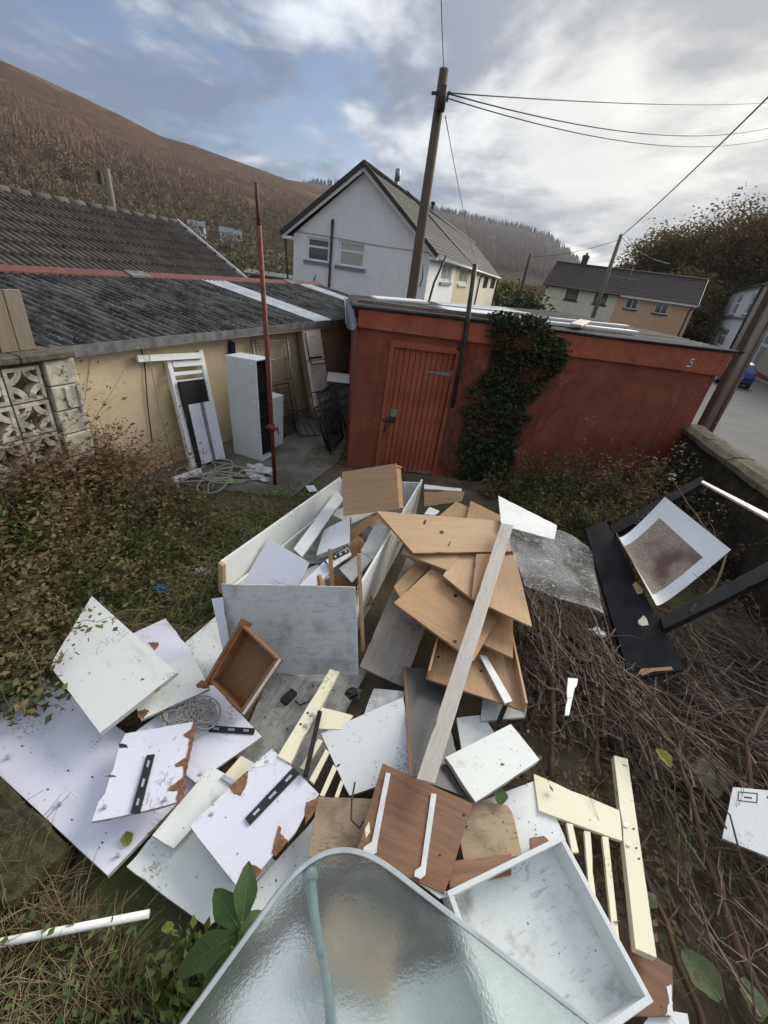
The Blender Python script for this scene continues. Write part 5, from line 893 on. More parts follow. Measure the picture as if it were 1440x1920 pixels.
    'panel_lav_vert': ((-1.0156, 2.0853, 0.4000), (0.3332, -0.4855, -0.8083), (0.9428, 0.1718, 0.2855), [(0.195, -0.029), (0.179, 0.028), (-0.185, 0.042), (-0.189, -0.041)], 0.014, 'LAV'),
    'cot_right_slat0': ((1.2217, 1.1200, 0.2830), (-0.0756, -0.9971, 0.0000), (0.9971, -0.0756, 0.0000), [(0.07, -0.019), (0.063, 0.018), (-0.072, 0.018), (-0.069, -0.017)], 0.02, 'CREAM'),
    'cot_right_slat1': ((1.2739, 1.0086, 0.2830), (-0.2543, -0.9671, 0.0000), (0.9671, -0.2543, 0.0000), [(0.15, -0.014), (0.139, 0.016), (-0.167, 0.016), (-0.159, -0.017)], 0.02, 'CREAM'),
    'cot_right_slat2': ((1.3468, 0.9311, 0.2830), (-0.2633, -0.9647, 0.0000), (0.9647, -0.2633, 0.0000), [(0.191, -0.013), (0.193, 0.015), (-0.233, 0.015), (-0.224, -0.018)], 0.02, 'CREAM'),
    'cot_left_rail': ((-0.1226, 1.5770, 0.2720), (0.9937, -0.1124, 0.0000), (0.1124, 0.9937, -0.0000), [(-0.095, -0.083), (0.074, -0.044), (0.119, 0.066), (-0.097, 0.066)], 0.022, 'CREAM'),
    'cot_left_slat0': ((-0.2063, 1.3582, 0.2620), (-0.3427, -0.9394, 0.0000), (0.9394, -0.3427, 0.0000), [(0.096, -0.017), (0.094, 0.016), (-0.102, 0.016), (-0.1, -0.015)], 0.02, 'CREAM'),
    'cot_left_slat1': ((-0.1471, 1.3002, 0.2620), (-0.2792, -0.9602, 0.0000), (0.9602, -0.2792, 0.0000), [(0.09, -0.017), (0.096, 0.016), (-0.094, 0.016), (-0.104, -0.014)], 0.02, 'CREAM'),
    'cot_left_slat2': ((-0.0829, 1.2290, 0.2620), (-0.2686, -0.9633, -0.0000), (0.9633, -0.2686, 0.0000), [(0.084, -0.011), (0.082, 0.013), (-0.082, 0.013), (-0.094, -0.016)], 0.02, 'CREAM'),
    'cot_left_slat3': ((-0.0179, 1.1965, 0.2620), (-0.2039, -0.9790, 0.0000), (0.9790, -0.2039, 0.0000), [(0.049, -0.011), (0.043, 0.011), (-0.044, 0.011), (-0.051, -0.011)], 0.02, 'CREAM'),
    'black_stick': ((-0.2089, 1.3950, 0.3100), (0.0029, -1.0000, 0.0000), (1.0000, 0.0029, -0.0000), [(0.181, -0.013), (0.182, 0.014), (-0.206, 0.014), (-0.212, -0.014)], 0.02, 'BLACKB'),
    'beam_upper': ((3.0330, 4.3556, 0.8000), (0.8155, 0.4376, 0.3789), (-0.5328, 0.8232, 0.1961), [(-0.692, -0.065), (0.657, -0.034), (0.744, 0.051), (-0.63, 0.051)], 0.13, 'BLACKB'),
    'beam_lower': ((2.8345, 2.8708, 0.7200), (0.8437, 0.3890, 0.3698), (-0.4603, 0.8789, 0.1256), [(-0.584, -0.037), (0.515, -0.064), (0.65, 0.051), (-0.525, 0.051)], 0.13, 'BLACKB'),
    'white_stick': ((3.5750, 4.0633, 1.1200), (0.5627, -0.8225, -0.0823), (0.8266, 0.5599, 0.0560), [(0.35, -0.069), (0.319, 0.045), (-0.382, 0.045), (-0.367, -0.016)], 0.02, 'PLANK'),
}
PIECES = {
    'board_rail_a': [('torn_edge', [(-0.182, 0.175), (-0.154, 0.14), (-0.14, 0.154), (-0.126, 0.178), (-0.02, 0.18), (0.012, 0.127), (0.025, 0.135), (0.025, 0.172), (0.08, 0.184), (0.105, 0.156), (0.135, 0.116), (0.147, 0.129), (0.149, 0.169), (0.189, 0.167), (0.217, 0.187), (0.199, 0.198), (0.124, 0.21), (0.099, 0.188), (0.04, 0.196), (-0.077, 0.198), (-0.211, 0.199), (-0.234, 0.183)], 0.003, 'MDF'), ('torn_edge', [(-0.128, -0.179), (-0.121, -0.135), (-0.141, -0.146), (-0.154, -0.192)], 0.003, 'BLACKP'), ('torn_edge', [(0.027, -0.178), (0.03, -0.146), (0.017, -0.179), (0.018, -0.206)], 0.002, 'MDF'), ('drawer_runner', [(0.223, -0.028), (0.23, 0.014), (-0.057, 0.014), (-0.057, -0.025)], 0.011, 'BLACKP'), ('slot', [(-0.028, -0.012), (0.008, -0.012), (0.013, 0.0), (-0.023, 0.0)], 0.0125, 'STEEL'), ('slot', [(0.067, -0.012), (0.107, -0.012), (0.112, -0.001), (0.072, -0.0)], 0.0125, 'STEEL'), ('slot', [(0.162, -0.012), (0.193, -0.013), (0.198, -0.001), (0.166, -0.001)], 0.0125, 'STEEL'), ('dowel', [(0.18, 0.122), (0.177, 0.113), (0.18, 0.107), (0.188, 0.109), (0.193, 0.116), (0.193, 0.125), (0.187, 0.127)], 0.015, 'STEEL'), ('dowel', [(0.17, -0.15), (0.167, -0.159), (0.17, -0.164), (0.177, -0.162), (0.182, -0.154), (0.182, -0.146), (0.176, -0.145)], 0.015, 'STEEL')],
    'board_rail_c': [('torn_edge', [(0.028, -0.159), (0.011, -0.122), (-0.044, -0.144), (-0.095, -0.194), (0.021, -0.203)], 0.002, 'MDF'), ('torn_edge', [(0.043, 0.164), (0.078, 0.188), (0.077, 0.209), (-0.001, 0.212), (-0.002, 0.158), (-0.021, 0.145), (-0.017, 0.126)], 0.003, 'MDF'), ('torn_edge', [(0.183, 0.158), (0.21, 0.18), (0.223, 0.2), (0.154, 0.202), (0.152, 0.179), (0.159, 0.158)], 0.003, 'MDF'), ('torn_edge', [(-0.139, 0.187), (-0.102, 0.224), (-0.18, 0.223), (-0.236, 0.192), (-0.176, 0.159)], 0.003, 'MDF'), ('torn_edge', [(-0.127, -0.172), (-0.199, -0.121), (-0.228, -0.141), (-0.173, -0.183), (-0.122, -0.192)], 0.002, 'WHITE'), ('drawer_runner', [(0.064, -0.021), (0.068, 0.02), (-0.255, 0.031), (-0.251, -0.018)], 0.011, 'BLACKP'), ('slot', [(-0.218, -0.001), (-0.177, -0.001), (-0.177, 0.012), (-0.218, 0.013)], 0.0125, 'STEEL'), ('slot', [(-0.111, -0.003), (-0.066, -0.004), (-0.066, 0.009), (-0.111, 0.01)], 0.0125, 'STEEL'), ('slot', [(-0.004, -0.005), (0.031, -0.006), (0.031, 0.006), (-0.005, 0.007)], 0.0125, 'STEEL'), ('cam_lock', [(-0.197, -0.152), (-0.192, -0.161), (-0.184, -0.163), (-0.178, -0.157), (-0.18, -0.147), (-0.188, -0.141), (-0.195, -0.143)], 0.006, 'STEEL'), ('cam_lock', [(0.146, -0.163), (0.15, -0.171), (0.157, -0.173), (0.161, -0.167), (0.159, -0.158), (0.153, -0.153), (0.147, -0.155)], 0.006, 'STEEL')],
    'board_tapered': [('torn_edge', [(0.2, 0.137), (0.183, 0.158), (0.141, 0.129), (0.155, 0.098), (0.197, 0.093)], 0.002, 'MDF'), ('torn_edge', [(-0.14, 0.13), (-0.196, 0.175), (-0.216, 0.144), (-0.182, 0.09), (-0.143, 0.103)], 0.003, 'MDF')],
    'board_lav_back': [('torn_edge', [(0.011, -0.01), (-0.012, 0.028), (-0.042, 0.037), (-0.084, -0.019)], 0.002, 'MDF')],
    'board_big_left': [('torn_edge', [(-0.468, 0.006), (-0.456, 0.034), (-0.452, 0.069), (-0.5, 0.092), (-0.521, 0.062), (-0.505, 0.025)], 0.002, 'MDF'), ('dowel', [(0.185, -0.164), (0.176, -0.168), (0.174, -0.174), (0.181, -0.178), (0.191, -0.177), (0.197, -0.172), (0.194, -0.166)], 0.02, 'STEEL'), ('dowel', [(0.633, -0.165), (0.625, -0.168), (0.623, -0.173), (0.628, -0.177), (0.637, -0.176), (0.643, -0.172), (0.641, -0.166)], 0.02, 'STEEL'), ('dowel', [(-0.279, -0.159), (-0.288, -0.162), (-0.289, -0.169), (-0.281, -0.173), (-0.269, -0.172), (-0.263, -0.167), (-0.267, -0.161)], 0.02, 'STEEL'), ('hole', [(0.053, -0.047), (0.048, -0.049), (0.047, -0.053), (0.052, -0.055), (0.058, -0.055), (0.061, -0.052), (0.059, -0.048)], 0.0015, 'BLACKP'), ('hole', [(0.061, -0.153), (0.056, -0.155), (0.055, -0.158), (0.059, -0.16), (0.065, -0.16), (0.068, -0.157), (0.066, -0.154)], 0.0015, 'BLACKP'), ('hole', [(-0.289, -0.089), (-0.295, -0.091), (-0.296, -0.095), (-0.291, -0.097), (-0.284, -0.097), (-0.281, -0.093), (-0.283, -0.09)], 0.0015, 'BLACKP'), ('hole', [(0.192, -0.006), (0.187, -0.008), (0.186, -0.012), (0.19, -0.014), (0.196, -0.014), (0.199, -0.011), (0.198, -0.007)], 0.0015, 'BLACKP'), ('hole', [(0.52, -0.169), (0.515, -0.171), (0.514, -0.174), (0.517, -0.176), (0.522, -0.176), (0.526, -0.173), (0.525, -0.17)], 0.0015, 'BLACKP'), ('hole', [(0.303, -0.179), (0.298, -0.18), (0.297, -0.184), (0.301, -0.186), (0.306, -0.185), (0.309, -0.183), (0.308, -0.18)], 0.0015, 'BLACKP')],
    'board_black': [('edge_strip', [(0.403, -0.162), (0.403, -0.144), (-0.42, -0.114), (-0.415, -0.134)], 0.002, 'WALNUT')],
    'black_front': [('scrape', [(0.624, -0.152), (0.606, -0.062), (0.61, 0.087), (0.585, 0.083), (0.577, -0.142), (0.609, -0.182)], 0.003, 'OAK2'), ('scrape', [(-0.038, 0.111), (-0.042, 0.159), (-0.077, 0.175), (-0.159, 0.153), (-0.132, 0.112)], 0.003, 'OAK2'), ('hinge_plate', [(0.224, -0.001), (0.245, 0.02), (0.242, 0.074), (0.187, 0.083), (0.157, 0.071), (0.197, 0.008)], 0.004, 'CREAM')],
    'brown_bottom': [('torn_edge', [(0.147, 0.004), (0.129, -0.045), (0.159, -0.031), (0.163, 0.07), (0.144, 0.053)], 0.002, 'WHITE')],
    'board_rail_b': [('drawer_runner', [(0.048, 0.017), (0.26, 0.177), (0.238, 0.205), (0.02, 0.042)], 0.011, 'BLACKP'), ('slot', [(0.061, 0.04), (0.087, 0.06), (0.075, 0.069), (0.049, 0.05)], 0.0125, 'STEEL'), ('slot', [(0.13, 0.092), (0.16, 0.114), (0.148, 0.124), (0.118, 0.102)], 0.0125, 'STEEL'), ('slot', [(0.203, 0.147), (0.229, 0.166), (0.217, 0.176), (0.191, 0.157)], 0.0125, 'STEEL'), ('cam_lock', [(0.225, -0.147), (0.216, -0.152), (0.215, -0.16), (0.221, -0.165), (0.231, -0.163), (0.237, -0.155), (0.234, -0.149)], 0.006, 'STEEL')],
    'rail_in_box': [('drawer_runner', [(-0.069, 0.001), (0.118, -0.005), (0.141, 0.038), (-0.051, 0.046)], 0.011, 'BLACKP'), ('slot', [(-0.049, 0.009), (-0.027, 0.008), (-0.013, 0.036), (-0.035, 0.036)], 0.0125, 'STEEL'), ('slot', [(0.011, 0.007), (0.037, 0.006), (0.052, 0.033), (0.025, 0.034)], 0.0125, 'STEEL'), ('slot', [(0.075, 0.004), (0.098, 0.003), (0.113, 0.031), (0.09, 0.032)], 0.0125, 'STEEL')],
    'board_runners': [('drawer_runner', [(-0.16, -0.15), (-0.186, -0.184), (-0.183, -0.205), (-0.142, -0.2), (-0.124, -0.18), (-0.133, -0.15), (-0.183, 0.17), (-0.208, 0.165)], 0.01, 'WMET'), ('drawer_runner', [(0.08, -0.149), (0.06, -0.175), (0.061, -0.195), (0.091, -0.194), (0.107, -0.172), (0.102, -0.138), (0.07, 0.17), (0.043, 0.164)], 0.01, 'WMET'), ('hole', [(0.222, 0.128), (0.231, 0.14), (0.221, 0.146), (0.212, 0.137)], 0.001, 'BLACKP'), ('hole', [(0.147, -0.078), (0.156, -0.072), (0.152, -0.065), (0.143, -0.071)], 0.001, 'BLACKP'), ('sticker', [(-0.192, -0.146), (-0.183, -0.114), (-0.204, -0.075), (-0.21, -0.114)], 0.001, 'CREAM')],
    'cot_right_post': [('bolt', [(-0.064, -0.013), (-0.061, -0.023), (-0.051, -0.033), (-0.042, -0.034), (-0.041, -0.026), (-0.047, -0.015), (-0.058, -0.009)], 0.008, 'STEEL'), ('bolt', [(0.031, -0.012), (0.034, -0.022), (0.043, -0.031), (0.051, -0.032), (0.053, -0.024), (0.046, -0.013), (0.037, -0.008)], 0.008, 'STEEL'), ('bolt', [(-0.06, 0.024), (-0.058, 0.018), (-0.053, 0.013), (-0.048, 0.012), (-0.047, 0.016), (-0.051, 0.022), (-0.057, 0.026)], 0.002, 'BLACKP'), ('bolt', [(0.034, 0.024), (0.036, 0.018), (0.041, 0.013), (0.045, 0.012), (0.046, 0.017), (0.043, 0.022), (0.037, 0.026)], 0.002, 'BLACKP'), ('bolt', [(0.081, 0.03), (0.083, 0.024), (0.087, 0.019), (0.092, 0.018), (0.093, 0.023), (0.089, 0.028), (0.084, 0.032)], 0.002, 'BLACKP')],
    'cot_left_post': [('bolt', [(0.015, 0.017), (0.018, 0.006), (0.027, 0.001), (0.036, 0.005), (0.038, 0.016), (0.031, 0.025), (0.021, 0.026)], 0.008, 'STEEL'), ('bolt', [(0.096, 0.016), (0.099, 0.005), (0.107, 0.0), (0.115, 0.005), (0.117, 0.016), (0.111, 0.024), (0.102, 0.025)], 0.008, 'STEEL'), ('bolt', [(0.021, -0.013), (0.022, -0.02), (0.028, -0.023), (0.034, -0.02), (0.035, -0.013), (0.031, -0.008), (0.024, -0.008)], 0.002, 'BLACKP'), ('bolt', [(0.103, -0.016), (0.104, -0.023), (0.11, -0.026), (0.115, -0.023), (0.116, -0.016), (0.112, -0.011), (0.106, -0.011)], 0.002, 'BLACKP')],
    'wood_top': [('hole', [(-0.077, 0.034), (-0.096, 0.037), (-0.115, 0.023), (-0.119, 0.002), (-0.105, -0.009), (-0.085, -0.003), (-0.072, 0.017)], 0.0012, 'BLACKP'), ('nick', [(-0.261, 0.098), (-0.241, 0.093), (-0.214, 0.164), (-0.243, 0.147)], 0.0012, 'BLACKP'), ('nick', [(-0.071, -0.142), (-0.057, -0.147), (-0.021, -0.076), (-0.042, -0.103)], 0.0012, 'BLACKP')],
    'wood_big': [('hole', [(-0.04, 0.198), (-0.052, 0.19), (-0.055, 0.171), (-0.047, 0.156), (-0.033, 0.156), (-0.024, 0.171), (-0.027, 0.19)], 0.0012, 'BLACKP'), ('hole', [(0.188, -0.226), (0.177, -0.233), (0.173, -0.248), (0.18, -0.26), (0.192, -0.26), (0.2, -0.247), (0.198, -0.232)], 0.0012, 'BLACKP')],
    'wood_tray': [('hole', [(0.073, -0.25), (0.074, -0.26), (0.083, -0.267), (0.093, -0.267), (0.098, -0.259), (0.093, -0.249), (0.082, -0.245)], 0.002, 'BLACKP'), ('hole', [(0.123, 0.056), (0.123, 0.047), (0.132, 0.039), (0.142, 0.038), (0.147, 0.045), (0.142, 0.055), (0.131, 0.06)], 0.002, 'BLACKP')],
    'board_strip_white': [('hinge', [(-0.161, 0.098), (-0.191, 0.1), (-0.181, 0.018), (-0.16, 0.015)], 0.012, 'STEEL')],
    'right_edge_white': [('printed_line', [(-0.111, -0.079), (-0.161, -0.001), (-0.168, -0.001), (-0.118, -0.079)], 0.0008, 'BLACKP'), ('printed_line', [(-0.058, -0.075), (-0.104, 0.002), (-0.11, 0.001), (-0.064, -0.076)], 0.0008, 'BLACKP'), ('printed_line', [(-0.056, -0.077), (-0.059, -0.073), (-0.12, -0.077), (-0.116, -0.081)], 0.0008, 'BLACKP'), ('printed_line', [(-0.102, -0.001), (-0.106, 0.004), (-0.17, 0.001), (-0.166, -0.004)], 0.0008, 'BLACKP'), ('printed_line', [(-0.096, -0.053), (-0.115, -0.02), (-0.125, -0.021), (-0.105, -0.054)], 0.0008, 'BLACKP')],
}
# ---------------------------------------------------------------- pile of broken furniture
def film_mat():
    t = NT('clear_crumpled_film'); C = t.co('Object'); t.set('Base Color', (0.75, 0.77, 0.77)).set('Roughness', 0.18).set('Specular IOR Level', 0.6)
    n = t.noise(85, 4, 0.75, C, 0.6); fle = t.math('MAXIMUM', t.rng(n, 0.57, 0.64), t.rng(t.noise(7.0, 5, 0.6, t.co('Object', (1, 3.5, 1), rot=(0, 0, 0.7)), 1.5), 0.58, 0.66, 0.0, 0.7)); big = t.rng(t.noise(3, 3, 0.5, C), 0.35, 0.65, 0.03, 0.16)
    tp = t.N.new('ShaderNodeBsdfTransparent'); ms = t.N.new('ShaderNodeMixShader'); t.L.new(t.math('ADD', t.math('MULTIPLY', fle, 0.30), big, True), ms.inputs[0]); t.L.new(tp.outputs[0], ms.inputs[1]); t.L.new(t.b.outputs[0], ms.inputs[2]); t.L.new(ms.outputs[0], t.N['Material Output'].inputs[0]); t.bump(n, 0.8, 0.01); return t.m
def print_mat():
    t = NT('streaky_brown_print'); C = t.co('Object', (1, 1, 1), rand=False); Cs = t.co('Object', (14, 70, 14), rand=False); k = t.mix(t.rng(t.noise(2.4, 7, 0.8, Cs, 2.2), 0.38, 0.64), (0.06, 0.04, 0.028), (0.62, 0.50, 0.38)); k = t.mix(t.rng(t.noise(2.5, 3, 0.5, C), 0.5, 0.7), k, (0.12, 0.06, 0.05)); t.set('Base Color', k).set('Roughness', 0.5); return t.m
PM = dict(DIRTY=DIRTY, LAV=LAV, MINT=MINT, WHITE=WHITE, CHIP=CHIP, WALNUT=WALNUT, SLATEB=SLATEB, GREYB=GREYB, GREYW=GREYW, OAK=OAK, OAK2=OAK2, WMET=WMET, STEEL=STEEL, PLANK=PLANK, BLACKB=BLACKB, CREAM=CREAM, MAHOG=MAHOG, BLACKP=BLACKP, MDF=MDF, POSTER=PVC, FILM=film_mat())
EDGE = mat('dull_board_edge', (0.50, 0.49, 0.45), (0.30, 0.20, 0.11), 7, 0.85, 0.3, 90, lo=0.46, hi=0.60)
EDGEW = mat('raw_chipboard_edge', (0.40, 0.26, 0.13), (0.26, 0.155, 0.075), 60, 0.85, 0.4, 120)
def frame_of(k):
    C, ax, ay = PILE[k][:3]; x = Vector(ax); y = Vector(ay); z = x.cross(y); return Matrix(((x.x, y.x, z.x, C[0]), (x.y, y.y, z.y, C[1]), (x.z, y.z, z.z, C[2]), (0, 0, 0, 1)))
def rough_outline(poly, seed):
    # worn outline: tiny waviness and a few knocked corners and nicks
    rr = random.Random(seed); out = []; n = len(poly)
    for i in range(n):
        a = Vector(poly[i]); b = Vector(poly[(i+1) % n]); d = b-a; L = d.length; inn = Vector((-d.y, d.x))/max(L, 1e-6); k = max(1, int(L/0.06))
        for j in range(k):
            f = (j+(rr.uniform(-.2, .2) if j else 0))/k; w = rr.uniform(0.0, 0.0012) if j else 0.0
            if j and rr.random() < 0.07 and L > 0.2: w = rr.uniform(0.003, 0.008)
            p = a+d*f+inn*w
            if j == 0: p = p+(Vector((sum(q[0] for q in poly)/n, sum(q[1] for q in poly)/n))-p).normalized()*rr.uniform(0.001, 0.005)
            out.append((p.x, p.y))
    return out
def jag(poly, seed):
    # fibrous tear: short jittered segments along the outline
    rr = random.Random(seed); out = []; n = len(poly)
    for i in range(n):
        a = Vector(poly[i]); b = Vector(poly[(i+1) % n]); d = b-a; k = max(1, int(d.length/0.010)); nn = Vector((-d.y, d.x))/max(d.length, 1e-6)
        for j in range(k): q = a+d*(j/k)+nn*rr.uniform(-.0022, .0022); out.append((q.x, q.y))
    return out
def sheet_mesh(name, poly, th, bev=0.0012):
    bm = bmesh.new(); top = [bm.verts.new((x, y, 0)) for x, y in poly]; bot = [bm.verts.new((x, y, -th)) for x, y in poly]; n = len(poly)
    ft = bm.faces.new(top); fb = bm.faces.new(list(reversed(bot)))
    for i in range(n): f = bm.faces.new((top[i], bot[i], bot[(i+1) % n], top[(i+1) % n])); f.material_index = 1
    bmesh.ops.recalc_face_normals(bm, faces=bm.faces)
    if bev: bmesh.ops.bevel(bm, geom=[e for e in bm.edges if e.calc_face_angle(0) > 0.5], offset=bev, segments=1, affect='EDGES', clamp_overlap=True)
    if n > 4: bmesh.ops.triangulate(bm, faces=[f for f in bm.faces if len(f.verts) > 4])
    me = bpy.data.meshes.new(name); bm.to_mesh(me); bm.free(); return me
def edge_for(mk): return EDGEW if mk in ('OAK', 'OAK2', 'WALNUT', 'CHIP', 'MAHOG') else (EDGE if mk in ('LAV', 'MINT', 'WHITE', 'GREYW', 'DIRTY') else PM[mk])
def pieces(k, o):
    run = None
    for nm, poly, h, mk in PIECES.get(k, []):
        if nm == 'torn_edge': poly = jag(poly, len(poly)+int(1000*abs(poly[0][0])))
        me = sheet_mesh(nm, poly, 0.0 + h + 0.0015, 0); m = PM[mk]; me.materials.append(m); me.materials.append(m)
        par = run if (nm == 'slot' and run) else o
        q = put(nm, me, m, par); q.location = (0, 0, h)
        if nm == 'drawer_runner': run = q
        if nm == 'slot' and run: q.location = (0, 0, h-run.location.z)
def sheet(k, name, label=None, cat='board', parent=None, group=None):
    C, ax, ay, poly, th, mk = PILE[k]; me = sheet_mesh(name, rough_outline(poly, sum(map(ord, k))) if th > .011 else poly, th, 0.0008); me.materials.append(PM[mk]); me.materials.append(edge_for(mk))
    o = put(name, me, PM[mk], parent, M=frame_of(k))
    if label: tag(o, label, cat, group)
    pieces(k, o); return o
BL = [('board_dirty', 'board', 'muddy grey white sheet lying behind the cream cot rail'), ('board_big_left', 'board', 'large cool white panel lying flat at the far left of the pile'), ('board_specks', 'board', 'white panel speckled with dark dirt behind the brown drawer'), ('board_lav_back', 'board', 'lilac white panel with footprints half under the thick white board'), ('board_tapered', 'board', 'white panel with chipped brown corners resting on the grey cable'), ('board_bush', 'board', 'thick clean white board overhung by the bush at left'), ('board_rail_b', 'board', 'cool white panel with one black runner beside the grey cable'), ('board_rail_a', 'board', 'white panel with black runner and torn brown right edge'), ('board_low_white', 'board', 'off white panel lying lowest at the left front of the pile'), ('board_low_strip', 'board', 'dirty white strip between the torn panel and the glass table'), ('board_strip_white', 'board', 'narrow white board with a small metal hinge at its end'), ('board_pale_end', 'board', 'short pale board end poking out by the metal hinge'), ('board_rail_c', 'board', 'white panel with long diagonal black runner and torn corners'), ('board_white_mid', 'board', 'white square board leaning on the cream slats in the middle'), ('board_white_under', 'board', 'white board corner showing under the long plank, above the thick white board'), ('board_grey_stub', 'board', 'short grey board end under the bottom oak tray'), ('board_white_big_right', 'board', 'white board strewn with dirt crumbs left of the cream cot side'), ('board_white_right', 'board', 'thick white board with grey scuffs right of the long plank'), ('board_chip', 'board', 'stained brown hardboard sheet under the walnut panel, at its left'), ('board_tan_round', 'board', 'stained tan hardboard with one rounded corner right of the walnut panel'), ('board_runners', 'board', 'walnut panel carrying two white metal drawer runners'), ('board_small_brown', 'board', 'small walnut offcut at the corner of the white tray'), ('board_white_sliver', 'board', 'thin white edge strip between walnut panel and glass table'), ('board_black', 'board', 'dark slate coloured board crossed by the long plank'), ('board_grey_long', 'board', 'weathered grey brown board leaning right of the wardrobe carcass'), ('board_grey_low', 'board', 'small grey board below the weathered grey brown one'), ('wood_back_a', 'board', 'small oak board furthest back, left of its twin'), ('wood_back_b', 'board', 'small oak board furthest back, next to the plastic sheet'), ('wood_corner', 'board', 'small oak board corner above the bottom oak tray'), ('wood_big', 'board', 'big oak board with two peg holes in the middle of the oak stack'), ('wood_shelf', 'board', 'narrow oak board just under the topmost oak board'), ('wood_edge_a', 'board', 'oak batten edge beside the weathered grey brown board'), ('wood_mid_a', 'board', 'oak board in the middle of the stack, left of the long plank'), ('wood_mid_b', 'board', 'oak board sticking out to the right under the long plank'), ('wood_top', 'board', 'topmost oak board with pointed left corner on the stack'), ('plank_long', 'plank', 'long weathered white plank lying across the whole pile'), ('metal_strip', 'metal_strip', 'white metal strip lying in the bottom oak tray'), ('right_edge_white', 'board', 'white printed board among twigs at the right edge'), ('brush_white', 'bracket', 'small notched white strip hanging in the brushwood'), ('brown_bottom', 'board', 'walnut board under the cream cot side at the bottom right'), ('brown_chip_right', 'board', 'walnut chip poking out above the white tray rim'), ('white_low_right', 'board', 'white board corner below the white tray at the bottom edge'), ('lav_in_box', 'board', 'lilac panel with brown edge inside the wardrobe carcass'), ('white_in_strip', 'batten', 'long white batten inside the wardrobe carcass'), ('white_in_box', 'board', 'thick white block inside the wardrobe carcass'), ('grey_in_box', 'board', 'grey board leaning against the right side inside the carcass'), ('brown_in_box', 'board', 'brown drawer side standing inside the wardrobe carcass'), ('rail_in_box', 'board', 'small white strip with black runner inside the carcass'), ('grey_in_box_b', 'board', 'pale grey offcut nearest the brown sticks inside the carcass'), ('lav_in_box_b', 'board', 'small lilac offcut between the brown sticks in the carcass'), ('white_far_strip', 'batten', 'white batten end beyond the wardrobe carcass by the shed'), ('tan_far', 'board', 'tan board standing beyond the carcass near the shed door'), ('white_far_bit', 'board', 'small white offcut behind the topmost oak board'), ('black_stick', 'stick', 'thin black stick across the cream slats in the middle'), ('panel_lav_vert', 'board', 'narrow lilac board standing behind the grimy near panel')]
for k, nm, lb in BL: sheet(k, nm, lb)

# oak tray at the bottom of the stack: base plus two standing sides
wt = sheet('wood_tray', 'oak_tray', 'shallow oak tray at the bottom right of the oak stack', 'drawer')
P = [Vector((x, y, 0)) for x, y in PILE['wood_tray'][3]]
def side_on(par, a, b, h, th, m, name='side', zo=0.0):
    mb = MB(); mb.bar(a+Vector((0, 0, h/2+zo)), b+Vector((0, 0, h/2+zo)), th, h); return mb.build(name, m, par, bevel=0.0015)
n = len(P); ed = sorted(range(n), key=lambda i: (P[i]-P[(i+1) % n]).length)
for i in range(n):
    a, b = P[i], P[(i+1) % n]; mw = wt.matrix_basis; wa, wb = mw @ a, mw @ b; mid = (wa+wb)/2; cc = mw @ (sum(P, Vector())/n)
    inn = (sum(P, Vector())/n - (a+b)/2).normalized()*0.012
    if mid.x > cc.x+0.18: side_on(wt, a+inn, b+inn, 0.075, 0.016, OAK2)
    if mid.x < cc.x-0.18: side_on(wt, a+inn, b+inn, 0.075, 0.016, OAK2)

# wardrobe carcass lying on its back, open upwards
WC = empty('wardrobe_carcass', (-0.4, 3.3, 0)); tag(WC, 'white wardrobe carcass lying on its back full of broken boards', 'wardrobe'); WC_off = Vector((-0.4, 3.3, 0))
def vpanel(a, b, z0, z1, th, m, name, par=WC, off=WC_off, lean=(0, 0)):
    a = Vector((*a, 0))-off; b = Vector((*b, 0))-off; d = (b-a).normalized(); s = Vector((-d.y, d.x, 0))*th; lv = Vector((lean[0], lean[1], 0))
    Q = [a+Vector((0, 0, z0))+lv, b+Vector((0, 0, z0))+lv, b+Vector((0, 0, z1)), a+Vector((0, 0, z1))]; Q2 = [q+s for q in Q]; mb = MB(); mb.add(Q+Q2, [(0, 1, 2, 3), (7, 6, 5, 4), (0, 4, 5, 1), (1, 5, 6, 2), (2, 6, 7, 3), (3, 7, 4, 0)]); return mb.build(name, m, par, bevel=0.0015)
vpanel((-0.10, 2.45), (0.40, 4.54), 0.02, 0.60, 0.018, MINT, 'side_panel'); vpanel((-1.18, 2.51), (-0.54, 4.27), 0.05, 0.60, 0.018, MINT, 'side_panel', lean=(0.06, -0.02))
vpanel((-1.10, 2.52), (-0.5, 4.24), 0.05, 0.36, 0.02, MINT, 'plinth_rail'); vpanel((-0.56, 4.28), (0.38, 4.52), 0.05, 0.56, 0.018, WHITE, 'end_panel')
mb = MB(); mb.prism([(-1.12+.4, 2.5-3.3), (-0.10+.4, 2.45-3.3), (0.38+.4, 4.5-3.3), (-0.53+.4, 4.26-3.3)], 0.06, 0.072); mb.build('back_panel', GREYW, WC)
mb = MB(); mb.bar(Vector((-1.19, 2.50, 0.30))-WC_off, Vector((-1.17, 2.49, 0.60))-WC_off, 0.03, 0.05); mb.build('corner_post', OAK, WC)
pn = sheet('panel_near', 'standing_board', 'grimy white panel standing at the near end of the carcass', 'board')
rs = np.random.RandomState(5)
FILL = [(-0.75, 3.2, .22, .6, .3), (-0.3, 3.5, .25, .5, .35), (-0.55, 2.8, .2, .5, .4), (-0.2, 2.85, .2, .4, .3), (0.05, 3.9, .3, .5, .4), (-0.3, 4.0, .35, .5, .35)]
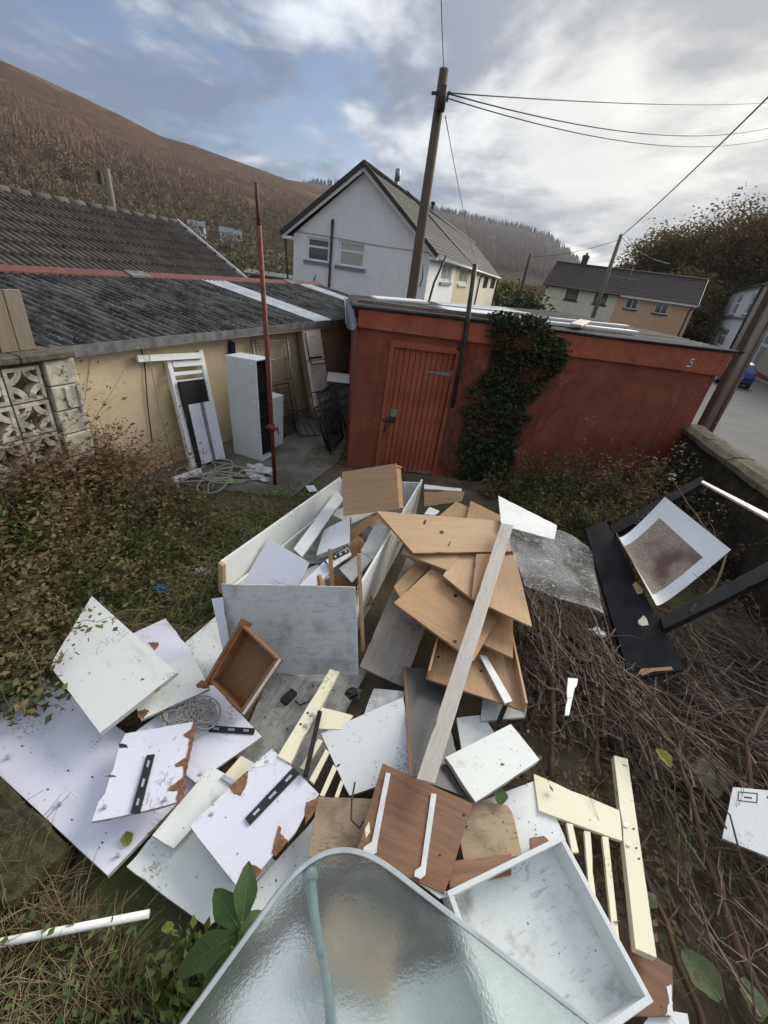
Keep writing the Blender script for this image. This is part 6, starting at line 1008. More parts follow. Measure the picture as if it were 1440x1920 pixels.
for i, (x, y, z, w, h) in enumerate(FILL):
    mb = MB(); mb.box((0, 0, 0), (w, h, .016)); o = mb.build('board', (GREYW, OAK, WHITE, WALNUT, OAK2, WHITE)[i], None, bevel=.0015, M=Matrix.Translation((x, y, z)) @ Euler((rs.uniform(-.3, .3), rs.uniform(-.3, .3), rs.uniform(0, 3))).to_matrix().to_4x4())
    tag(o, ['grimy board deep in the carcass near its left side', 'oak board deep in the carcass under the white block', 'white board deep in the carcass under the lilac panel', 'walnut board deep in the carcass by the near panel', 'oak board at the far end of the carcass', 'white board under the upturned oak drawer'][i], 'board')
def stick(name, a, b, w, m, label, cat='batten', h=None):
    a = Vector(a); b = Vector(b); mb = MB(); mb.bar(Vector(), b-a, w, h or w); o = mb.build(name, m, None, bevel=.002); o.location = a; return tag(o, label, cat)
# upright brown battens
stick('batten', (-0.30, 2.62, .18), (-0.395, 2.80, .66), .030, OAK, 'short brown batten standing left inside the carcass'); stick('batten', (-0.35, 2.46, .20), (-0.42, 2.50, .62), .030, OAK, 'short brown batten leaning on the near panel edge')
stick('batten', (0.0, 2.22, .18), (-0.14, 2.52, .86), .028, OAK, 'long brown batten at the near right corner of the carcass', h=.016)

# boxes built from a fitted front rectangle
def box_tray(k, name, label, depth, th, m, floor_m, cat='drawer', sides=(0, 1, 2, 3), extra=None):
    C, ax, ay, poly, _, _ = PILE[k]; t = empty(name, M=frame_of(k)); tag(t, label, cat); n = len(poly); c_ = Vector((sum(p[0] for p in poly)/n, sum(p[1] for p in poly)/n, 0))
    for i in sides:
        a = Vector((*poly[i], 0)); b = Vector((*poly[(i+1) % n], 0)); d = (b-a).normalized(); inn = Vector((-d.y, d.x, 0))
        tr = th if i % 2 else 0.0
        A, B_ = a+inn*th/2+d*tr, b+inn*th/2-d*tr; mb = MB(); mb.bar(A+Vector((0, 0, -depth/2)), B_+Vector((0, 0, -depth/2)), th, depth); mb.build('side', m, t, bevel=.0015)
    q = [c_+(Vector((*p, 0))-c_)*0.985 for p in poly]; mb = MB(); mb.prism([(p.x, p.y) for p in q], -depth-.006, -depth+.004); mb.build('base', floor_m, t, fix=True); return t
bd = box_tray('drawer_brown', 'brown_tray', 'empty brown wooden drawer tipped against the near panel', 0.13, 0.014, MAHOG, MAHOG)
pb = PILE['drawer_brown'][3]; cB = sum((Vector((*q, 0)) for q in pb), Vector())/4; wv = frame_of('drawer_brown')
ie = max(range(4), key=lambda i: (wv @ ((Vector((*pb[i], 0))+Vector((*pb[(i+1) % 4], 0)))/2)).x+0.3*(wv @ ((Vector((*pb[i], 0))+Vector((*pb[(i+1) % 4], 0)))/2)).y); a, b = Vector((*pb[ie], -.02)), Vector((*pb[(ie+1) % 4], -.02)); oo = ((a+b)/2-cB); oo.z = 0; oo = oo.normalized()*.008
mb = MB(); mb.bar(a+oo, b+oo, .012, .022); mb.build('drawer_runner', WMET, bd)
il = min(range(4), key=lambda i: (wv @ ((Vector((*pb[i], 0))+Vector((*pb[(i+1) % 4], 0)))/2)).x); a, b = Vector((*pb[il], -.065)), Vector((*pb[(il+1) % 4], -.065)); oo = ((a+b)/2-cB); oo.z = 0; oo = oo.normalized()*.010; d = (b-a).normalized()*.03
mb = MB(); mb.bar(a+oo-d, b+oo+d, .016, .17); mb.build('front', MAHOG, bd, bevel=.0015)
tw_ = box_tray('tray_white', 'white_tray', 'large white drawer with mouldy base in the right foreground', 0.12, 0.022, WHITE, None or board_mat('mouldy_white_base', (0.76, 0.79, 0.76), (0.70, 0.73, 0.70), dirt=(0.10, 0.085, 0.055), amount=0.50, specks=1.0))
# upturned oak drawer on top: solid base towards us, sides running back
C, ax, ay, poly, _, _ = PILE['crate_front']; t = empty('upturned_box', M=frame_of('crate_front')); tag(t, 'oak drawer standing on edge at the top of the pile', 'drawer')
mb = MB(); mb.prism(poly, -.012, 0); mb.build('base', OAK2, t, bevel=.0015)
for i in range(4):
    a = Vector((*poly[i], 0)); b = Vector((*poly[(i+1) % 4], 0)); d = (b-a).normalized(); inn = Vector((-d.y, d.x, 0)); tr = .014 if i % 2 else 0
    mb = MB(); mb.bar(a+inn*.02+d*tr+Vector((0, 0, -.095)), b+inn*.02-d*tr+Vector((0, 0, -.095)), .014, .16); mb.build('side', OAK, t, bevel=.0015)

# cot sides
def cot(name, label, keys):
    t = empty(name); tag(t, label, 'cot side')
    for k in keys:
        nm = 'post' if 'post' in k else ('rail' if 'rail' in k else 'slat'); sheet(k, nm, parent=t)
    return t
cot('cot_side', 'cream painted cot side with post and slats at the right front', ['cot_right_post', 'cot_right_rail', 'cot_right_slat0', 'cot_right_slat1', 'cot_right_slat2'])
cot('cot_side', 'cream painted cot side part buried in the middle of the pile', ['cot_left_post', 'cot_left_rail', 'cot_left_slat0', 'cot_left_slat1', 'cot_left_slat2', 'cot_left_slat3'])

# black bed frame, poster, film
bf = empty('black_bed_frame'); tag(bf, 'broken black bed frame lying against the roadside wall', 'bed frame')
for k in ('black_front', 'beam_upper', 'beam_lower'): sheet(k, 'front_board' if k == 'black_front' else 'side_rail', parent=bf)
sheet('white_stick', 'batten', 'cream batten leaning from black frame over the roadside wall', 'batten')
C, ax, ay, poly, _, _ = PILE['poster']; po = empty('poster', M=frame_of('poster')); tag(po, 'curled art print with white border on the black frame', 'poster')
def patch(poly, f0, f1, N, z, th, m, name):
    c4 = [Vector((*p, 0)) for p in poly]; V = []
    for j in range(N+1):
        for i in range(N+1):
            u = f0+(f1-f0)*i/N; v = f0+(f1-f0)*j/N; p = (c4[0]*(1-u)+c4[1]*u)*(1-v)+(c4[3]*(1-u)+c4[2]*u)*v; s = 0.30*((2*v-1)**2-1.0)+0.06; V.append(p+Vector((0, 0, s+z)))
    nv = len(V); V += [p-Vector((0, 0, th)) for p in V]; n = N+1; F = [(j*n+i, j*n+i+1, (j+1)*n+i+1, (j+1)*n+i) for j in range(N) for i in range(N)]; F += [tuple(nv+q for q in reversed(f)) for f in F[:]]
    b = [i for i in range(n)]+[j*n+N for j in range(1, n)]+[N*n+i for i in range(N-1, -1, -1)]+[j*n for j in range(N-1, 0, -1)]; F += [(b[i], nv+b[i], nv+b[(i+1) % len(b)], b[(i+1) % len(b)]) for i in range(len(b))]
    mb = MB(); mb.add(V, F, True); o = mb.build(name, m, po, fix=True); md = o.modifiers.new('edges', 'EDGE_SPLIT'); md.split_angle = R(40); return o
patch(poly, 0, 1, 36, 0, 0.0025, mat('white_art_paper', (0.86, 0.86, 0.85), (0.82, 0.82, 0.81), 4, 0.8, spec=0.1), 'paper'); patch(poly, 0.14, 0.86, 36, 0.0035, 0.0015, print_mat(), 'printed_image')
sheet('plastic_board', 'wrapped_board', 'white marbled board edge wrapped in clear plastic', 'board')
# film as a crumpled sheet
C, ax, ay, poly, _, _ = PILE['plastic_film']; rs = np.random.RandomState(9)
bm = bmesh.new(); f = bm.faces.new([bm.verts.new((x, y, 0)) for x, y in poly]); bmesh.ops.triangulate(bm, faces=[f]); bmesh.ops.subdivide_edges(bm, edges=bm.edges, cuts=5, use_grid_fill=True)
for v in bm.verts: v.co.z = 0.012*math.sin(v.co.x*13+2*math.sin(v.co.y*7))+0.010*math.sin(v.co.y*17+v.co.x*6)+rs.uniform(-.003, .003)
geo = bmesh.ops.solidify(bm, geom=bm.faces[:], thickness=0.0008); me = bpy.data.meshes.new('plastic_film'); bm.to_mesh(me); bm.free()
o = put('plastic_film', me, PM['FILM'], M=frame_of('plastic_film')); tag(o, 'crumpled clear plastic film beside the black front board', 'plastic sheet')

# cables, small black things
GREYCABLE = mat('grey_cable_sheath', (0.36, 0.34, 0.29), (0.28, 0.26, 0.22), 20, 0.6); 
def coil(name, c_, rad, turns, r, m, label, seed, flat=0.6, z=0.0, spread=0.25, cat='cable'):
    rs = np.random.RandomState(seed); pts = []; n = int(turns*18); cx, cy = 0, 0; rr = rad
    for i in range(n):
        if i % 18 == 0: cx, cy = rs.normal()*rad*spread, rs.normal()*rad*spread; rr = rad*rs.uniform(.55, 1.15); e = rs.uniform(flat*.8, 1); pa = rs.uniform(0, 3)
        a = 2*math.pi*i/18; x, y = rr*math.cos(a), rr*e*math.sin(a); pts.append(Vector((cx+x*math.cos(pa)-y*math.sin(pa), cy+x*math.sin(pa)+y*math.cos(pa), r+0.5*r*(i//18)*0.5+abs(rs.normal())*r)))
    sm_ = [pts[0]]+[(pts[i-1]+pts[i]*2+pts[i+1])/4 for i in range(1, len(pts)-1)]+[pts[-1]]; sm_ = [sm_[0]]+[(sm_[i-1]+sm_[i]*2+sm_[i+1])/4 for i in range(1, len(sm_)-1)]+[sm_[-1]]
    mb = MB(); mb.tube(sm_, r, 6); o = mb.build(name, m); o.location = (c_[0], c_[1], c_[2]); return tag(o, label, cat)
coil('cable_coil', (-0.97, 1.52, 0.205), 0.13, 12, 0.0055, GREYCABLE, 'tangled grey cable spilling from under a white panel', 3, flat=.4)
# ---------------------------------------------------------------- things leaning on the outbuilding wall (same local frame as the outbuilding)
OBM = OB.matrix_basis.copy()
def lean_frame(bx, by, tx, ty, h):
    """matrix whose z runs up the leaning face, x along it, y into the wall"""
    b = Vector((bx, by, 0)); t_ = Vector((tx, ty, h)); z = (t_-b); L = z.length; z.normalize(); x = Vector((1, 0, 0)); x = (x-z*x.dot(z)).normalized(); y = z.cross(x); return OBM @ Matrix(((x.x, y.x, z.x, b.x), (x.y, y.y, z.y, b.y), (x.z, y.z, z.z, b.z), (0, 0, 0, 1))), L
WPAINT = board_mat('white_gloss_bed_paint', (0.80, 0.82, 0.80), (0.76, 0.78, 0.76), amount=0.66, specks=0.4, streak=False)
M, L = lean_frame(1.02, -.38, 1.13, -.02, 1.46); bed = empty('bed_frame', M=M); tag(bed, 'white slatted bed frame leaning on the cream wall', 'bed frame')
def bxp(par, name, a, b, m, bev=.003): mb = MB(); mb.span(a, b); return mb.build(name, m, par, bevel=bev)
bxp(bed, 'post', (0, -.03, .03), (.07, .03, L), WPAINT); bxp(bed, 'post', (.55, -.03, .03), (.62, .03, L+.03), WPAINT); bxp(bed, 'rail', (-.42, -.075, L-.075), (.55, -.033, L+.0), WPAINT); bxp(bed, 'rail', (.08, -.035, L-.16), (.545, .02, L-.085), WPAINT)
for z in (L-.26, L-.36): bxp(bed, 'slat', (.075, -.02, z), (.545, .0, z+.045), WPAINT)
bxp(bed, 'rail', (.075, -.035, .03), (.545, .035, .12), WPAINT); bxp(bed, 'foot_bar', (-.42, -.16, .01), (.02, -.10, .08), WPAINT)
bxp(bed, 'black_panel', (.06, -.068, .06), (.50, -.045, L-.33), BLACKB); wp = bxp(bed, 'white_panel', (.12, -.088, .10), (.53, -.071, L-.62), LAV); bxp(wp, 'grey_strip', (.31, -.094, .10), (.37, -.0885, L-.62), DSTEEL, 0)
# cabinet with black open side
cb = empty('cabinet', M=OBM @ Matrix.Translation((1.86, -.88, .03)) @ Matrix.Rotation(R(-3), 4, 'X')); tag(cb, 'tall white cabinet with black open side beside the red pipe', 'cabinet')
CABW = board_mat('white_cabinet_melamine', (0.68, 0.71, 0.69), (0.63, 0.66, 0.64), amount=0.66, specks=0.3)
bxp(cb, 'side', (0, 0, 0), (.018, .50, 1.42), CABW); bxp(cb, 'side', (.315, 0, 0), (.333, .50, 1.42), CABW); bxp(cb, 'top', (.019, 0, 1.40), (.314, .50, 1.419), CABW); bxp(cb, 'bottom', (.019, 0, .0), (.314, .50, .018), CABW); bxp(cb, 'back', (.019, .10, .019), (.314, .115, 1.399), BLACKB); bxp(cb, 'black_lining', (.0185, .006, .019), (.022, .099, 1.399), BLACKB, 0); bxp(cb, 'black_lining', (.311, .006, .019), (.3145, .099, 1.399), BLACKB, 0); bxp(cb, 'shelf', (.023, .02, .62), (.31, .098, .635), BLACKB)
for y, z in ((.06, 1.36), (.44, 1.37), (.06, .86), (.45, .86), (.07, .38), (.45, .38)):
    mb = MB(); mb.tube([(-.012, y, z), (.001, y, z)], .016, 10); mb.build('foot_stud', PVC, cb)
sc_ = empty('small_cabinet', M=OBM @ Matrix.Translation((2.33, -.73, .03))); tag(sc_, 'small white cabinet hidden behind the tall white one', 'cabinet')
bxp(sc_, 'body', (0, 0, 0), (.28, .34, .78), CABW); bxp(sc_, 'top', (-.01, -.01, .782), (.29, .35, .80), CABW); bxp(sc_, 'door', (.01, -.016, .02), (.27, -.001, .77), CABW)
M, L = lean_frame(2.74, -.36, 2.78, -.05, 1.49); mp = empty('mesh_panel', M=M); tag(mp, 'grey metal mesh bed base leaning on the cream wall', 'mesh panel')
for x in (0, .09, .84, .94):
    mb = MB(); mb.tube([(x, 0, 0), (x, 0, L)], .018 if x in (0, .94) else .012, 7); mb.build('upright', DSTEEL, mp)
for z in (.10, .48, .86, 1.2, L-.05):
    mb = MB(); mb.tube([(.0, -.02, z), (.94, -.02, z)], .009, 6); mb.build('crossbar', DSTEEL, mp)
mb = MB()
for i in range(12): x = .13+i*.06; mb.tube([(x, -.01, 0.02), (x, -.01, L-.03)], .0035, 4)
for i in range(22): z = .06+i*.065; mb.tube([(.02, -.014, z), (.92, -.014, z)], .003, 4)
stuff(mb.build('wire_mesh', DSTEEL, mp))
M, L = lean_frame(2.55, -.60, 2.62, -.36, .87); gp_ = empty('grille_panel', M=M); tag(gp_, 'small rusty black grille leaning low on the mesh panel', 'grille')
for a, b in (((0, 0, 0), (0, 0, L)), ((.68, 0, 0), (.68, 0, L)), ((0, 0, L), (.68, 0, L)), ((0, 0, .02), (.68, 0, .02)), ((.34, 0, 0), (.34, 0, L))):
    mb = MB(); mb.tube([a, b], .011, 6); mb.build('frame_bar', BLKMET, gp_)
mb = MB()
for i in range(30): z = .03+i*.028; mb.tube([(.005, -.005, z), (.675, -.005, z)], .0045, 4)
stuff(mb.build('bars', BLKMET, gp_))
# padded bench
M, L = lean_frame(3.98, -.52, 4.08, -.06, 1.60); bn = empty('folding_bench', M=M); tag(bn, 'long dirty cream folding bed leaning on the wall near the shed', 'folding bed')
PADM = board_mat('dirty_cream_vinyl', (0.80, 0.74, 0.66), (0.72, 0.65, 0.57), dirt=(0.20, 0.15, 0.11), amount=0.52, specks=0.6, streak=False)
for z0, z1 in ((.05, .52), (.525, 1.08), (1.085, L)): bxp(bn, 'pad', (.04, -.06, z0), (.66, .02, z1), PADM, .02)
bxp(bn, 'frame', (0, -.03, .02), (.038, .06, L), WOODGREY); bxp(bn, 'frame', (.662, -.03, .02), (.70, .06, L), WOODGREY)
for z in (.50, 1.12): bxp(bn, 'slot', (.12, -.064, z), (.56, -.0605, z+.035), BLACKP, 0)
mb = MB(); mb.tube([(.06, -.085, L-.1), (.05, -.09, 1.12), (.10, -.095, 1.02), (.60, -.095, 1.02), (.67, -.09, 1.12), (.66, -.085, L-.25)], .011, 7); mb.build('leg_hoop', BLKMET, bn)
mb = MB(); mb.tube([(.08, -.085, .06), (.35, -.12, -.02), (.62, -.085, .1)], .012, 7); mb.build('leg_hoop', BLKMET, bn)
mb = MB(); mb.tube([(.20, -.085, L-.17), (.35, -.085, L-.17)], .004, 5); mb.box((.36, -.065, L-.5), (.015, .006, .015)); mb.build('stitching', BLKMET, bn)
# black cap on the wall behind the cabinet
mb = MB(); mb.box((0, 0, 0), (.13, .05, .22)); mb.box((-.03, -.01, .11), (.07, .05, .06)); o = mb.build('rubber_flap', BLACKP, bevel=.02, M=OBM @ Matrix.Translation((2.35, -.03, 1.38))); tag(o, 'small black rubber flap on the wall above the tall cabinet', 'flap')
# black lattice racks by the shed corner and dark bin behind
SHM = SH.matrix_basis.copy()
def rack(M, w, h, n, name, label, diag=False):
    t = empty(name, M=M); tag(t, label, 'rack'); 
    for a, b in (((0, 0, 0), (0, 0, h)), ((w, 0, 0), (w, 0, h)), ((0, 0, 0), (w, 0, 0)), ((0, 0, h), (w, 0, h))): mb = MB(); mb.tube([a, b], .016, 7); mb.build('frame_bar', BLKMET, t)
    mb = MB()
    for i in range(n):
        x = w*(i+.5)/n; mb.tube([(x, 0, 0), (x, 0, h)], .007, 5)
        if diag: z = h*(i+.5)/n; mb.tube([(0, .01, z), (w, .01, z)], .007, 5)
    for i in range(n if diag else 0): mb.tube([(0, .02, h*i/n), (w*.5, .02, min(h, h*i/n+h*.3))], .006, 4)
    stuff(mb.build('bars', BLKMET, t)); return t
rack(SHM @ Matrix.Translation((-.26, .45, .02)) @ Matrix.Rotation(R(75), 4, 'Z') @ Matrix.Rotation(R(-16), 4, 'X'), 0.8, 0.95, 8, 'iron_rack', 'black iron lattice leaning at the left corner of the red shed', True)
rack(SHM @ Matrix.Translation((-.30, .60, .02)) @ Matrix.Rotation(R(68), 4, 'Z') @ Matrix.Rotation(R(-24), 4, 'X'), 0.9, 0.7, 12, 'iron_rack', 'lower black iron rack behind the lattice at the shed corner')
rack(SHM @ Matrix.Translation((-.80, 1.1, .03)) @ Matrix.Rotation(R(20), 4, 'Z') @ Matrix.Rotation(R(-80), 4, 'X'), .7, .9, 6, 'iron_rack', 'black iron rack lying on the path near the folding bed')
bn2 = empty('metal_bin', M=SHM @ Matrix.Translation((-.36, 2.05, 0))); tag(bn2, 'dark streaked metal bin with white lid behind the shed corner', 'bin'); bxp(bn2, 'body', (0, 0, 0), (.40, .6, .78), mat('streaked_dark_metal', (0.05, 0.048, 0.045), (0.16, 0.15, 0.14), 9, 0.6, 0.2), .02); bxp(bn2, 'lid', (-.05, -.06, .785), (.41, .62, .81), PVCD, .006)
# red scaffold pole
rp2 = empty('red_pipe', (-1.49, 4.93, 0)); tag(rp2, 'tall rusty red pipe standing beside the white cabinet', 'pipe')
mb = MB(); mb.tube([(0, 0, -.1), (-.10, 0, 1.8), (-.165, 0, 2.9)], .026, 10); mb.build('lower_tube', RUST, rp2)
mb = MB(); mb.tube([(-.163, 0, 2.85), (-.185, 0, 3.24)], .017, 9); mb.build('upper_tube', mat('dark_rust', (0.10, 0.03, 0.022), (0.06, 0.025, 0.02), 9, 0.7), rp2)
mb = MB(); mb.tube([(-.045, -.0, .77), (-.05, 0, .86)], .042, 8); mb.bar((-.12, -.02, .82), (.04, -.02, .81), .02, .03); mb.tube([(.03, -.02, .85), (.045, -.02, .74)], .008, 6); mb.build('clamp', RUST, rp2)
# hose, rag, packet, paper, bag
HOSE = mat('grey_garden_hose', (0.34, 0.33, 0.27), (0.26, 0.25, 0.21), 12, 0.55)
p = OBM @ Vector((1.05, -.72, .035)); coil('garden_hose', p, .36, 9, .012, HOSE, 'coiled grey garden hose on the path below the bed frame', 8, flat=.45, spread=.45, cat='hose')
mb = MB(); mb.tube([OBM @ Vector(q) for q in ((3.75, -.55, .5), (3.78, -.6, .3), (3.95, -.66, .22), (4.15, -.62, .3), (4.2, -.55, .5))], .017, 7); o = mb.build('hose_loop', HOSE); tag(o, 'pale hose loop hanging beside the folding bed', 'hose')
def crumple(name, c_, size, m, label, seed, cat, sub=3):
    rs = np.random.RandomState(seed); bm = bmesh.new(); bmesh.ops.create_icosphere(bm, subdivisions=sub, radius=1); ph = rs.uniform(0, 6, 9)
    for v in bm.verts:
        q = v.co.copy(); k = 1+.30*math.sin(5*q.x+ph[0]+2*math.sin(3*q.y+ph[1]))+.22*math.sin(9*q.y+ph[2]+q.z*4)+.16*math.sin(13*q.z+ph[3]+7*q.x)+.1*math.sin(21*q.x+ph[4])+rs.uniform(-.06, .06); v.co = Vector((q.x*size[0]*k, q.y*size[1]*k, max(-.3, q.z*k)*size[2]))
    me = bpy.data.meshes.new(name); bm.to_mesh(me); bm.free(); o = put(name, me, m); o.location = c_; return tag(o, label, cat)
CLOTH = mat('white_cloth', (0.62, 0.62, 0.60), (0.42, 0.41, 0.39), 12, 0.9)
p = OBM @ Vector((1.53, -1.06, .05)); crumple('rag', p, (.17, .16, .045), CLOTH, 'crumpled white rag at the foot of the red pipe', 2, 'rag', 4)
p = OBM @ Vector((1.35, -1.22, .05)); crumple('rag', p, (.10, .05, .03), CLOTH, 'small white rag nearer the weeds than the larger one', 3, 'rag', 4)
p = OBM @ Vector((1.06, -.97, .06)); mb = MB(); mb.box((0, 0, 0), (.13, .075, .02)); mb.box((.0, 0, .0115), (.09, .03, .002)); o = mb.build('packet', mat('lime_green_packet', (0.22, 0.60, 0.03), (0.16, 0.5, 0.03), 14, 0.4), bevel=.004); o.location = p; o.rotation_euler = (.15, .1, 1.3); tag(o, 'bright lime green packet lying on the hose', 'packet')
mb = MB(); mb.box((0, 0, 0), (.12, .15, .004)); o = mb.build('paper_card', PVC); o.location = (-1.0, 4.92, .05); o.rotation_euler = (.12, .05, .6); tag(o, 'white printed card on the path edge behind the pile', 'card')
crumple('paper_scrap', (-1.57, 2.95, .08), (.06, .05, .02), CLOTH, 'white paper scrap in the weeds left of the carcass', 6, 'paper'); crumple('plastic_bag', (-1.78, 2.63, .10), (.055, .045, .045), mat('blue_plastic_bag', (0.03, 0.28, 0.50), (0.02, 0.2, 0.4), 10, 0.4), 'small knotted blue plastic bag in the weeds', 7, 'bag')
crumple('film_scrap', (1.83, 2.55, .42), (.05, .04, .02), CLOTH, 'small clear plastic scrap beside the black front board', 8, 'plastic')
# wires hanging on the cream wall
mb = MB(); mb.tube([OBM @ Vector(q) for q in ((.83, -.02, 1.55), (.85, -.02, 1.42), (.80, -.02, .9), (.78, -.02, .40), (.86, -.03, .33))], .007, 5); o = mb.build('wall_cable', BLKMET); tag(o, 'dark cable hanging down the cream wall left of the bed frame', 'cable')
mb = MB(); mb.tube([OBM @ Vector(q) for q in ((.80, -.16, 1.68), (.86, -.1, 1.35), (.93, -.05, .8), (.92, -.2, .05))], .005, 5); o = mb.build('wall_cable', GREYCABLE); tag(o, 'pale string hanging from the gutter down the cream wall', 'cable')
mb = MB(); mb.tube([OBM @ Vector(q) for q in ((1.5, -.19, 1.60), (3.0, -.22, 1.59), (6.5, -.2, 1.55))], .004, 5); o = mb.build('clothes_line', GREYCABLE); tag(o, 'thin line strung along below the outbuilding gutter', 'line')

# small black things on the muddy sheet
def onb(k, u, v, h=0.0): return frame_of(k) @ Vector((u, v, h))
mb = MB(); mb.box((0, 0, .018), (.055, .105, .035)); mb.box((0, 0, .036), (.03, .06, .002)); o = mb.build('power_adapter', BLACKP, bevel=.006); o.location = (-.455, 1.80, .092); o.rotation_euler = (0, 0, -.5); tag(o, 'black power adapter lying on the muddy sheet', 'adapter')
mb = MB(); mb.tube([(-.41, 1.79, .097), (-.37, 1.76, .10), (-.31, 1.80, .10), (-.28, 1.86, .11)], .0045, 6); o = mb.build('adapter_cable', BLACKP); tag(o, 'short black cable leading from the power adapter', 'cable')
crumple('computer_mouse', (-.02, 1.83, .20), (.06, .04, .035), BLACKP, 'small black lump beside the cream post top', 12, 'mouse', 2)
mb = MB(); mb.tube([(.06, 1.21, .33), (.055, 1.12, .335), (.065, 1.03, .335), (.11, 1.0, .335), (.125, 1.03, .34)], .0045, 6); o = mb.build('thin_cable', BLACKP); tag(o, 'thin black cable curled on the stained hardboard sheet', 'cable')
mb = MB(); mb.bar((.93, 1.72, .28), (.99, 1.84, .36), .03, .02); o = mb.build('dark_stick', BLACKB); tag(o, 'short dark stick end under the bottom oak tray', 'stick')
# white pipe in the grass
mb = MB(); mb.tube([(-1.75, .42, .17), (-1.28, .49, .16), (-.75, .635, .17)], .016, 12); o = mb.build('white_pipe', PVCD); tag(o, 'white plastic pipe lying in the grass at the lower left', 'pipe')

# ---------------------------------------------------------------- glass table
def glass_table_mat():
    t = NT('hammered_glass'); C = t.co('Object'); t.set('Base Color', (0.88, 0.95, 0.93)).set('Roughness', 0.19).set('Transmission Weight', 1.0).set('IOR', 1.45); t.bump(t.math('ADD', t.noise(130, 3, 0.6, C), t.math('MULTIPLY', t.voro(90, C), 0.6)), 0.40, 0.003)
    df = t.N.new('ShaderNodeBsdfTranslucent'); df.inputs[0].default_value = (0.80, 0.88, 0.85, 1); d2 = t.N.new('ShaderNodeBsdfDiffuse'); d2.inputs[0].default_value = (0.62, 0.70, 0.66, 1); m1 = t.N.new('ShaderNodeMixShader'); m1.inputs[0].default_value = 0.45; t.L.new(df.outputs[0], m1.inputs[1]); t.L.new(d2.outputs[0], m1.inputs[2])
    gr = t.math('ADD', t.rng(t.noise(5.0, 7, 0.7, C), 0.40, 0.75, 0.05, 0.20), t.math('MULTIPLY', t.rng(t.noise(160, 3, 0.6, C), 0.56, 0.66), 0.10)); m2 = t.N.new('ShaderNodeMixShader'); t.L.new(gr, m2.inputs[0]); t.L.new(t.b.outputs[0], m2.inputs[1]); t.L.new(m1.outputs[0], m2.inputs[2]); t.L.new(m2.outputs[0], t.N['Material Output'].inputs[0]); return t.m
gt = empty('glass_table', (0, 0, .75)); tag(gt, 'glass garden table corner with grey rim in the foreground', 'table')
# plan: tip of the rounded corner, edges at right angles
u = Vector((.22, .38, 0)).normalized(); w = Vector((.52, -.25, 0)).normalized(); ang = math.acos(max(-1, min(1, u.dot(w))))
Pl = Vector((-.14, .65, 0)); Pr = Vector((.36, .645, 0))
def line_x(p, d, q, e): t_ = ((q-p).x*e.y-(q-p).y*e.x)/(d.x*e.y-d.y*e.x); return p+d*t_
K = line_x(Pl, u, Pr, -w); rad = .30; a0 = K-u*rad; a1 = K+w*rad
out = []
for i in range(15): s = i/14; out.append(a0*(1-s)**2+K*2*s*(1-s)+a1*s*s)
Lh, Wd = .95, 1.25; out = [a0-u*Lh]+out+[a1+w*Wd, a1+w*Wd-u*(Lh+rad)]
poly = [(p.x, p.y) for p in out]
A = sum(p[0]*q[1]-q[0]*p[1] for p, q in zip(poly, poly[1:]+poly[:1]))
if A < 0: poly = poly[::-1]; out = out[::-1]
cen = sum(out, Vector())/len(out); inner = [(p+(cen-p).normalized()*.010) for p in out]
mb = MB(); mb.prism([(p.x, p.y) for p in inner], -.003, .002); mb.build('glass_top', glass_table_mat(), gt, fix=True)
mb = MB(); V = []; n = len(out); prof = [(.0, -.016), (.0, .008), (.006, .013), (.020, .013), (.020, .004), (.012, -.004), (.012, -.016)]
for i, p in enumerate(out):
    a, b = out[i-1], out[(i+1) % n]; d = (b-a).normalized(); nn = Vector((-d.y, d.x, 0))
    for dx, dz in prof: V.append(p+nn*(dx-.006)+Vector((0, 0, dz)))
m_ = len(prof); mb.add(V, [(i*m_+j, ((i+1) % n)*m_+j, ((i+1) % n)*m_+(j+1) % m_, i*m_+(j+1) % m_) for i in range(n) for j in range(m_)]); rim = mb.build('rim', RIMG, gt, fix=True)
mb = MB(); mb.tube([(-.070, .655, -.028), (-.03, .55, -.040), (.05, .39, -.06), (.13, .16, -.10)], [.020, .0165, .0155, .0155], 14); lg = mb.build('leg', GALV, gt)
mb = MB(); mb.tube([(-.083, .688, -.026), (-.066, .645, -.029)], .027, 14); mb.build('leg_cap', GALV, lg)
mb = MB(); mb.tube([(.012, .455, -.033), (.012, .455, -.026)], .008, 10); mb.build('spring_button', DSTEEL, lg)
for px_, py_ in ((1.2, .1), (.1, -.5)):
    mb = MB(); mb.tube([(px_, py_, -.02), (px_, py_, -.72)], .0155, 10); mb.build('leg', GALV, gt)

for i, (x, y, z, w_, h_, rz_, m, lb) in enumerate([(.42, .30, .20, .62, .50, .3, WHITE, 'white board lying under the glass table'), (-.12, .42, .16, .40, .30, .9, LAV, 'cool white board under the left side of the glass table'), (.16, .62, .24, .34, .26, -.2, CHIP, 'brown hardboard piece under the glass table tip'), (.85, .05, .15, .5, .4, .1, GREYW, 'grimy board under the right side of the glass table')]):
    mb = MB(); mb.box((0, 0, 0), (w_, h_, .016)); o = mb.build('board', m, bevel=.0015); o.location = (x, y, z); o.rotation_euler = (.05, -.04, rz_); tag(o, lb, 'board')

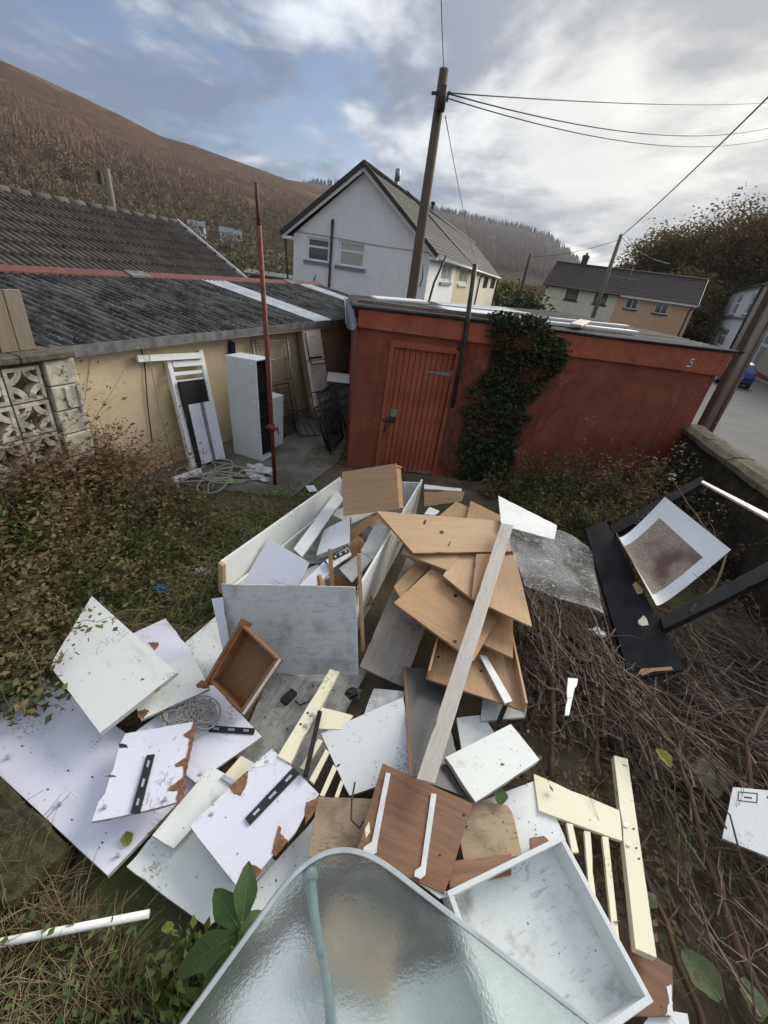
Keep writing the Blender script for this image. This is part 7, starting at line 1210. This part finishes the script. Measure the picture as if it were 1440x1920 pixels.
# mossy kerb stone at the lower left and a concrete block among the twigs
def stone(name, loc, size, rz_, m, label, seed):
    rs_k = np.random.RandomState(seed); bm = bmesh.new(); bmesh.ops.create_cube(bm, size=1.0); bmesh.ops.subdivide_edges(bm, edges=bm.edges, cuts=5, use_grid_fill=True)
    for v in bm.verts:
        q = v.co; k = 1-0.10*(abs(q.x*2)**4+abs(q.y*2)**4+abs(q.z*2)**4)/3; v.co = Vector((q.x*size[0], q.y*size[1], q.z*size[2]))*k+Vector(rs_k.normal(size=3))*min(size)*0.035
    me = bpy.data.meshes.new(name); bm.to_mesh(me); bm.free(); o = put(name, me, m); o.location = loc; o.rotation_euler = (0.03, -0.04, rz_); return tag(o, label, 'stone')
MOSS = rough_mat('mossy_stone', (0.115, 0.105, 0.060), (0.065, 0.060, 0.036), (0.15, 0.135, 0.085), 14)
stone('kerb_stone', (-1.62, 0.86, 0.05), (0.80, 0.26, 0.22), -0.42, MOSS, 'mossy stone edging under the far left panel', 4)
stone('concrete_block', (2.28, 1.62, 0.14), (0.26, 0.20, 0.22), 0.5, rough_mat('grey_concrete_lump', (0.20, 0.18, 0.14), (0.13, 0.12, 0.095), (0.26, 0.235, 0.19), 16), 'grey concrete block behind the white printed board', 6)
# ---------------------------------------------------------------- vegetation of the yard
BRAM = leaf_mat('bramble_leaves', (0.128, 0.132, 0.051), (0.216, 0.142, 0.078), (0.095, 0.124, 0.041)); BRAM2 = leaf_mat('reddish_bramble_leaves', (0.215, 0.127, 0.078), (0.267, 0.182, 0.111), (0.163, 0.114, 0.065)); WEED = leaf_mat('weed_leaves', (0.101, 0.151, 0.046), (0.155, 0.203, 0.065), (0.084, 0.115, 0.038)); IVYM = leaf_mat('ivy_leaves', (0.028, 0.050, 0.022), (0.062, 0.090, 0.038), (0.070, 0.062, 0.030), 0.1); DEAD = leaf_mat('dead_leaves', (0.247, 0.163, 0.098), (0.150, 0.101, 0.065), (0.195, 0.117, 0.072), 0.1)
STRAW = leaf_mat('dry_grass', (0.437, 0.356, 0.201), (0.322, 0.247, 0.132), (0.230, 0.178, 0.092), 0.2); GRASSG = leaf_mat('green_grass', (0.102, 0.150, 0.036), (0.156, 0.192, 0.054), (0.084, 0.114, 0.030), 0.25)
TWIG = mat('grey_brown_twigs', (0.145, 0.104, 0.074), (0.068, 0.047, 0.036), 9, 0.9, co='World'); TWIG2 = mat('reddish_brown_sticks', (0.130, 0.075, 0.045), (0.075, 0.046, 0.030), 7, 0.85, 0.4, 60, co='World'); STEMR = mat('bramble_stems', (0.10, 0.055, 0.045), (0.16, 0.11, 0.07), 7, 0.85, co='World')
def curves_tube(C, rad, name, m, parent=None, k=3):
    """C (n, s, 3) polylines -> thin k-sided tubes in one mesh; rad (n,) start radius tapering"""
    n, s, _ = C.shape; T_ = np.gradient(C, axis=1); T_ /= np.linalg.norm(T_, axis=2, keepdims=True)+1e-9; ref = np.where(np.abs(T_[..., 2:3]) > 0.9, np.array([1., 0, 0]), np.array([0, 0, 1.])); A = np.cross(ref, T_); A /= np.linalg.norm(A, axis=2, keepdims=True)+1e-9; B_ = np.cross(T_, A)
    tap = np.linspace(1, 0.35, s)[None, :, None]*np.asarray(rad)[:, None, None]; rings = [C+(A*math.cos(2*math.pi*j/k)+B_*math.sin(2*math.pi*j/k))*tap for j in range(k)]
    V = np.stack(rings, 2).reshape(-1, 3); base = (np.arange(n)[:, None, None]*s+np.arange(s-1)[None, :, None])*k; j = np.arange(k)[None, None, :]; j2 = (j+1) % k
    F = np.stack([base+j, base+j2, base+k+j2, base+k+j], -1).reshape(-1, 4); return put(name, np_mesh(name, V, F, True), m, parent)
def arcs(P0, D, L, sag, rs, s=7, wig=0.05):
    n = len(P0); t_ = np.linspace(0, 1, s)[None, :, None]; C = P0[:, None, :]+D[:, None, :]*L[:, None, None]*t_; C[..., 2] -= (sag*L)[:, None]*t_[..., 0]**2; C += np.cumsum(rs.normal(size=(n, s, 3)), axis=1)*(wig*L/s)[:, None, None]*(t_ > 0); return C
def bramble(name, loc, w, d, h, ns, nl, ls, m, label, seed, cat='bush', lean=(0, 0), stemr=0.005):
    rs = np.random.RandomState(seed); t = empty(name, loc); tag(t, label, cat)
    P0 = np.stack([rs.uniform(-w, w, ns)*.45, rs.uniform(-d, d, ns)*.45, np.full(ns, -.08)], 1); D = rs.normal(size=(ns, 3))*np.array([.55, .55, .25])+np.array([lean[0], lean[1], 1.0]); D /= np.linalg.norm(D, axis=1)[:, None]; L = rs.uniform(.6, 1.35, ns)*h; C = arcs(P0, D, L, rs.uniform(.1, .6, ns), rs, 7, .22); C[..., 2] = np.maximum(C[..., 2], -.05)
    curves_tube(C, rs.uniform(.5, 1.1, ns)*stemr, 'stems', STEMR, t)
    i = rs.randint(0, ns, nl); f = rs.uniform(.15, 1, nl)*6; a = np.minimum(f.astype(int), 5); fr = (f-a)[:, None]; P = C[i, a]*(1-fr)+C[i, a+1]*fr+rs.normal(size=(nl, 3))*.05*h; P[:, 2] = np.maximum(P[:, 2], .0); V, F = leaves(P, ls*(.45+rs.rand(nl)**1.5*1.2), rs, .5, 2.0); put('leaves', np_mesh('leaves', V, F), m, t); return t
BB = [((-3.55, 3.35, .25), 1.3, 1.0, .80, 150, 6500, BRAM2, 'tall reddish bramble bush in front of the screen block wall'), ((-3.0, 3.75, .05), 1.0, .7, .62, 110, 3600, BRAM2, 'reddish bramble with seed heads against the cream wall'), ((-2.75, 3.2, .10), 1.0, .9, .50, 70, 2600, BRAM, 'low brown bramble between the wall and the weeds'), ((-3.2, 2.65, .2), 1.1, 1.0, .62, 80, 3000, BRAM, 'dense olive brown bramble at the left edge'), ((-2.55, 2.35, .08), .8, .8, .42, 60, 2200, BRAM, 'low bramble right behind the thick white board'), ((-2.60, 1.85, .15), .8, .8, .55, 70, 2600, BRAM, 'bramble at the left edge level with the thick white board'), ((-2.25, 1.62, .10), .45, .55, .42, 50, 1600, BRAM, 'bramble hanging over the far left panel'), ((-3.85, 3.75, .35), .8, .7, .62, 70, 2200, BRAM2, 'highest reddish bramble reaching up the screen block wall'), ((-3.80, 3.40, .50), 1.2, .9, .46, 140, 6000, BRAM2, 'dense bramble top hiding the lower screen blocks'), ((-3.35, 3.75, .35), .9, .5, .40, 110, 4200, BRAM2, 'bramble top in front of the plain wall blocks'), ((-2.05, 3.45, .02), .9, .8, .27, 80, 2200, BRAM, 'knee high brown weeds below the coiled hose'), ((-1.75, 2.95, .02), .7, .7, .16, 45, 1000, BRAM, 'low brown weeds beside the blue bag'), ((-2.3, 2.85, .05), .8, .7, .38, 80, 2400, BRAM, 'tangled weeds between the brambles and the blue bag'), ((-1.55, 3.75, .02), .6, .6, .16, 45, 1300, WEED, 'green weed clump near the path behind the carcass'), ((-2.35, 3.9, .02), .6, .5, .22, 45, 1300, WEED, 'green weed clump at the foot of the bed frame'), ((-1.45, 3.2, .02), .5, .6, .13, 40, 1000, WEED, 'small green weed clump left of the carcass side')]
for i, (l, w, d, h, ns, nl, m, lb) in enumerate(BB): bramble('bramble_bush', l, w*1.1, d*1.1, h*1.6, int(ns*1.5), int(nl*2.0), .042, m, lb, 100+i)
# tall dry stalks with seed heads
rs = np.random.RandomState(21); t = empty('dry_stalks', (-2.95, 3.9, 0)); tag(t, 'tall dry stalks with seed heads before the cream wall', 'weeds')
n = 16; P0 = np.stack([rs.uniform(-.45, .5, n), rs.uniform(-.2, .15, n), np.full(n, .1)], 1); D = rs.normal(size=(n, 3))*np.array([.22, .2, .1])+np.array([0, 0, 1.]); L = rs.uniform(.45, .85, n); C = arcs(P0, D, L, np.full(n, .08), rs, 7, .12); curves_tube(C, np.full(n, .004), 'stems', STEMR, t)
q = np.repeat(C[:, 4:, :].reshape(-1, 3), 5, 0)+rs.normal(size=(n*15, 3))*.03; V, F = leaves(q, .03, rs); put('seed_heads', np_mesh('seed_heads', V, F), DEAD, t)
# sprays of leaves over the white board
def spray(pts, label, seed, nl=26, ls=.028):
    rs = np.random.RandomState(seed); t = empty('leaf_spray', pts[0]); tag(t, label, 'twig'); o0 = Vector(pts[0]); q = [Vector(p)-o0 for p in pts]; mb = MB(); mb.tube(q, [.003]*(len(q)-1)+[.001], 5, cap=False); mb.build('stem', STEMR, t); P = []
    for i in range(nl): f = rs.uniform(.05, 1)*(len(q)-1); a = min(int(f), len(q)-2); P.append(tuple(q[a].lerp(q[a+1], f-a)))
    V, F = leaves(np.array(P), ls, rs, .4, 2.0); put('leaves', np_mesh('leaves', V, F), BRAM, t)
spray([(-2.35, 1.85, .55), (-2.12, 1.92, .66), (-1.92, 1.86, .60), (-1.80, 1.74, .48)], 'leafy spray overhanging the far corner of the thick white board', 31)
spray([(-2.3, 1.65, .55), (-2.05, 1.62, .62), (-1.85, 1.50, .55), (-1.72, 1.40, .46)], 'leafy spray hanging lowest over the thick white board', 32, 34); spray([(-2.2, 1.55, .45), (-2.05, 1.45, .45), (-1.95, 1.36, .36), (-1.86, 1.30, .25)], 'leafy spray over the far left panel', 33); spray([(-2.35, 1.72, .6), (-2.1, 1.74, .68), (-1.95, 1.68, .66)], 'short leafy spray crossing the left edge of the thick white board', 34, 20)
# ivy on the shed: outline in shed coordinates, denser in the middle
rs = np.random.RandomState(41); iv = empty('ivy', M=SHM); tag(iv, 'dark ivy climbing the red shed wall up to the roof', 'ivy')
def ivy_x(z):
    tab = [(-.1, 1.62, 2.62), (.3, 1.70, 2.56), (.9, 1.62, 2.58), (1.4, 1.60, 2.60), (1.7, 1.74, 2.82), (1.9, 1.72, 2.98), (2.16, 1.64, 2.82), (2.30, 1.60, 2.52), (2.42, 1.70, 2.35)]
    for a, b in zip(tab, tab[1:]):
        if z <= b[0]: f = (z-a[0])/(b[0]-a[0]); return a[1]+(b[1]-a[1])*f, a[2]+(b[2]-a[2])*f
    return tab[-1][1:]
P = []; 
while len(P) < 8500:
    z = rs.uniform(-.1, 2.42); a, b = ivy_x(z); x = rs.uniform(a-.12, b+.12); c0 = (a+b)/2; e = abs(x-c0)/((b-a)/2)
    if e > 1+.10*math.sin(9*z+3*math.sin(5*z)) or (e > .78 and rs.rand() < .45): continue
    if math.sin(7*x+4*z)+math.sin(11*z-6*x+1)+rs.uniform(-1.2, 1.2) < -1.35: continue
    bulge = .09*(1-e*e)*(0.45+.55*min(1, max(0, (z-1.2)/.8))) ; P.append((x, -.035-rs.rand()**.7*max(.03, bulge)-(.06 if z > 1.95 else 0), z))
P = np.array(P); V, F = leaves(P, .03+.05*rs.rand(len(P))**1.5, rs, .2, 1.15); put('leaves', np_mesh('leaves', V, F), IVYM, iv)
n = 60; P0 = np.stack([rs.uniform(1.45, 2.6, n), np.full(n, -.012), rs.uniform(-.05, .6, n)], 1); D = np.stack([rs.normal(size=n)*.25, np.zeros(n), np.ones(n)], 1); C = arcs(P0, D, rs.uniform(.7, 1.8, n), np.zeros(n), rs, 9, .35); C[..., 1] = -.012-.02*rs.rand(n, 1); C[..., 2] = np.minimum(C[..., 2], 1.95); curves_tube(C, rs.uniform(.004, .009, n), 'stems', STEMR, iv, 4)
n = 40; P0 = np.stack([rs.uniform(1.42, 1.75, n), np.full(n, -.02), rs.uniform(0.3, 1.9, n)], 1); D = np.stack([rs.normal(size=n)*.6, np.zeros(n), rs.normal(size=n)], 1); C = arcs(P0, D, rs.uniform(.2, .6, n), np.zeros(n), rs, 7, .4); C[..., 1] = -.02; curves_tube(C, np.full(n, .003), 'dry_stems', TWIG, iv)
n = 14; P0 = np.stack([rs.uniform(2.4, 3.0, n), np.full(n, -.02), rs.uniform(0.8, 1.9, n)], 1); D = np.stack([rs.normal(size=n)*.5+.4, np.zeros(n), rs.normal(size=n)*.6-.2], 1); C = arcs(P0, D, rs.uniform(.3, .8, n), np.zeros(n), rs, 8, .3); C[..., 1] = -.02; curves_tube(C, np.full(n, .003), 'dry_stems', TWIG, iv)
# brambles along the shed wall and right corner
BR = [((1.75, 5.65, 0), .6, .5, .30, 40, 900, BRAM, 'low bramble at the foot of the ivy'), ((2.45, 5.75, 0), .8, .6, .50, 60, 2000, BRAM, 'brown bramble in front of the red wall right of the ivy'), ((3.15, 5.75, 0), .9, .7, .66, 70, 2600, BRAM2, 'tallest reddish bramble in front of the red wall'), ((3.85, 5.6, 0), .7, .8, .70, 60, 2200, BRAM, 'bramble in the corner between shed and roadside wall'), ((2.75, 4.95, 0), .9, .7, .42, 60, 2000, BRAM, 'low bramble behind the plastic sheet'), ((3.5, 4.6, 0), .8, .9, .55, 60, 2000, BRAM, 'dark bramble under the upper black rail'), ((1.9, 4.75, 0), .7, .6, .28, 45, 1300, BRAM, 'low bramble behind the oak stack')]
for i, (l, w, d, h, ns, nl, m, lb) in enumerate(BR): bramble('bramble_bush', l, w*1.1, d*1.1, h*1.8, int(ns*1.6), int(nl*3.0), .042, m, lb, 140+i)
# ground cover between bush and carcass, and litter
def cover(name, n, region, ls, m, label, seed, zmax=.08, long=1.6, cat='weeds'):
    rs = np.random.RandomState(seed); pts = []; cl = [(rs.uniform(region[0], region[1]), rs.uniform(region[2], region[3]), rs.uniform(.1, .35)) for _ in range(26)]
    while len(pts) < n:
        a, b, r_ = cl[rs.randint(len(cl))]; x, y = a+rs.normal()*r_, b+rs.normal()*r_
        if not (region[0] <= x <= region[1] and region[2] <= y <= region[3]): continue
        pts.append((x, y, soil_z(x, y)+.005+rs.rand()**2*zmax))
    V, F = leaves(np.array(pts), ls, rs, .45, long); o = put(name, np_mesh(name, V, F), m); tag(o, label, cat, kind='stuff')
cover('ground_weeds', 9000, (-2.7, -1.05, 2.3, 4.6), .040, WEED, 'low green weeds covering the ground left of the carcass', 51, .10); cover('ground_weeds', 1700, (-1.5, -.5, 4.2, 5.0), .032, WEED, 'green weeds along the path edge behind the pile', 52, .10); cover('ground_weeds', 1300, (-1.3, -.3, 5.6, 6.6), .035, BRAM, 'weeds around the left corner of the red shed', 53, .15)
cover('leaf_litter', 5200, (-3.0, -.6, 1.3, 4.9), .030, DEAD, 'brown dead leaves over the left ground', 54, .03, cat='litter'); cover('leaf_litter', 9000, (.9, 4.1, .2, 5.2), .038, DEAD, 'brown dead leaves under the brushwood on the right', 55, .06, cat='litter'); cover('ground_weeds', 1500, (1.0, 4.0, .2, 3.2), .04, BRAM, 'sparse weeds among the brushwood on the right', 56, .22)
cover('ground_weeds', 1300, (-1.5, -.35, .05, .60), .034, WEED, 'green weeds in the dry grass at the lower left', 57, .18); cover('ground_weeds', 900, (-.62, -.30, .15, .60), .05, GREEN, 'fresh green weeds beside the glass table', 58, .22)
# dry grass at the lower left: curved blades
def grass(name, n, region, L, m, label, seed, lay=.8, wdt=.0035, clip=False):
    rs = np.random.RandomState(seed); P0 = np.stack([rs.uniform(region[0], region[1], n), rs.uniform(region[2], region[3], n), np.zeros(n)], 1)
    if clip: P0 = P0[P0[:, 1] < 1.04-.44*(P0[:, 0]+2.1)]; n = len(P0)
    P0[:, 2] = [soil_z(x, y) for x, y, _ in P0]; a = rs.uniform(0, 6.28, n); D = np.stack([np.cos(a)*lay, np.sin(a)*lay, rs.uniform(.4, 1.2, n)], 1); D /= np.linalg.norm(D, axis=1)[:, None]; C = arcs(P0, D, rs.uniform(*L, n), rs.uniform(.2, .8, n), rs, 6, .12); C[..., 2] = np.maximum(C[..., 2], P0[:, None, 2]+.004); o = curves_tube(C, rs.uniform(.5, 1.1, n)*wdt, name, m, None, 3); tag(o, label, 'grass', kind='stuff')
grass('dry_grass', 9000, (-2.0, -.40, .02, 1.05), (.12, .42), STRAW, 'matted dry straw coloured grass at the lower left', 61, clip=True); grass('green_grass', 1300, (-1.7, -.35, .02, .85), (.10, .30), GRASSG, 'green grass blades at the lower left corner', 62, .6, clip=True)
grass('dry_grass', 2200, (-2.8, -1.2, 2.2, 4.3), (.2, .55), STRAW, 'dry grass arching over the left ground', 63, .9, .003); grass('green_grass', 350, (-2.7, -1.9, 2.3, 3.1), (.3, .7), GRASSG, 'long green grass blades at the left', 64, .9, .005)
grass('dry_grass', 260, (1.2, 4.0, .3, 3.0), (.25, .6), STRAW, 'dry grass stems among the brushwood', 65, 1.0, .0025)
# brushwood heap on the right: main stems that fork twice into finer twigs
def twig_mat():
    t = NT('grey_brown_twigs'); g = t.N.new('ShaderNodeNewGeometry'); k = t.mix(g.outputs['Random Per Island'], (0.085, 0.064, 0.049), (0.310, 0.240, 0.185)); k = t.mix(t.rng(t.noise(18, 4, 0.6, t.co('World')), 0.45, 0.65), k, (0.085, 0.055, 0.040)); t.set('Base Color', k).set('Roughness', 0.9).set('Specular IOR Level', 0.15); return t.m
TWIG = twig_mat()
def brush(name, n, region, zr, ang, la, ra, label, seed, zmax):
    rs = np.random.RandomState(seed); P0 = np.stack([rs.uniform(region[0], region[1], n), rs.uniform(region[2], region[3], n), rs.uniform(zr[0], zr[1], n)], 1); a = rs.normal(size=n)*ang[1]+ang[0]; D = np.stack([np.cos(a), np.sin(a), rs.normal(size=n)*.22], 1); L = rs.uniform(la[0], la[1], n); C = [arcs(P0-D*L[:, None]*.4, D, L, rs.uniform(-.12, .22, n), rs, 7, .20)]; Rr = [ra[0]+(ra[1]-ra[0])*rs.rand(n)**2.2]
    for gen_ in range(2):
        Cp, Rp = C[-1], Rr[-1]; m_ = int(len(Cp)*1.9); i_ = rs.randint(0, len(Cp), m_); q = rs.randint(1, 6, m_); b = Cp[i_, q]; d = Cp[i_, q+1]-Cp[i_, q-1]; d /= np.linalg.norm(d, axis=1)[:, None]+1e-9; d = d+rs.normal(size=(m_, 3))*np.array([.42, .42, .26]); d /= np.linalg.norm(d, axis=1)[:, None]; ll = rs.uniform(.12, .48, m_)*(1 if gen_ == 0 else .6); C.append(arcs(b, d, ll, rs.uniform(-.1, .2, m_), rs, 7, .22)); Rr.append(np.maximum(.0013, Rp[i_]*rs.uniform(.35, .6, m_)))
    C = np.concatenate(C); Rr = np.concatenate(Rr); C[..., 2] = np.clip(C[..., 2], .012, zmax); x, y = C[..., 0], C[..., 1]; bad = (((x < 1.72) & (y < 1.66)) | (x < 1.14) | (y > 3.6) | ((x > 1.95) & (x < 2.75) & (y > 2.1) & (y < 3.6) & (C[..., 2] > .36))).any(1); C, Rr = C[~bad], Rr[~bad]
    o = curves_tube(C, Rr, name, TWIG, None, 5); tag(o, label, 'brushwood', kind='stuff')
brush('brushwood', 1000, (1.3, 3.7, .2, 3.3), (.03, .30), (1.95, .65), (.5, 1.5), (.003, .011), 'tangled heap of bare twigs right of the pile', 71, .50)
brush('brushwood', 330, (1.15, 1.95, 1.6, 3.2), (.05, .42), (1.7, .35), (.4, 1.1), (.004, .014), 'dense cut branches beside the oak stack', 72, .62)
STK = [([(1.25, 1.45, .10), (1.33, 1.9, .30), (1.42, 2.4, .42), (1.36, 2.9, .45)], .020, 'thick upright branch beside the oak stack'), ([(1.55, 1.5, .12), (1.62, 1.9, .32), (1.70, 2.3, .40), (1.95, 2.55, .48)], .017, 'forked grey branch right of the white notched strip'), ([(2.02, .35, .10), (1.92, .8, .20), (1.98, 1.3, .28), (2.12, 1.9, .34)], .024, 'long brown branch running down the right side'), ([(2.20, .30, .15), (2.13, .9, .28), (2.02, 1.5, .40), (1.75, 2.2, .52)], .014, 'thin long stick crossing the brushwood'), ([(1.70, .25, .08), (1.66, .6, .12), (1.62, 1.15, .18)], .022, 'rotten stick beside the cream cot side'), ([(2.35, 1.35, .25), (2.55, 1.8, .38), (2.85, 2.05, .45), (3.3, 2.1, .5)], .016, 'branch rising towards the lower black rail'), ([(2.6, 2.75, .62), (2.9, 3.0, .72), (3.15, 3.35, .85), (3.05, 3.8, 1.0), (2.95, 4.3, 1.2)], .013, 'bent leafless branch rising past the art print'), ([(2.45, .55, .12), (2.35, 1.0, .3), (2.28, 1.5, .4)], .018, 'short thick branch in front of the white printed board'), ([(1.85, 2.35, .4), (2.05, 2.0, .36), (2.25, 1.5, .36), (2.4, .9, .36)], .009, 'thin straight stick lying diagonally on the brushwood'), ([(1.50, 2.5, .35), (1.58, 2.1, .40), (1.52, 1.7, .36)], .012, 'crooked branch behind the white notched strip')]
for pts, r_, lb in STK:
    o0 = Vector(pts[0]); q = [Vector(p)-o0 for p in pts]; s_ = []
    for i in range(len(q)-1):
        for k in range(4): f = k/4; s_.append(q[i].lerp(q[i+1], f)+Vector((rnd.gauss(0, 1), rnd.gauss(0, 1), rnd.gauss(0, 1)))*r_*.35)
    s_.append(q[-1]); t = empty('branch', pts[0]); tag(t, lb, 'branch'); mb = MB(); mb.tube(s_, [r_*(1-.6*i/len(s_)) for i in range(len(s_))], 7); mb.build('limb', TWIG2, t); mb = MB()
    for k in range(5):
        a = s_[rnd.randrange(2, len(s_))]; b = a+Vector((rnd.uniform(-.25, .25), rnd.uniform(-.1, .3), rnd.uniform(-.02, .14))); mb = MB(); mb.tube([a, a.lerp(b, .5)+Vector((0, 0, .02)), b], [r_*.35, r_*.25, r_*.1], 5, cap=False); mb.build('side_twig', TWIG2, t)
# broad leaves: veined blade built as a curved grid
def leafblade(name, parent, M, L, W, m, fold=.25, droop=.25):
    V = []; n = 8
    for i in range(n+1):
        f = i/n; w = W*math.sin(math.pi*min(1, f*.92+.06))**.85*(1 if f < .98 else .05)*(1+.07*math.sin(13*f+9*L))
        for s in (-1, -.5, 0, .5, 1): V.append((s*w/2, f*L, abs(s)*fold*w/2-droop*L*f*f+.05*W*s*s*math.sin(17*f+3*s)))
    F = [(i*5+j, i*5+j+1, (i+1)*5+j+1, (i+1)*5+j) for i in range(n) for j in range(4)]; nv = len(V); V += [(a, b, c_-.0008) for a, b, c_ in V]; F += [tuple(nv+q for q in reversed(f)) for f in F[:]]
    mb = MB(); mb.add(V, F, True); o = mb.build(name, m, parent, M=M); mb = MB(); mb.tube([(0, i*L/n, -droop*L*(i/n)**2+.0006) for i in range(n+1)], [W*.022*(1.1-i/n) for i in range(n+1)], 5, cap=False)
    for k in range(2, 7):
        for sd in (-1, 1): f0, f1 = k/n, min(.97, k/n+.14); w1 = W*.40*math.sin(math.pi*min(1, f1*.92+.06)); mb.tube([(0, f0*L, -droop*L*f0*f0+.0006), (sd*w1, f1*L, fold*w1-droop*L*f1*f1+.0010)], [W*.009, W*.004], 4, cap=False)
    mb.build('veins', VEIN, o); return o
VEIN = mat('pale_leaf_veins', (0.13, 0.17, 0.07), (0.10, 0.14, 0.05), 9, 0.6)
BLADE = leaf_mat('glossy_green_blade', (0.054, 0.102, 0.034), (0.074, 0.126, 0.041), (0.084, 0.114, 0.036), .25); BLADEP = leaf_mat('pale_green_blade', (0.09, 0.12, 0.06), (0.12, 0.14, 0.07), (0.08, 0.10, 0.05), .2); BLADEY = leaf_mat('yellow_blade', (0.30, 0.28, 0.04), (0.22, 0.22, 0.04), (0.16, 0.16, 0.03), .2)
pl = empty('broadleaf_plant', (-.30, .52, .12)); tag(pl, 'plant with large glossy green leaves beside the glass table rim', 'plant')
mb = MB(); mb.tube([(0, 0, -.1), (-.02, .02, .25), (0, .04, .42)], .008, 7); mb.build('stem', GRASSG, pl)
def LM(loc, az, pitch, roll=0): return Matrix.Translation(loc) @ Matrix.Rotation(R(az), 4, 'Z') @ Matrix.Rotation(R(pitch), 4, 'X') @ Matrix.Rotation(R(roll), 4, 'Y')
for loc, az, pi_, ro, L_, W_ in [((0, .04, .42), 8, 28, 10, .17, .085), ((-.01, .03, .38), 55, 8, -10, .17, .09), ((-.02, .02, .33), 118, -4, 12, .22, .11), ((-.01, .02, .36), -40, 5, 0, .10, .06), ((-.02, .0, .25), 150, -8, 5, .17, .08)]: leafblade('leaf', pl, LM(loc, az, pi_, ro), L_, W_, BLADE)
gl = empty('fallen_leaf', (.84, 1.24, .40)); 
o = leafblade('fallen_leaf', None, LM((.83, 1.20, .345), -20, 6), .10, .075, BLADE); tag(o, 'fresh green leaf tucked under the walnut panel edge', 'leaf'); bpy.data.objects.remove(gl)
for (x, y, z, a, s, m, lb) in [(1.86, 1.62, .40, 200, .11, BLADEY, 'yellow leaf lying on the brushwood'), (1.72, .62, .22, 30, .17, BLADEP, 'large pale green leaf at the lower right'), (1.86, .58, .2, -20, .14, BLADEP, 'pale green leaf nearest the right edge below the branches'), (1.70, .42, .18, 70, .13, BLADEP, 'drooping green leaf at the bottom right corner'), (1.60, .95, .22, 120, .09, BLADEP, 'small pale leaf beside the cream post foot'), (3.0, 4.25, 1.2, 20, .10, BLADEP, 'pale leaf at the top of the bent branch'), (3.05, 4.3, 1.15, 100, .09, BLADEY, 'yellow green leaf at the top of the bent branch'), (-.98, .86, .16, 40, .07, BLADEY, 'yellow leaf in the grass below the far left panel'), (-.62, .60, .20, 100, .05, BLADEY, 'small yellow leaf in the grass by the pipe end')]:
    o = leafblade('fallen_leaf', None, LM((x, y, z), a, 8, rnd.uniform(-15, 15)), s, s*.75, m); tag(o, lb, 'leaf')
# crumbs, bark chips and leaf bits lying on the sheets
rs = np.random.RandomState(91); Q = []
for k, nn in [('board_big_left', 46), ('board_bush', 22), ('board_lav_back', 26), ('board_specks', 60), ('board_tapered', 16), ('board_rail_a', 22), ('board_rail_c', 10), ('board_low_white', 40), ('board_dirty', 120), ('board_white_mid', 34), ('board_white_big_right', 46), ('board_white_right', 14), ('board_chip', 24), ('board_tan_round', 26), ('board_low_strip', 26), ('board_rail_b', 16), ('wood_big', 14), ('wood_top', 16), ('board_grey_long', 26), ('panel_near', 0)]:
    poly = PILE[k][3]; M = frame_of(k); xs = [p[0] for p in poly]; ys = [p[1] for p in poly]; c0 = 0
    while c0 < nn:
        x, y = rs.uniform(min(xs), max(xs)), rs.uniform(min(ys), max(ys)); ins = False
        for (xa, ya), (xb, yb) in zip(poly, poly[1:]+poly[:1]):
            if (ya > y) != (yb > y) and x < (xb-xa)*(y-ya)/(yb-ya)+xa: ins = not ins
        if ins: Q.append((M @ Vector((x, y, .002)), rs.uniform(0, 6.28), rs.uniform(.002, .006)*(2.6 if rs.rand() < .06 else 1))); c0 += 1
V = []; F = []
for p, a, s in Q:
    o = len(V); d = Vector((math.cos(a), math.sin(a), 0))*s; e = Vector((-math.sin(a), math.cos(a), 0))*s*.45; V += [p-d, p+e, p+d, p-e, p+Vector((0, 0, s*.35))]; F += [(o, o+1, o+4), (o+1, o+2, o+4), (o+2, o+3, o+4), (o+3, o, o+4)]
o = put('dirt_crumbs', np_mesh('dirt_crumbs', [tuple(v) for v in V], F), mat('dark_crumbs', (0.045, 0.036, 0.026), (0.09, 0.06, 0.035), 20, 0.95, co='World')); tag(o, 'dark crumbs and leaf bits scattered over the boards', 'debris', kind='stuff')

# ---------------------------------------------------------------- haze: one closed box of thin air round camera and scene
mb = MB(); mb.span((-2600, -400, -9.5), (2600, 2600, 262)); hz_m = bpy.data.materials.new('thin_valley_haze'); hz_m.use_nodes = True; nt = hz_m.node_tree; nt.nodes.clear()
ov = nt.nodes.new('ShaderNodeOutputMaterial'); pv = nt.nodes.new('ShaderNodeVolumePrincipled'); pv.inputs['Color'].default_value = (0.86, 0.90, 0.95, 1); pv.inputs['Density'].default_value = 0.00013; pv.inputs['Anisotropy'].default_value = 0.2; nt.links.new(pv.outputs[0], ov.inputs['Volume'])
stuff(mb.build('haze', hz_m))
